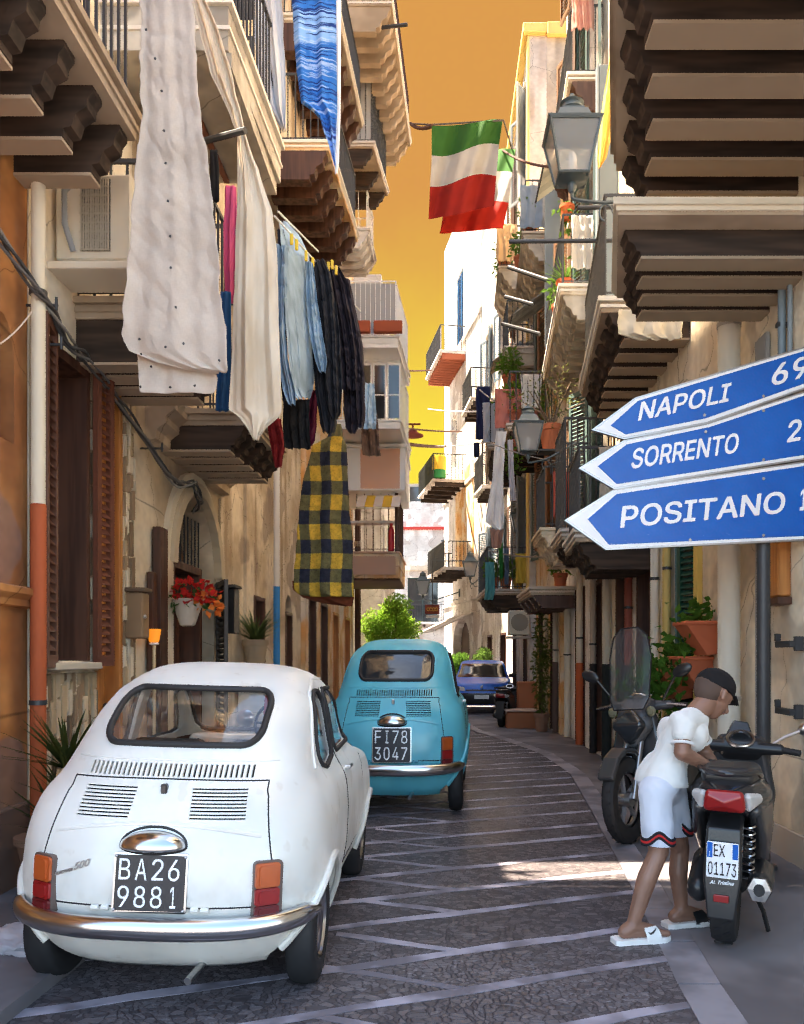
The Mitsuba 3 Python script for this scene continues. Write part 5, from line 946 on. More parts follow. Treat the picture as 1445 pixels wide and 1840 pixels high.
hp('grille', patch([(-0.44, 0.60), (0.44, 0.60), (0.42, 0.645), (-0.42, 0.645)], lambda u, z: (u, hb_y(u, z, 0.008), z), 10, 4), 'black_plastic', True); hp('badge', hull([((-0.02, -0.03, 0.70), .018), ((0.02, -0.02, 0.74), .02), ((0.0, -0.03, 0.67), .012)]), 'chrome', True)
hp('wiper', rod((-0.5, hb_y(-.5, .95, .02), 0.955), (0.05, hb_y(.05, .98, .02), 0.975), 0.012, 5), 'black_plastic')
# ================================================================ scooters
def scooter(label, loc, yaw, lean, sc, kind):
    t = thing('scooter', label, 'scooter'); tail = kind == 'sport'
    M = trimesh.transformations.rotation_matrix(yaw, [0, 0, 1]) @ trimesh.transformations.rotation_matrix(lean, [0, 1, 0]) @ np.diag([*np.broadcast_to(sc, 3), 1.0]); M[:3, 3] = loc; tail = kind in ('sport', 'far')
    low = ('handlebar_cover', 'dial', 'dial_ring', 'grip', 'brake_lever', 'mirror_stalk', 'mirror', 'fly_screen')
    def P(name, m, mt, smooth=40, root=None, **kw):
        m = tri(m)
        if tail and name in low: m = mv(m, 0, 0, -0.12)
        return part(root or t, name, XF(m, M), mt, smooth, **kw)
    rw, rf, wb = (0.275, 0.275, 1.32) if tail else (0.31, 0.33, 1.36)
    def wheel(nm, y, r, w, back=0.0):
        pr = [(r * .62, -w * .36), (r * .80, -w * .5), (r * .93, -w * .44), (r * .985, -w * .25), (r, 0), (r * .985, w * .25), (r * .93, w * .44), (r * .80, w * .5), (r * .62, w * .36)]
        k = P(nm, mv(lathe(pr, 48, False), 0, y, r, ry=PI / 2), 'rubber', 30)
        gr = []
        for a in np.linspace(0, 2 * PI, 25)[:-1]:
            for s in (1, -1):
                g = bx(0.004, w * .36, -0.006, 0.006, -0.003, 0.006); g = mv(g, rz=0.5 * s); g = XF(g, np.diag([s, 1, 1, 1.0])); g = mv(g, 0, 0, r * 0.985); gr.append(mv(g, 0, y, r, rx=-(a + (0.06 if s > 0 else 0))))
        P('tyre_tread', J(*gr), 'black_gloss', False, root=k, kind='stuff')
        P('rim', mv(tube(np.array([(r * .62 * math.cos(a), r * .62 * math.sin(a), 0) for a in np.linspace(0, 2 * PI, 41)[:-1]]), 0.018, 8, True), 0, y, r, ry=PI / 2), 'steel', root=k)
        for a in np.linspace(0, 2 * PI, 6)[:-1]:
            P('spoke', rod((0, y + 0.05 * math.cos(a), r + 0.05 * math.sin(a)), (0, y + r * .61 * math.cos(a + .15), r + r * .61 * math.sin(a + .15)), 0.02, 6), 'vc_satin', root=k, col=(0.16, 0.16, 0.17))
        P('hub', mv(lathe([(0, -.06), (0.055, -.06), (0.06, 0), (0.055, .06), (0, .06)], 18), 0, y, r, ry=PI / 2), 'steel', root=k)
        if nm == 'front_wheel': P('brake_disc', mv(lathe([(0.06, 0.045), (0.115, 0.045), (0.115, 0.05), (0.06, 0.05)], 28, False), 0, y, r, ry=PI / 2), 'chrome', root=k)
    wheel('rear_wheel', 0, rw, 0.15); wheel('front_wheel', wb, rf, 0.11)
    hs_ = lambda *ps: hull(list(ps), 2)
    G, Pm = 'black_gloss', 'black_plastic'
    col2 = (0.028, 0.030, 0.034) if tail else (0.028, 0.030, 0.033)
    # tail fairing tapers from the hip to a pointed end
    tb = [(-0.33, 0.055, 0.775, 0.05), (-0.22, 0.13, 0.775, 0.075), (0.0, 0.17, 0.74, 0.11), (0.3, 0.185, 0.70, 0.13), (0.55, 0.15, 0.62, 0.14)]
    bones = []
    for (y0, w0, z0, r0), (y1, w1, z1, r1) in zip(tb[:-1], tb[1:]): bones.append(hs_(((-w0 + r0 * .6, y0, z0), r0), ((w0 - r0 * .6, y0, z0), r0), ((-w1 + r1 * .6, y1, z1), r1), ((w1 - r1 * .6, y1, z1), r1)))
    body = P('tail_body', tri(m3.Manifold.batch_boolean([man(b) for b in bones], m3.OpType.Add)), G, 50)
    P('seat', tri(m3.Manifold.batch_boolean([man(hs_(((-.10, -.18, .865), .045), ((.10, -.18, .865), .045), ((-.12, .15, .85), .055), ((.12, .15, .85), .055))), man(hs_(((-.12, .15, .85), .055), ((.12, .15, .85), .055), ((-.09, .55, .79), .05), ((.09, .55, .79), .05)))], m3.OpType.Add)), 'vc_satin', 50, col=(0.02, 0.02, 0.021))
    P('grab_rail', tube([(-.17, .12, .84), (-.16, -.12, .89), (-.10, -.30, .895), (0, -.34, .895), (.10, -.30, .895), (.16, -.12, .89), (.17, .12, .84)], 0.016, 8), 'steel' if not tail else G)
    tl = P('tail_light', hs_(((-.075, -.372, .795), .028), ((.075, -.372, .795), .028), ((-.085, -.358, .745), .026), ((.085, -.358, .745), .026), ((0, -.386, .77), .028)), 'red_lens', 50)
    for s in (-1, 1): P('indicator', hs_(((s * .118, -.325, .79), .022), ((s * .165, -.20, .77), .026), ((s * .125, -.31, .74), .018)), 'vc_gloss', 50, col=(0.45, 0.45, 0.44))
    for s in (-1, 1): P('side_fairing', hs_(((s * .155, -.15, .70), .04), ((s * .19, .25, .68), .05), ((s * .19, .62, .50), .05), ((s * .17, .62, .33), .05), ((s * .17, .2, .52), .05)), 'vc_gloss', 50, col=col2)
    # rear mudguard carrying plate and reflector
    P('rear_mudguard', tri(m3.Manifold.batch_boolean([man(hs_(((-.065, -.12, .66), .03), ((.065, -.12, .66), .03), ((-.075, -.31, .62), .02), ((.075, -.31, .62), .02), ((-.085, -.345, .40), .016), ((.085, -.345, .40), .016))), man(hs_(((-.085, -.345, .40), .016), ((.085, -.345, .40), .016), ((-.06, -.36, .22), .012), ((.06, -.36, .22), .012)))], m3.OpType.Add)), Pm, 50)
    if kind == 'sport':
        PM = lambda d: frame((0, -0.352 - d, 0.405), (1, 0, 0), (0, -0.10, 1), (0, 1, 0.1))
        pl = P('number_plate', XF(extr(Polygon(rrect(-.083, .083, 0, .172, .008, 3)), .006), PM(.012)), 'sign_white', False)
        for s in (-1, 1): P('plate_blue_strip', XF(extr(sbox(min(s * .052, s * .080), .096, max(s * .052, s * .080), .168), .003), PM(.014)), 'sign_blue', False, root=pl)
        def pt(txt, x0, w, z, h):
            Mx = PM(.0155); P('plate_letter', text_on(txt, Mx[:3, :3] @ np.array([x0, z, 0]) + Mx[:3, 3], Mx[:3, :3] @ np.array([w, 0, 0]), Mx[:3, :3] @ np.array([0, h, 0]), .0012, False), 'plate_black', False, root=pl)
        pt('EX', -.045, .058, .104, .058); pt('01173', -.074, .148, .014, .062)
        Mx = PM(.0165); P('plate_letter', text_on('I', Mx[:3, :3] @ np.array([-.070, .104, 0]) + Mx[:3, 3], Mx[:3, :3] @ np.array([.006, 0, 0]), Mx[:3, :3] @ np.array([0, .022, 0]), .0012, True), 'sign_white', False, root=pl)
        P('dealer_script', text_on('Al. Trialine', (-.062, -.372, .376), (.124, 0, .004), (.006, 0, .016), .0015, True), 'sign_white', False)
        P('reflector', bx(-.04, .04, -.385, -.372, .295, .328, .003), 'red_lens', False)
    P('engine_case', hs_(((-.15, -.05, .27), .07), ((-.15, .40, .30), .09), ((-.13, .1, .36), .06)), Pm, 50)
    P('engine_block', bx(-.12, .12, .18, .62, .20, .50, .04), Pm, False)
    ex_ = P('exhaust', tri(m3.Manifold.batch_boolean([man(hs_(((.19, -.20, .35), .068), ((.19, .16, .33), .075))), man(hs_(((.19, .16, .33), .05), ((.12, .5, .22), .03)))], m3.OpType.Add)), Pm, 50)
    P('exhaust_tip', mv(lathe([(0.026, 0.0), (0.062, 0.004), (0.066, 0.02), (0.05, 0.035)], 6, False), .19, -.285, .35, rx=-PI / 2), 'steel', False, root=ex_); P('exhaust_bore', mv(lathe([(0, 0), (0.03, 0.0), (0.03, 0.01), (0, 0.01)], 16), .19, -.287, .35, rx=-PI / 2), 'rubber', root=ex_)
    a = np.linspace(0, 16 * PI, 150); P('spring', tube(np.c_[.125 + .028 * np.cos(a), -.10 + .028 * np.sin(a) + .0 * a, .34 + .28 * a / a[-1]], .006, 5), 'chrome')
    P('footboard', hs_(((-.16, .62, .30), .03), ((.16, .62, .30), .03), ((-.15, .95, .32), .03), ((.15, .95, .32), .03)), Pm, 50)
    P('leg_shield', tri(m3.Manifold.batch_boolean([man(hs_(((-.17, 1.0, .34), .04), ((.17, 1.0, .34), .04), ((-.20, 1.06, .62), .04), ((.20, 1.06, .62), .04))), man(hs_(((-.20, 1.06, .62), .04), ((.20, 1.06, .62), .04), ((-.12, 1.02, .92), .05), ((.12, 1.02, .92), .05)))], m3.OpType.Add)), 'vc_gloss', 50, col=col2)
    P('front_mudguard', tri(m3.Manifold.batch_boolean([man(hs_(((-.05, wb + .34 * math.cos(b0), rf + (rf + .045) * math.sin(b0)), .022), ((.05, wb + .34 * math.cos(b0), rf + (rf + .045) * math.sin(b0)), .022), ((-.05, wb + .34 * math.cos(b0 + .45), rf + (rf + .045) * math.sin(b0 + .45)), .022), ((.05, wb + .34 * math.cos(b0 + .45), rf + (rf + .045) * math.sin(b0 + .45)), .022))) for b0 in (0.55, 1.0, 1.45, 1.9)], m3.OpType.Add)), 'vc_gloss', 50, col=col2)
    for s in (-1, 1): P('fork_leg', rod((s * .075, wb, rf), (s * .06, 1.10, .80), .024, 10), 'steel' if not tail else Pm)
    hb = P('handlebar_cover', tri(m3.Manifold.batch_boolean([man(hs_(((-.10, .98, 1.02), .06), ((.10, .98, 1.02), .06), ((-.07, 1.10, .94), .07), ((.07, 1.10, .94), .07))), man(hs_(((-.26, .95, 1.02), .032), ((.26, .95, 1.02), .032), ((0, .98, 1.02), .05)))], m3.OpType.Add)), Pm if tail else 'vc_satin', 50, **({} if tail else dict(col=(0.045, 0.048, 0.055))))
    P('dial', mv(lathe([(0.0, 0.0), (0.060, 0.0), (0.064, 0.006), (0.064, 0.012)], 24), 0, .955, 1.065, rx=-0.9), 'dark_glass', root=hb); P('dial_ring', mv(tube(np.array([(.088 * math.cos(q), .062 * math.sin(q), 0.008) for q in np.linspace(0, 2 * PI, 33)[:-1]]), .010, 8, True), 0, .952, 1.066, rx=0.75), 'chrome', root=hb)
    for s in (-1, 1):
        P('grip', rod((s * .27, .945, 1.02), (s * .39, .91, 1.01), .020, 12), 'rubber'); P('brake_lever', rod((s * .25, 1.0, 1.03), (s * .40, .97, 1.01), .008, 6), 'steel')
        mz, mx = (1.14, .40) if tail else (1.26, .36)
        if tail and s < 0: continue
        P('mirror_stalk', tube([(s * .20, .97, 1.04), (s * .28, 1.0, 1.04 + (mz - 1.04) * .5), (s * mx, 1.02, mz)], .010, 8), 'steel' if tail else Pm)
        mm = trimesh.creation.icosphere(3, 1.0); P('mirror', mv(mm, s * (mx + .05), 1.02, mz + .02, s=(.085, .022, .048), ry=-.35 * s), 'chrome' if tail else Pm)
    if tail:
        P('fly_screen', hs_(((-.10, 1.12, 1.06), .012), ((.06, 1.12, 1.08), .012), ((-.06, 1.16, 1.16), .008), ((.03, 1.16, 1.15), .008), ((-.12, 1.08, 1.02), .02)), Pm, 50)
    else:
        P('headlight', hs_(((-.09, 1.20, .88), .05), ((.09, 1.20, .88), .05), ((0, 1.18, .78), .05), ((0, 1.14, .98), .03)), 'dark_glass', 50); P('headlight_bowl', hs_(((-.10, 1.12, .88), .07), ((.10, 1.12, .88), .07), ((0, 1.12, .76), .07)), 'vc_satin', 50, col=(0.07, 0.075, 0.08))
        P('front_indicator', mv(lathe([(0, 0), (.036, .0), (.040, .014), (.022, .03)], 16), .17, 1.12, .98, rx=-PI / 2), 'vc_gloss', col=(0.16, 0.15, 0.09)); P('front_indicator', mv(lathe([(0, 0), (.036, .0), (.040, .014), (.022, .03)], 16), -.17, 1.12, .98, rx=-PI / 2), 'vc_gloss', col=(0.16, 0.15, 0.09))
        SCR = [(-.17, 1.08), (-.13, 1.0), (.13, 1.0), (.17, 1.08), (.185, 1.40), (.15, 1.57), (.08, 1.64), (-.08, 1.64), (-.15, 1.57), (-.185, 1.40)]
        ws = P('windshield', patch(SCR, lambda u, z: (u, 1.20 - .22 * (z - 1.0) - 0.9 * u * u, z), 18, 18), 'smoke_glass', True)
        P('windshield_edge', tube(np.array([(u, 1.20 - .22 * (z - 1.0) - 0.9 * u * u, z) for u, z in dense(SCR, True, .03)]), .006, 6, True, up=(0, 1, 0)), Pm, root=ws)
        P('red_side_panel', hs_(((.20, .25, .62), .02), ((.20, -.1, .66), .02), ((.2, .1, .55), .015)), 'vc_gloss', 50, col=(0.34, 0.05, 0.03)); P('front_reflector', mv(trimesh.creation.icosphere(2, .035), .10, 1.30, .62), 'red_lens', True)
        P('rear_carrier', tube([(-.12, -.1, .92), (-.12, -.42, .94), (.12, -.42, .94), (.12, -.1, .92)], .012, 6), 'steel')
    P('side_stand', tube([(-.10 if not tail else .10, .42, .22), (-.20 if not tail else .20, .30, .10), (-.24 if not tail else .235, .22, 0.02)], .014, 8), Pm)
    return t
scene['m_smoke_glass'] = {'type': 'blendbsdf', 'weight': 0.14, 'a': {'type': 'thindielectric', 'int_ior': 1.5}, 'b': {'type': 'twosided', 'bsdf': {'type': 'principled', 'base_color': {'type': 'rgb', 'value': [0.25, 0.28, 0.30]}, 'roughness': 0.2}}}
scooter('black scooter with a red tail light and white plate, held by the man', (1.455, 4.26, 0.0), -0.40, 0.03, (0.86, 0.95, 1.0), 'sport')
scooter('dark scooter with a tall clear windshield, parked behind the man', (2.30, 7.55, 0.0), PI - 0.66, 0.08, (0.98, 1.0, 1.03), 'tourer')
# ================================================================ the man
sk = (0.23, 0.12, 0.08)
A = lambda x, y, Y: at(x, y, Y)
hd = A(1281, 1247, 4.42); nb = A(1252, 1281, 4.38); shR, shL = A(1229, 1296, 4.27), A(1250, 1294, 4.55); chest = A(1226, 1320, 4.42); waist = A(1196, 1378, 4.40); pel = A(1187, 1412, 4.40)
hpR, hpL = A(1178, 1424, 4.31), A(1201, 1422, 4.49); knR, knL = A(1184, 1530, 4.27), A(1222, 1528, 4.52); anR, anL = A(1137, 1664, 4.24), A(1225, 1636, 4.50)
elR, elL = A(1226, 1352, 4.22), A(1264, 1350, 4.62); wrR, wrL = A(1272, 1377, 4.31), A(1283, 1372, 4.55)
man_ = thing('person', 'man in a white t-shirt, white shorts, slides and a dark cap, bending over the scooter', 'person')
fw = np.array([0.90, 0.42, 0.0]); fw /= np.linalg.norm(fw); dn = np.array([0, 0, -1.0]); rt = np.cross(fw, [0, 0, 1])      # facing, right-hand side
hf = fw * 0.86 + dn * 0.50; hf /= np.linalg.norm(hf); hu = np.cross(rt, hf)                                         # head: looking forward and down
B = [((nb, .058), (hd - hu * .05 - hf * .015, .056)), ((nb, .052), (chest, .08)), ((chest + rt * .05, .07), (chest - rt * .05, .07)), ((chest, .08), (waist, .078)), ((waist, .085), (pel, .10)), ((shR, .042), (nb + dn * .02, .045)), ((shL, .042), (nb + dn * .02, .045)), ((shR, .042), (chest, .07)), ((shL, .042), (chest, .07)),
     ((shR, .043), (elR, .040)), ((shL, .043), (elL, .040)), ((elR, .042), (wrR, .027)), ((elL, .042), (wrL, .027)),
     ((pel, .09), (hpR, .08)), ((pel, .09), (hpL, .08)), ((hpR, .078), (knR, .050)), ((hpL, .078), (knL, .050)),
     ((knR, .048), (knR * .64 + anR * .36 - fw * .016, .050)), ((knR * .64 + anR * .36 - fw * .016, .050), (anR, .032)), ((knL, .048), (knL * .64 + anL * .36 - fw * .016, .050)), ((knL * .64 + anL * .36 - fw * .016, .050), (anL, .032))]
# head: skull, face, jaw, nose, ears
B += [((hd + hu * .035 - hf * .02, .088), (hd + hu * .02 + hf * .03, .080)), ((hd + hf * .04 - hu * .03, .062), (hd + hf * .055 - hu * .085, .034)), ((hd + hf * .02 - hu * .06, .045), (hd + hf * .05 - hu * .085, .032)),
      ((hd + hf * .105 - hu * .0, .011), (hd + hf * .128 - hu * .035, .014)), ((hd + hf * .095 - hu * .062, .014), (hd + hf * .095 - hu * .063, .012)), ((hd + hf * .096 + hu * .022, .014), (hd + hf * .088 + hu * .022 + rt * .035, .012)), ((hd + hf * .096 + hu * .022, .014), (hd + hf * .088 + hu * .022 - rt * .035, .012))]
for s in (1, -1): B += [((hd - hf * .01 + rt * s * .086 + hu * .012, .016), (hd - hf * .005 + rt * s * .088 - hu * .022, .011))]
# feet
def foot(an, tdir):
    heel = np.array([an[0], an[1], .055]) - tdir * .045; ball = np.array([an[0], an[1], .050]) + tdir * .11
    b = [((an, .037), (heel, .034)), ((an, .036), (ball, .030)), ((heel, .034), (ball, .032))]; sd = np.array([-tdir[1], tdir[0], 0])
    for k, o in enumerate((-.032, -.014, .002, .016, .030)): b.append(((ball + sd * o * .8, .018), (ball + sd * o * 1.15 + tdir * (.065 - .008 * abs(k - 0)) - np.array([0, 0, .008]), .0125 if k else .016)))
    return b, heel, ball
tR = np.array([.97, .24, 0]); tR /= np.linalg.norm(tR); tL = np.array([.95, .31, 0]); tL /= np.linalg.norm(tL)
fR, heR, baR = foot(anR, tR); fL, heL, baL = foot(anL, tL); B += fR + fL
# hands: palm and five bent fingers resting on the scooter's tail
def hand(wr, d, up, s):
    d = d / np.linalg.norm(d); sd = np.cross(d, up); sd /= np.linalg.norm(sd); nn = np.cross(sd, d); b = [((wr, .026), (wr + d * .035, .028)), ((wr + d * .03 - sd * .022, .016), (wr + d * .085 - sd * .030, .013)), ((wr + d * .03 + sd * .02, .016), (wr + d * .085 + sd * .028, .013)), ((wr + d * .035, .020), (wr + d * .085, .015))]
    for k, (o, l) in enumerate(((-.032, .060), (-.011, .072), (.011, .068), (.030, .052))):
        p0 = wr + d * .085 + sd * o; p1 = p0 + (d * .8 - nn * .45) * l * .5 + sd * o * .15; p2 = p1 + (d * .35 - nn * .9) * l * .38; p3 = p2 + (-d * .1 - nn * .9) * l * .26
        b += [((p0, .0105), (p1, .0095)), ((p1, .0095), (p2, .0085)), ((p2, .0085), (p3, .0075))]
    q0 = wr + d * .03 - sd * s * .026; q1 = q0 + (d * .6 - sd * s * .7) * .04; q2 = q1 + (d * .9 - nn * .4) * .035; b += [((q0, .014), (q1, .011)), ((q1, .011), (q2, .009))]
    return b
B += hand(wrR, A(1292, 1389, 4.36) - wrR, np.array([0, 0, 1.0]), 1) + hand(wrL, A(1297, 1388, 4.56) - wrL, np.array([0, 0, 1.0]), -1)
skin = smoothed(B, .011, 7); part(man_, 'body', skin, 'vc_satin', True, col=sk, var=.12, sc=14)
for s in (1, -1):
    e = hd + hf * .088 + hu * .004 + rt * s * .033; part(man_, 'eye', mv(trimesh.creation.icosphere(2, .012), *e), 'vc_gloss', True, col=(.35, .33, .3), var=0); part(man_, 'brow', tube([e + hf * .016 + hu * .018 - rt * s * .018, e + hf * .017 + hu * .022, e + hf * .006 + hu * .017 + rt * s * .02], .005, 6), 'vc', 40, col=(.02, .015, .012))
part(man_, 'lips', hull([(hd + hf * .105 - hu * .060 + rt * .016, .006), (hd + hf * .105 - hu * .060 - rt * .016, .006)], 2), 'vc_satin', True, col=(.24, .09, .07))
hair = smoothed([((hd + hu * .03 - hf * .032, .086), (hd + hu * .0 - hf * .038, .074)), ((hd + hu * .05 + rt * .005, .082), (hd + hu * .045 + hf * .01, .08))], .012, 6); part(man_, 'hair', hair, 'vc', True, col=(.085, .055, .042), label='close cropped dark hair')
cap = man(mv(trimesh.creation.icosphere(4, 1.0), 0, 0, 0)); capm = XF(trimesh.creation.icosphere(4, 1.0), frame(hd + hu * .045 - hf * .005, hf * .112, rt * .102, hu * .092))
cutp = man(XF(bx(-3, 3, -3, 3, -3, -0.22), frame(hd + hu * .045 - hf * .005, hf * .112, rt * .102, hu * .092))); cp = part(man_, 'cap', man(capm) - cutp, 'vc_cloth', 50, col=(.014, .013, .014), label='dark flat cap')
part(cp, 'brim', hull([(hd + hu * .040 + hf * .10 + rt * .055, .007), (hd + hu * .040 + hf * .10 - rt * .055, .007), (hd + hu * .022 + hf * .155 + rt * .03, .006), (hd + hu * .022 + hf * .155 - rt * .03, .006)], 2), 'vc_cloth', 40, col=(.012, .012, .013))
# t-shirt
TS = [((nb + dn * .030, .062), (chest, .108)), ((chest + rt * .07, .092), (chest - rt * .07, .092)), ((chest, .100), (waist, .095)), ((waist + rt * .03, .095), (pel + np.array([0, 0, .02]) + rt * .035, .116)), ((waist - rt * .03, .095), (pel + np.array([0, 0, .02]) - rt * .035, .116)), ((shR, .060), (nb + dn * .030, .058)), ((shL, .060), (nb + dn * .030, .058)), ((shR, .060), (chest, .09)), ((shL, .060), (chest, .09)), ((shR, .060), (shL, .060)), ((shR, .060), (waist, .095)), ((shL, .060), (waist, .095)), ((nb + dn * .04 - fw * .03, .055), (chest, .10)),
      ((shR, .060), (shR * .60 + elR * .40, .058)), ((shL, .060), (shL * .60 + elL * .40, .056))]
ts = smoothed(TS, .014, 7)
def wrinkle(m, amp, f, d, seed):
    v = np.asarray(m.vertices); n = meshkit.fbm(v * f, 3, seed) - .5; w = np.sin((v @ np.asarray(d)) * 55 + 6 * meshkit.fbm(v * 5, 2, seed + 3)); vn = trimesh.Trimesh(v, m.faces, process=False).vertex_normals
    return trimesh.Trimesh(v + vn * (amp * (2 * n) + amp * .9 * w * np.clip(meshkit.fbm(v * 4, 2, seed + 9) * 2.4 - .9, 0, 1))[:, None], m.faces, process=False)
ts = wrinkle(ts, .014, 7, (.6, .2, .8), 1)
def cutoff(m, o, n):        # remove what lies beyond the plane
    n = np.asarray(n, float) / np.linalg.norm(n); a = np.cross(n, [0.3, 0.5, 0.8]); a /= np.linalg.norm(a)
    return tri(man(m) - man(XF(bx(-2, 2, -2, 2, 0, 2), frame(o, a, np.cross(n, a), n))))
sp_ = pel - waist; ts = cutoff(ts, pel + np.array([0.0, 0, .015]), np.array([-.10, 0, -1.0]))
part(man_, 't_shirt', ts, 'vc_cloth', 45, col=(.66, .67, .65), var=.10)
for nm, s_, e_ in (('sleeve_hem', shR, elR), ('sleeve_hem', shL, elL)):
    c_ = s_ * .61 + e_ * .39; d_ = (e_ - s_) / np.linalg.norm(e_ - s_); a = np.cross(d_, [0, .6, .8]); a /= np.linalg.norm(a); b = np.cross(d_, a); part(man_, nm, tube(np.array([c_ + d_ * .056 + .054 * (math.cos(q) * a + math.sin(q) * b) for q in np.linspace(0, 2 * PI, 25)[:-1]]), .008, 6, True), 'vc_cloth', 40, col=(.66, .68, .68))
# shorts: two wide legs, a red and black edge at each hem
kR, kL = hpR * .20 + knR * .80, hpL * .20 + knL * .80
sh_ = smoothed([((pel + np.array([0, 0, .05]) + rt * .03, .104), (pel - rt * .0, .106)), ((pel + np.array([0, 0, .05]) - rt * .03, .104), (pel, .106)), ((hpR, .090), (kR + dn * .02, .078)), ((hpL, .090), (kL + dn * .02, .074)), ((pel, .105), (hpR, .090)), ((pel, .105), (hpL, .090))], .014, 6)
sh_ = wrinkle(sh_, .015, 6, (.8, .1, .25), 4)
for k_, h_ in ((kR, hpR), (kL, hpL)): pass
sh_ = cutoff(sh_, kR * .5 + kL * .5 + dn * .0, dn); part(man_, 'shorts', sh_, 'vc_cloth', 45, col=(.56, .60, .68), var=.06)
for k_ in (kR, kL):
    z0 = (kR * .5 + kL * .5)[2]
    for nm, dz, r_, cc in (('black_hem', .030, .0075, (.02, .02, .025)), ('red_hem', .016, .0075, (.45, .03, .03)), ('black_hem', .003, .0075, (.02, .02, .025))):
        rr_ = .081 if k_ is kR else .077; part(man_, nm, tube(np.array([(k_[0] + rr_ * math.cos(q) * 1.0, k_[1] + rr_ * math.sin(q), z0 + dz + .045 * max(0, math.cos(q + 1.75)) ** 8) for q in np.linspace(0, 2 * PI, 37)[:-1]]), r_, 6, True), 'vc_cloth', 40, col=cc)
# slides
for he, ba, td in ((heR, baR, tR), (heL, baL, tL)):
    sd = np.array([-td[1], td[0], 0]); P_ = []
    for q, (l, w) in enumerate(((-.055, .030), (-.03, .040), (.05, .040), (.14, .052), (.20, .048), (.235, .028))): P_.append((l, w))
    poly = Polygon([(l, w) for l, w in P_] + [(l, -w) for l, w in P_[::-1]]); o = np.array([he[0], he[1], 0.0])
    so = part(man_, 'slide_sole', XF(extr(poly.buffer(.008), .026), frame(o, td, sd, (0, 0, 1))), 'white_paint', 50)
    st = [];
    for l0 in np.linspace(.085, .165, 7):
        st.append([(o + td * (l0 - .012 * math.cos(q)) + sd * .058 * math.cos(q) + np.array([0, 0, .024 + .066 * math.sin(q) * (1 - 2.2 * (l0 - .085))])) for q in np.linspace(0, PI, 15)])
    st = np.array(st); nn_ = st.shape; Vv = np.vstack([st.reshape(-1, 3), st.reshape(-1, 3) + (0, 0, -.008)]); idx = np.arange(nn_[0] * nn_[1]).reshape(nn_[0], nn_[1]); a_, b_, c_, d_ = idx[:-1, :-1].ravel(), idx[:-1, 1:].ravel(), idx[1:, 1:].ravel(), idx[1:, :-1].ravel(); n0 = nn_[0] * nn_[1]
    sp = part(so, 'strap', trimesh.Trimesh(Vv, np.vstack([np.c_[a_, b_, c_], np.c_[a_, c_, d_], np.c_[a_, c_, b_] + n0, np.c_[a_, d_, c_] + n0]), process=False), 'white_paint' if he is heR else 'black_plastic', True)
    if he is heR:   # curved tick mark on the strap
        q0 = 2.05 if np.dot(sd, (0, -1, 0)) < 0 else 1.05; pts = []
        tk = [(.150, .50), (.125, .30), (.105, .22), (.098, .30), (.104, .40), (.122, .40)]
        for l0, v in tk: 
            q = PI - v * 1.9 if np.dot(sd, (0, -1, 0)) < 0 else v * 1.9
            pts.append(o + td * (l0 - .012 * math.cos(q)) + sd * .0605 * math.cos(q) + np.array([0, 0, .026 + .068 * math.sin(q) * (1 - 2.2 * (l0 - .085))]))
        part(so, 'tick_mark', tube(np.array(pts[:4]), [.002, .005, .005, .002], 6), 'black_plastic', 40)
# ================================================================ small things along the street
rg = np.random.default_rng(5)
t = thing('downpipe', 'downpipe cream above and rust red below, at the corner of the orange house', 'downpipe')
part(t, 'upper_pipe', rod((-2.50, 5.20, 2.40), (-2.50, 5.20, 7.0), .042, 16), 'vc', 40, col=(.60, .54, .42), var=.2); part(t, 'lower_pipe', rod((-2.50, 5.20, -.02), (-2.50, 5.20, 2.398), .047, 16), 'vc', 40, col=(.36, .085, .03), var=.3, label='rust red lower pipe')
for z in (1.15, 3.7): part(t, 'pipe_clip', mv(lathe([(.048, 0), (.053, 0), (.053, .03), (.048, .03)], 16), -2.50, 5.20, z), 'iron', 40)
cab = np.array([(-2.50, 4.5, 3.95), (-2.50, 4.78, 3.84), (-2.46, 5.10, 3.70), (-2.45, 5.29, 3.65), (-2.5, 5.6, 3.56), (-2.51, 5.9, 3.57), (-2.52, 6.57, 3.44), (-2.52, 7.2, 3.30), (-2.45, 7.5, 3.10), (-2.40, 7.7, 3.04), (-2.40, 8.2, 3.16), (-2.46, 8.6, 3.05), (-2.60, 8.8, 2.98)])
ti = np.linspace(0, len(cab) - 1, 90); base = np.stack([np.interp(ti, range(len(cab)), cab[:, k]) for k in range(3)], 1)
t = thing('cable_bundle', 'sagging bundle of dark cables clipped along the left house fronts', 'cable')
for k in range(4):
    a = ti * 2.1 + k * 1.57; r_ = .022 + .012 * np.sin(ti * 1.3 + k); part(t, 'cable', tube(base + np.c_[r_ * np.cos(a), 0 * a, r_ * np.sin(a)], .011, 6), 'vc', 40, col=((.07, .065, .06), (.12, .115, .11), (.05, .05, .05), (.20, .19, .17))[k])
for (y, z) in ((5.25, 3.66), (5.32, 3.44), (7.25, 3.26), (8.2, 3.12)): part(t, 'cable_bracket', J(rod((-2.6, y, z), (-2.40, y, z), .009, 6), rod((-2.41, y, z - .03), (-2.41, y, z + .05), .009, 6)), 'iron')
solo('thin_cable', 'thin pale cable looping across the dark niche of the orange house', 'cable', tube(line((-2.49, 5.1, 3.56), (-2.56, 4.3, 3.05), .12), .005, 5), 'vc', 40, (.55, .47, .38))
t = thing('air_conditioner', 'cream air conditioner with a barred grille on a shelf, behind the pale sheet', 'air conditioner')
part(t, 'case', bx(-2.57, -2.06, 5.58, 5.86, 4.10, 4.68, .015), 'vc_satin', col=(.60, .56, .46), var=.1)
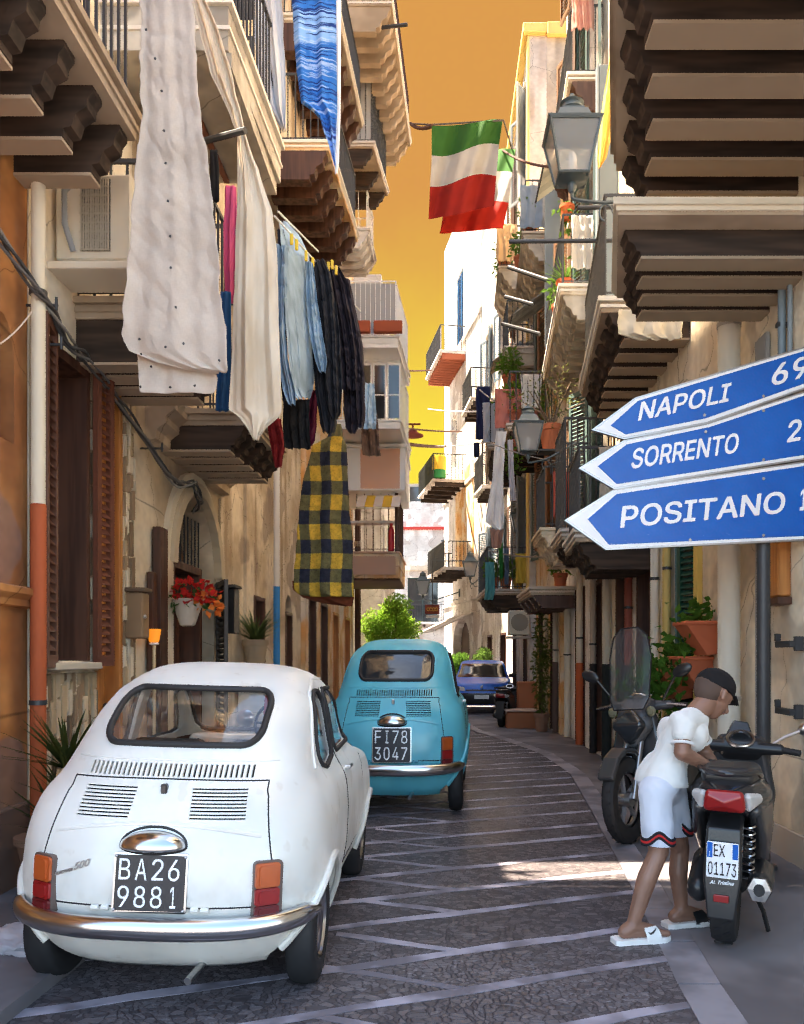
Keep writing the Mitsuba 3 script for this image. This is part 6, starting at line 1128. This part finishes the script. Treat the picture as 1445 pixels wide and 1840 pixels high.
part(t, 'grille_recess', bx(-2.40, -2.20, 5.572, 5.581, 4.16, 4.64), 'vc', col=(.05, .045, .04)); part(t, 'grille_bars', J(*[bx(-2.395 + .0165 * k, -2.388 + .0165 * k, 5.560, 5.573, 4.16, 4.64) for k in range(12)], *[bx(-2.40, -2.20, 5.556, 5.561, 4.16 + .06 * k, 4.165 + .06 * k) for k in range(9)]), 'vc', col=(.46, .42, .34), kind='stuff')
part(t, 'shelf', bx(-2.60, -2.02, 5.52, 5.90, 4.02, 4.07, .006), 'vc', col=(.62, .56, .45)); part(t, 'hose', tube([(-2.44, 5.56, 4.15), (-2.47, 5.50, 4.3), (-2.46, 5.47, 4.5), (-2.40, 5.5, 4.6)], .02, 8), 'vc', 40, col=(.22, .24, .26))
t = thing('letter_box', 'rusty letter box between the orange door and the dark doorpost', 'letter box'); part(t, 'box', bx(-2.60, -2.44, 6.86, 7.02, 1.60, 1.98, .012), 'vc', col=(.22, .14, .075), var=.3); part(t, 'lid', bx(-2.6, -2.42, 6.84, 7.04, 1.985, 2.02, .008), 'vc', col=(.12, .08, .05)); part(t, 'small_lock', mv(trimesh.creation.icosphere(2, .02), -2.44, 6.90, 1.78), 'chrome', True)
t = thing('flower_basket', 'pale wall basket full of red and orange flowers beside the arched doorway', 'flower basket'); c = np.array((-2.40, 7.95, 1.74))
part(t, 'basket', mv(lathe([(.05, 0), (.07, .01), (.12, .16), (.15, .25), (.145, .26), (.11, .20)], 18), *c), 'vc', 40, col=(.50, .42, .33), var=.25); q = rg.normal(size=(150, 3)); q /= np.linalg.norm(q, axis=1, keepdims=True)
part(t, 'red_flowers', leaves(c + (0.06, 0, .32) + q[:110] * (.22, .2, .12) * rg.random((110, 1)) ** .3, .075, rg, q[:110], 0, .9), 'leaf', col=(.50, .03, .025), var=.3, sc=14); part(t, 'orange_flowers', leaves(c + (.20, 0, .22) + q[110:] * (.10, .12, .09), .07, rg, q[110:], 0, .9), 'leaf', col=(.75, .22, .05), var=.3); part(t, 'leaves', leaves(c + (0, 0, .28) + q[:60] * (.2, .18, .1), .08, rg, q[:60], .3), 'leaf', col=(.06, .12, .03))
t = thing('torch_lamp', 'small glowing orange cup lamp on a pale stick, right of the orange door', 'lamp'); part(t, 'stick', rod((-2.48, 7.25, .4), (-2.48, 7.25, 1.55), .014, 10), 'vc', 40, col=(.62, .48, .28)); part(t, 'collar', mv(lathe([(.03, 0), (.045, .01), (.03, .025)], 14), -2.48, 7.25, 1.55), 'white_paint', 40)
cup = mv(lathe([(.038, 0), (.045, .02), (.060, .115), (.054, .115), (.035, .02)], 18), -2.48, 7.25, 1.575); k = part(t, 'glowing_cup', cup, 'vc', 40, col=(.7, .25, .03)); scene[k]['emitter'] = {'type': 'area', 'radiance': {'type': 'rgb', 'value': [.055, .016, .001]}}
t = thing('meter_box', 'black meter box hung on the plain cream house front', 'meter box'); part(t, 'case', bx(-2.56, -2.36, 9.6, 9.85, 1.72, 2.24, .01), 'black_plastic'); part(t, 'hood', bx(-2.58, -2.34, 9.56, 9.88, 2.245, 2.28, .006), 'vc', col=(.06, .055, .05)); part(t, 'conduit', rod((-2.57, 9.75, 2.28), (-2.57, 9.75, 3.3), .014, 8), 'vc', 40, col=(.25, .22, .18))
t = thing('plinth', 'narrow stone plinth under the grassy potted plant', 'plinth'); part(t, 'block', bx(-2.56, -2.22, 10.6, 10.95, .06, 1.33, .01), 'plaster_grey')
potted('potted_grass', 'clay pot of long grassy leaves on the plinth by the cream house', (-2.38, 10.78, 1.33), .17, .34, 'blades', rg, None, (.36, .27, .18), 90, .016, None, .62, (.07, .10, .03))
t = thing('blue_pipe', 'bright blue pipe with white upper length on the cream house', 'downpipe'); part(t, 'lower_pipe', rod((-2.44, 12.5, .05), (-2.44, 12.5, 2.5), .05, 14), 'vc_satin', 40, col=(.03, .22, .55)); part(t, 'upper_pipe', rod((-2.44, 12.5, 2.503), (-2.44, 12.5, 6.0), .047, 14), 'vc', 40, col=(.66, .64, .6))
t = thing('corner_downpipe', 'dark brown downpipe at the end corner of the left row', 'downpipe'); part(t, 'pipe', rod((-2.34, 23.9, .05), (-2.34, 23.9, 7.5), .085, 12), 'vc', 40, col=(.10, .055, .045)); part(t, 'joint', mv(lathe([(.09, 0), (.11, .01), (.11, .14), (.09, .15)], 12), -2.34, 23.9, 4.6), 'vc', 40, col=(.4, .38, .36))
t = thing('spiky_plant', 'dark spiky palm-like plant in a pot behind the white car', 'potted plant'); part(t, 'pot', mv(lathe([(.11, 0), (.16, .28), (.18, .29), (.18, .33), (.15, .33)], 18), -2.33, 4.95, .063), 'vc', 40, col=(.20, .11, .07)); part(t, 'foliage', J(*[mv(blades((0, 0, 0), 44, .46, rg, .95, .017, 4, .3), -2.22 + dx, 4.93 + dy, z) for dx, dy, z in ((0, 0, .38), (.10, -.08, .55), (.0, .05, .78), (.12, .06, .30))]), 'leaf', col=(.045, .060, .018), var=.3); part(t, 'stem', J(rod((-2.33, 4.95, .38), (-2.2, 4.86, .56), .012, 6), rod((-2.33, 4.95, .38), (-2.30, 4.99, .80), .012, 6)), 'vc', col=(.09, .06, .03))
m = trimesh.creation.icosphere(4, 1.0); v = m.vertices * (.30, .20, .055); v[:, 2] = np.maximum(v[:, 2], -.02); v *= (1 + .35 * (meshkit.fbm(m.vertices * 2.2, 4, 3) - .5))[:, None]; solo('plastic_bag', 'crumpled whitish plastic bag lying by the wall at the lower left', 'bag', mv(trimesh.Trimesh(v + np.c_[0 * v[:, :2], .06 * (meshkit.fbm(m.vertices * 5, 3, 8) - .5)], m.faces, process=False), -1.93, 4.05, .085), 'vc_satin', 35, (.42, .41, .44), var=.3)
solo('leaf_scrap', 'small green scrap lying on the road in front of the white car', 'scrap', XF(extr(Polygon([(0, 0), (.05, -.012), (.10, .0), (.085, .022), (.04, .018)]), .006), frame(at(74, 1758, 3.72) * (1, 1, 0) + (0, 0, .066), (1, .1, .0), (-.1, 1, .2), (0, -.2, 1))), 'vc_satin', False, (.01, .22, .07))
# tree and bushes at the far end
def tree(name, label, p, h, tr, cr, n, col, ls, cat='tree', seed=1, nb=7, z0=.45):
    r_ = np.random.default_rng(seed); t = thing(name, label, cat); p = np.asarray(p, float); top = p + (0, 0, h * z0); V = []
    part(t, 'trunk', tube([p - (0, 0, .06), p + (.03, .02, h * .2), top], [tr, tr * .8, tr * .6], 10), 'vc', 40, col=(.12, .085, .055), var=.3, sc=12); pts = []; lim = []
    for i in range(nb):
        a = 2 * PI * i / nb + r_.random(); c = p + (cr * .62 * math.cos(a), cr * .62 * math.sin(a), h * (.55 + .38 * r_.random())); lim.append(tube([top - (0, 0, h * .06 * r_.random()), (top + c) / 2 + (0, 0, .06), c], [tr * .45, tr * .3, tr * .12], 6))
        q = r_.normal(size=(n // nb, 3)); q /= np.linalg.norm(q, axis=1, keepdims=True); pts.append(c + q * cr * (.40 + .18 * r_.random()) * r_.random((n // nb, 1)) ** .45)
    q = r_.normal(size=(n // 4, 3)); q /= np.linalg.norm(q, axis=1, keepdims=True); pts.append(p + (0, 0, h * .78) + q * (cr * .55, cr * .55, h * .2) * r_.random((n // 4, 1)) ** .4)
    part(t, 'limbs', J(*lim), 'vc', 40, col=(.12, .085, .055)); part(t, 'crown', leaves(np.vstack(pts), ls, r_), 'leaf', col=col, var=.45, sc=3.5)
tree('small_tree', 'small bright green leafy tree behind the roof of the turquoise car', (-1.35, 24.3, 0), 3.15, .07, .85, 5200, (.26, .42, .05), .10, seed=4)
tree('bush', 'rounded green bush between the turquoise car and the blue hatchback', (.52, 25.5, 0), 1.55, .05, .45, 2000, (.10, .20, .03), .08, 'bush', 6, z0=.3); tree('bush', 'loose green bush behind the roof of the blue hatchback', (1.25, 26.5, 0), 1.75, .05, .42, 1500, (.11, .19, .04), .08, 'bush', 7, z0=.3)
# ---- right side pipes and fittings
PP = [(17.0, 2.16, .055, .02, 2.5, (.62, .55, .42), None), (15.8, 2.19, .05, .02, 2.6, (.50, .44, .36), (.10, .07, .06)), (14.9, 2.28, .06, .02, 2.45, (.60, .54, .42), None), (13.6, 2.28, .055, .02, 2.9, (.58, .50, .40), (.42, .09, .03)), (12.4, 2.28, .05, .02, 2.7, (.40, .32, .25), (.02, .018, .018)), (11.5, 2.30, .06, .02, 4.9, (.55, .50, .40), (.014, .02, .02)), (10.3, 2.33, .05, .02, 3.4, (.26, .07, .045), (.05, .03, .025)), (9.05, 2.33, .045, .02, 3.8, (.60, .56, .47), None), (8.55, 2.33, .04, .02, 3.9, (.55, .42, .14), None)]
NM = ('cream pipe farthest down the right row of pipes', 'pipe with a dark brown foot, second farthest of the right row', 'cream pipe beneath the small brown balcony', 'cream pipe with an orange red lower length', 'brown pipe with a black foot', 'tall pale pipe with a black lower half beside the tall windshield', 'dark red pipe behind the tall windshield', 'thin pale pipe left of the green shutters', 'mustard yellow pipe next to the green shutters')
for (y, x, r_, z0, z1, cu, cl), lb in zip(PP, NM):
    t = thing('wall_pipe', lb, 'pipe', None); zm = 1.35 if cl is not None else z0
    part(t, 'pipe', rod((x, y, zm), (x, y, z1), r_, 12), 'vc', 40, col=cu, var=.25)
    if cl is not None: part(t, 'lower_pipe', rod((x, y, z0), (x, y, zm - .002), r_ * 1.12, 12), 'vc', 40, col=cl, var=.2)
    part(t, 'pipe_clip', mv(lathe([(r_ * 1.02, 0), (r_ * 1.2, 0), (r_ * 1.2, .03), (r_ * 1.02, .03)], 12), x, y, z1 * .6), 'iron', 40)
t = thing('big_pipe', 'wide white pipe right behind the man and the road signs', 'pipe'); part(t, 'pipe', rod((2.33, 6.72, .05), (2.33, 6.72, 5.2), .088, 24), 'vc', 40, col=(.62, .59, .50), var=.12); 
for z in (1.1, 3.0, 4.1): part(t, 'pipe_clip', mv(lathe([(.089, 0), (.096, 0), (.096, .035), (.089, .035)], 20), 2.33, 6.72, z), 'vc', 40, col=(.40, .36, .3))
t = thing('weathered_panel', 'narrow weathered grey metal strip beside the wide white pipe', 'panel'); part(t, 'strip', bx(2.455, 2.49, 6.28, 6.50, .05, 3.9, .006), 'vc', col=(.28, .28, .27), var=.5, sc=9)
t = thing('cable_pipe', 'blue grey conduit with a bent top, right of the balcony above the signs', 'pipe'); part(t, 'conduit', tube([(2.44, 5.95, 2.6), (2.44, 5.95, 4.55), (2.42, 5.95, 4.62), (2.36, 5.95, 4.65)], .028, 12), 'vc_satin', 40, col=(.17, .22, .25)); part(t, 'pipe_clip', bx(2.40, 2.495, 5.93, 5.97, 3.80, 3.83), 'iron'); part(t, 'conduit', rod((2.46, 5.86, 2.6), (2.46, 5.86, 4.5), .018, 10), 'vc_satin', 40, col=(.22, .27, .3))
t = thing('wooden_box', 'long ochre wooden box fixed high on the right wall below the signs', 'box'); part(t, 'case', bx(2.40, 2.495, 5.92, 6.12, 1.88, 2.9, .01), 'wood_orange'); part(t, 'base_lip', bx(2.39, 2.495, 5.90, 6.14, 1.82, 1.875, .006), 'wood_dark')
for z, lb in ((1.53, 'upper black iron hook on the right wall'), (1.06, 'lower black iron hook on the right wall')):
    t = thing('iron_hook', lb, 'hook'); part(t, 'bar', J(bx(2.44, 2.498, 5.72, 5.76, z - .04, z + .06, .005), bx(2.40, 2.44, 5.72, 5.98, z - .015, z + .03, .006), bx(2.40, 2.44, 5.96, 5.99, z + .03, z + .085, .005)), 'iron')
def planter(label, y, z, L, rg_, n, tr, pc=(.40, .11, .05)):
    t = thing('wall_planter', label, 'planter'); x0 = 2.395
    part(t, 'trough', trimesh.convex.convex_hull(np.array([(x0, y - L / 2, z), (x0, y + L / 2, z), (x0, y - L / 2, z - .24), (x0, y + L / 2, z - .24), (x0 - .30, y - L / 2 - .02, z), (x0 - .30, y + L / 2 + .02, z), (x0 - .12, y - L / 2, z - .26), (x0 - .12, y + L / 2, z - .26)])), 'vc', col=pc, var=.15); part(t, 'rim', bx(x0 - .32, x0, y - L / 2 - .03, y + L / 2 + .03, z + .001, z + .035, .008), 'vc', col=np.array(pc) * 1.15)
    P = np.c_[x0 - .16 + rg_.normal(size=n) * .10, y + rg_.normal(size=n) * L * .32, z + .10 + rg_.normal(size=n) * .07]; k = rg_.random(n) < tr; P[k, 2] -= np.abs(rg_.normal(size=k.sum())) * .28 + .1; P[k, 0] -= .16 + .12 * np.abs(rg_.normal(size=k.sum())); P[:, 0] = np.minimum(P[:, 0], x0 - .015)
    part(t, 'foliage', leaves(P, .10, rg_, None, .25, .6), 'leaf', col=(.055, .13, .02), var=.45, sc=12)
planter('terracotta wall planter beside the green shutters, the topmost one', 7.25, 1.72, .34, rg, 90, .3); planter('terracotta wall planter half hidden in trailing leaves behind the cap', 7.45, 1.42, .3, rg, 160, .6); planter('lowest terracotta planter with leaves spreading over the parked scooter', 8.15, 1.30, .5, rg, 260, .75)
t = thing('brick_step_planter', 'stepped terracotta planter box by the wall far down the right side', 'planter'); part(t, 'lower_step', bx(1.36, 2.0, 16.9, 17.5, -.02, .33, .02), 'vc', col=(.34, .13, .06), var=.25); part(t, 'lower_slab', bx(1.33, 2.0, 16.87, 17.5, .333, .37, .01), 'vc', col=(.5, .36, .28)); part(t, 'upper_step', bx(1.66, 2.05, 17.52, 18.0, -.02, .92, .02), 'vc', col=(.36, .14, .065), var=.25)
potted('climbing_plant', 'tall climbing plant in a pot against the right wall pipes', (1.98, 16.2, 0), .16, .36, 'bush', rg, None, (.25, .14, .09), 900, .08, .16, 1.15, (.10, .13, .025))
scooter('small far scooter beside the stepped terracotta planter', (1.28, 17.3, 0), -.25, .05, .85, 'far')
t = thing('air_conditioner', 'pale outdoor air conditioner on a bracket, far down the right row', 'air conditioner'); part(t, 'case', bx(1.60, 2.08, 19.2, 19.6, 1.95, 2.52, .02), 'vc_satin', col=(.58, .56, .46), var=.1); part(t, 'fan_grille', mv(lathe([(0, 0), (.19, 0), (.20, .02), (.18, .02)], 24), 1.84, 19.198, 2.24, rx=PI / 2), 'vc', 40, col=(.30, .29, .24)); part(t, 'bracket', bx(1.55, 2.1, 19.15, 19.65, 1.87, 1.92), 'vc', col=(.5, .46, .38))
t = thing('wall_pilaster', 'blue grey metal casing running up beside the long balcony', 'casing'); part(t, 'casing', bx(2.14, 2.399, 11.2, 11.45, 5.1, 9.4, .01), 'vc_satin', col=(.15, .19, .22), var=.2); part(t, 'fin', bx(2.11, 2.135, 11.18, 11.3, 5.1, 9.4, .004), 'vc_satin', col=(.22, .27, .30))
t = thing('wall_pilaster', 'narrower grey casing further along, behind the lantern', 'casing'); part(t, 'casing', bx(1.95, 2.24, 15.45, 15.52, 7.2, 10.6, .008), 'vc_satin', col=(.15, .18, .20), var=.2)
for (a, b, Y0, Y1, lb) in (((915, 434), (1112, 432), 9.0, 8.9, 'long dark rod sticking out level with the flag bottom'), ((1038, 373), (1120, 372), 8.5, 8.5, 'short dark rod beside the big lantern'), ((914, 480), (985, 504), 14.0, 13.4, 'upper slanting rod over the ochre wall'), ((908, 533), (958, 547), 15.0, 14.6, 'middle slanting rod over the ochre wall'), ((902, 582), (970, 600), 15.0, 14.6, 'lower slanting rod over the ochre wall'), ((680, 50), (732, 44), 16.8, 16.6, 'rod poking into the orange sky from the topmost left balcony')):
    solo('iron_rod', lb, 'rod', rod(at(*a, Y0), at(*b, Y1), .022 if Y0 < 12 else .035, 8), 'iron', 40)
# pots and plants on the right balconies
for (x, y, z, r_, kind, n, lb, pc) in ((1.83, 12.2, 6.70, .13, 'blades', 40, 'orange pot with grassy leaves on the long comb bracketed balcony', (.55, .12, .04)), (1.86, 13.0, 6.70, .12, 'bush', 90, 'second orange pot on the long comb bracketed balcony', (.5, .12, .05)), (1.84, 12.05, 7.75, .11, 'trail', 60, 'orange pot hung on the rail of the long comb bracketed balcony', (.6, .13, .04)),
    (1.45, 16.15, 5.9, .16, 'bush', 320, 'bushy plant at the near corner of the plant piled balcony', (.4, .12, .06)), (1.85, 16.2, 5.9, .16, 'bush', 300, 'second bushy plant on the plant piled balcony', (.3, .1, .06)), (1.42, 17.0, 6.9, .15, 'bush', 360, 'plant spilling over the rail of the plant piled balcony', (.42, .12, .06)), (1.5, 17.8, 6.9, .15, 'trail', 320, 'trailing plant at the far rail of the plant piled balcony', (.42, .12, .06)), (1.42, 16.02, 5.35, .13, 'trail', 220, 'plant hanging below the plant piled balcony', (.3, .1, .06)),
    (1.6, 20.5, 10.9, .16, 'bush', 220, 'near plant on the leafy grey balcony under the flags', (.35, .12, .06)), (1.62, 21.4, 10.9, .16, 'bush', 240, 'far plant on the leafy grey balcony under the flags', (.35, .12, .06)), (1.75, 16.1, 9.55, .15, 'bush', 200, 'plant on the grey comb bracketed balcony behind the street lantern', (.35, .12, .06)), (1.7, 17.5, 9.55, .15, 'bush', 220, 'second plant on the grey comb bracketed balcony behind the street lantern', (.35, .12, .06)),
    (1.3, 20.1, 3.07, .15, 'bush', 240, 'leafy pot at the near end of the crowded low balcony', (.4, .12, .06)), (1.6, 20.15, 3.07, .15, 'bush', 260, 'second leafy pot on the crowded low balcony', (.4, .14, .07)), (1.3, 21.0, 3.07, .15, 'blades', 50, 'grassy pot on the crowded low balcony', (.4, .12, .06)), (1.9, 20.2, 3.07, .14, 'bush', 200, 'yellow green plant by the wall of the crowded low balcony', (.5, .3, .06)), (2.1, 14.5, 2.65, .13, 'bush', 160, 'leafy pot on the small brown balcony', (.4, .12, .06))):
    if r_: potted('balcony_plant', lb, (x, y, z), r_, r_ * 1.9, kind, rg, None, pc, n, .10 if kind != 'blades' else .012, None, r_ * (3.0 if kind == 'blades' else 2.0), (.10, .19, .03) if n < 300 else (.13, .24, .03))
p = at(990, 811, 12.95); t = thing('shelf', 'small iron shelf on the balcony rail carrying the pot tree', 'shelf'); part(t, 'plate', bx(p[0] - .2, p[0] + .2, 12.78, 13.1, p[2] - .03, p[2] - .004), 'iron'); part(t, 'leg', rod((p[0], 12.95, p[2] - .03), (p[0], 12.95, p[2] - .36), .014, 8), 'iron')
k = potted('pot_tree', 'bare branched shrub in a large terracotta pot beside the smaller lantern', p, .19, .40, 'bush', rg, None, (.50, .16, .075), 220, .07, .45, .55, (.14, .15, .05))
part(k, 'branches', J(*[tube([p + (0, 0, .38), p + (a * .3, .05, .62), p + (a, b, h)], [.022, .016, .006], 6) for a, b, h in ((-.35, .1, 1.0), (.30, -.1, 1.05), (.5, .0, .75), (-.08, .1, 1.15), (-.5, 0, .8))]), 'vc', 40, col=(.24, .18, .13))
# washing on the right
def cl(name, label, cat, rows_, Yc, mt, col, seed, k=2.0, amp=.03, crk=.02): 
    m, _ = sheet(rows_, Yc, 24, 40, amp, k, .01, seed, 0, crk); return solo(name, label, cat, m, mt, True, col)
cl('white_towels', 'white washing folded over the dark balcony behind the top road sign', 'washing', [(556, 1112, 1226), (580, 1110, 1226), (600, 1112, 1222), (610, 1150, 1220)], 7.93, 'vc_cloth', (.62, .58, .47), 40, 3, .03)
cl('yellow_awning', 'yellow cloth hanging steeply beside the big lantern', 'cloth', [(100, 1096, 1106), (170, 1086, 1106), (230, 1078, 1102), (285, 1074, 1090), (300, 1076, 1080)], 10.2, 'vc_cloth', (.80, .52, .12), 41, 1.5)
cl('white_sheet', 'long white sheet hanging beside the smaller lantern, far down the street', 'sheet', [(775, 892, 912), (800, 889, 907), (860, 885, 905), (920, 874, 906), (938, 872, 906), (952, 892, 902)], 15.6, 'vc_cloth', (.74, .74, .74), 42, 2)
cl('white_sheet', 'narrow grey white sheet just right of the long white sheet', 'sheet', [(790, 912, 922), (850, 914, 924), (900, 916, 928)], 15.7, 'vc_cloth', (.55, .53, .55), 43, 2)
cl('navy_shirt', 'navy clothes hanging before the bright white house', 'clothes', [(694, 858, 882), (720, 855, 881), (745, 856, 878), (790, 854, 872)], 22.0, 'vc_cloth', (.025, .03, .08), 44, 2); cl('navy_trousers', 'lower navy garment under the navy clothes', 'clothes', [(795, 851, 862), (822, 852, 862)], 22.0, 'vc_cloth', (.03, .035, .07), 45)
cl('teal_cloth', 'teal cloth hanging off the crowded low balcony', 'cloth', [(1010, 872, 888), (1060, 872, 890), (1078, 870, 886)], 19.7, 'vc_cloth', (.10, .34, .36), 46); cl('green_cloth', 'narrow green cloth above the crowded low balcony', 'cloth', [(975, 896, 904), (1040, 898, 904)], 19.6, 'vc_cloth', (.05, .28, .07), 47); cl('blue_cloth', 'slate blue cloth above the crowded low balcony', 'cloth', [(985, 906, 915), (1050, 907, 914)], 19.6, 'vc_cloth', (.12, .18, .28), 48)
cl('rose_curtain', 'dusty rose curtain at the top beside the orange sky', 'curtain', [(-60, 1028, 1070), (52, 1028, 1068)], 11.95, 'vc_cloth', (.48, .24, .19), 49, 3)
cl('washing', 'pinkish washing between the small balcony and the crowded low balcony', 'washing', [(950, 880, 906), (985, 884, 900)], 18.6, 'vc_cloth', (.48, .30, .24), 50)
# wires
for a, b, Y0, Y1, r_, lb in (((640, 659), (775, 665), 21, 31, .03, 'wire crossing the yellow sky to the tiled balcony'), ((700, 792), (800, 802), 24, 33, .06, 'thick dark wire low across the yellow sky'), ((690, 764), (830, 775), 24, 33, .03, 'thin wire low across the yellow sky'), ((738, 222), (776, 226), 16, 12.0, .03, 'cable holding the flags on the left'), ((904, 270), (1000, 300), 12.6, 9.0, .016, 'cable running from the flags to the big lantern'), ((770, 735), (905, 737), 30, 20, .025, 'white wire across the pale facade'), ((700, 745), (720, 745), 22, 22, .02, 'short wire beside the salmon box')):
    solo('wire', lb, 'wire', tube(line(at(*a, Y0), at(*b, Y1), .06), r_, 6), 'vc', 40, (.10, .05, .04) if 'white' not in lb else (.7, .7, .7))
solo('cable', 'cable from the topmost left balcony through both flags', 'cable', tube([at(738, 222, 16), at(776, 224, 12.0), at(905, 216, 12.0), at(921, 270, 12.6)], .014, 6), 'vc', 40, (.12, .1, .09))
t = thing('street_lamp', 'small dark hanging lamp fitting on the wire against the yellow sky', 'lamp'); p = at(742, 782, 27); part(t, 'hood', mv(lathe([(.02, .20), (.10, .18), (.20, .05), (.34, 0), (.34, -.03), (.1, -.03)], 16), *p), 'vc', 40, col=(.16, .03, .02)); part(t, 'hanger', J(rod(p + (0, 0, .2), p + (0, 0, .36), .03, 6), rod(p + (-.25, 0, .36), p + (.25, 0, .36), .03, 6)), 'vc', col=(.16, .03, .02))
# shop awning, hanging sign, hanging yellow lamp
t = thing('shop_awning', 'pale sloping shop awning under the arch at the end of the right row', 'awning')
for k in range(6): a = 1.2 + .72 * k; lpart(t, N6, 'canopy_strip', trimesh.convex.convex_hull(np.array([(a, .03, 3.15), (a + .70, .03, 3.15), (a, 1.5, 2.45), (a + .70, 1.5, 2.45), (a, .03, 3.11), (a + .70, .03, 3.11), (a, 1.5, 2.41), (a + .70, 1.5, 2.41)])), 'vc_cloth', col=(.56, .50, .42) if k % 2 else (.46, .40, .33))
lpart(t, N6, 'front_bar', bx(1.2, 5.5, 1.5, 1.55, 2.38, 2.47), 'white_paint')
t = thing('hanging_sign', 'small dark red hanging sign with gold ornament, in front of the end house', 'sign'); p = at(777, 1095, 31.0)
part(t, 'board', bx(p[0] - .27, p[0] + .27, 30.97, 31.03, p[2] - .17, p[2] + .17, .01), 'vc', col=(.16, .035, .02)); part(t, 'lower_board', bx(p[0] - .24, p[0] + .26, 30.98, 31.02, p[2] - .32, p[2] - .21, .008), 'vc', col=(.55, .5, .45)); part(t, 'ornament', J(*[mv(tube(np.array([(.05 * math.cos(q), 0, .06 * math.sin(q)) for q in np.linspace(0, 2 * PI, 13)[:-1]]), .012, 5, True, up=(0, 1, 0)), p[0] - .15 + .1 * k, 30.96, p[2]) for k in range(4)]), 'vc_satin', col=(.6, .36, .06), kind='stuff'); part(t, 'hanger', rod((p[0], 31, p[2] + .17), (p[0], 31, p[2] + 1.8), .02, 6), 'iron'); part(t, 'arm', rod((p[0], 31, p[2] + 1.8), (1.3, 31.0, p[2] + 1.8), .025, 6), 'iron')
p = at(706, 872, 20.9); t = thing('yellow_lamp', 'square yellow glass lamp on the corner of the rusty barred balcony', 'lamp'); part(t, 'glass', bx(p[0] - .12, p[0] + .12, p[1] - .12, p[1] + .12, p[2] - .17, p[2] + .17, .02), 'vc_satin', col=(.80, .50, .02)); part(t, 'cap', mv(lathe([(.17, 0), (.05, .08), (.03, .1)], 4), *(p + (0, 0, .172)), rz=PI / 4), 'iron'); part(t, 'foot', bx(p[0] - .05, p[0] + .05, p[1] - .05, p[1] + .05, p[2] - .25, p[2] - .172), 'white_paint')
solo('red_bottle', 'slim red and white bottle shape on the rusty barred balcony', 'bottle', mv(lathe([(.05, 0), (.08, .02), (.08, .5), (.04, .62), (.04, .75)], 14), at(703, 965, 21)[0], 21.0, 4.10), 'vc_satin', 40, (.5, .02, .03))

# more washing, rugs and shades hung along the right balconies
for i, (yy, x, z0, z1, w, c, lb) in enumerate(((16.05, 1.34, 6.6, 5.85, .55, (.55, .20, .16), 'brick red rug over the near rail of the plant piled balcony'), (15.95, 1.75, 6.85, 6.2, .4, (.62, .60, .56), 'white towel at the wall end of the plant piled balcony'), (19.85, 1.28, 7.5, 6.55, .5, (.45, .47, .50), 'grey sheet on the small bracketed balcony far down the right row'), (20.15, 1.62, 11.9, 11.0, .5, (.52, .36, .20), 'tan blanket on the leafy grey balcony under the flags'), (15.85, 1.78, 10.4, 9.6, .5, (.24, .30, .38), 'slate towel on the grey comb bracketed balcony'), (11.72, 2.02, 7.65, 6.9, .34, (.62, .58, .50), 'cream towel on the long comb bracketed balcony'), (12.86, 1.90, 4.3, 3.6, .3, (.50, .12, .09), 'red cloth on the plain stone balcony under the pot tree'), (9.14, 1.95, 3.75, 3.05, .4, (.40, .36, .30), 'faded cloth on the dark slatted balcony'), (19.82, 1.95, 3.9, 3.2, .3, (.58, .45, .08), 'yellow cloth by the wall of the crowded low balcony'))):
    a, b, c_, d_ = (CX + (x - w / 2) * F / yy, CX + (x + w / 2) * F / yy, CY - (z0 - CH) * F / yy, CY - (z1 - CH) * F / yy)
    m, _ = sheet([(c_, a, b), ((c_ + d_) / 2, a + 1, b), (d_, a, b - 1)], yy, 20, 26, .03, 2.5, .01, 80 + i, 0, .03); solo('hung_cloth', lb, 'cloth', m, 'vc_cloth', True, c)
for i, (X, Y, z0, w, c, lb) in enumerate(((2.18, 16.3, 8.7, .9, (.30, .32, .30), 'grey green awning over the ochre patched house'), (2.05, 20.3, 9.2, 1.0, (.40, .30, .20), 'brown awning on the yellow eaved house'), (2.28, 12.2, 9.2, 1.0, (.46, .42, .34), 'sand coloured awning above the long comb bracketed balcony'))):
    t = thing('balcony_awning', lb, 'awning')
    for k in range(5):
        y0 = Y + k * w / 5; part(t, 'strip', trimesh.convex.convex_hull(np.array([(X, y0, z0), (X, y0 + w / 5 - .01, z0), (X - .75, y0, z0 - .55), (X - .75, y0 + w / 5 - .01, z0 - .55), (X, y0, z0 - .02), (X, y0 + w / 5 - .01, z0 - .02), (X - .75, y0, z0 - .57), (X - .75, y0 + w / 5 - .01, z0 - .57)])), 'vc_cloth', col=np.array(c) * (1 if k % 2 else 1.25))
    part(t, 'front_bar', rod((X - .76, Y, z0 - .57), (X - .76, Y + w, z0 - .57), .014, 6), 'iron')
for i, (a, b, Y0, Y1, lb) in enumerate((((862, 700, ), (930, 735), 22, 16, 'line carrying the navy clothes'), ((880, 795), (1045, 832), 15.7, 12.5, 'line from the white sheet to the stone balcony rail'), ((760, 800), (905, 790), 33, 21, 'thin wire across the pale facade, lower one'), ((865, 985), (990, 1000), 22, 16, 'wire low over the crowded balcony'))):
    solo('wire', lb, 'wire', tube(line(at(*a, Y0), at(*b, Y1), .08), .010 if Y0 < 20 else .018, 5), 'vc', 40, (.30, .28, .26))
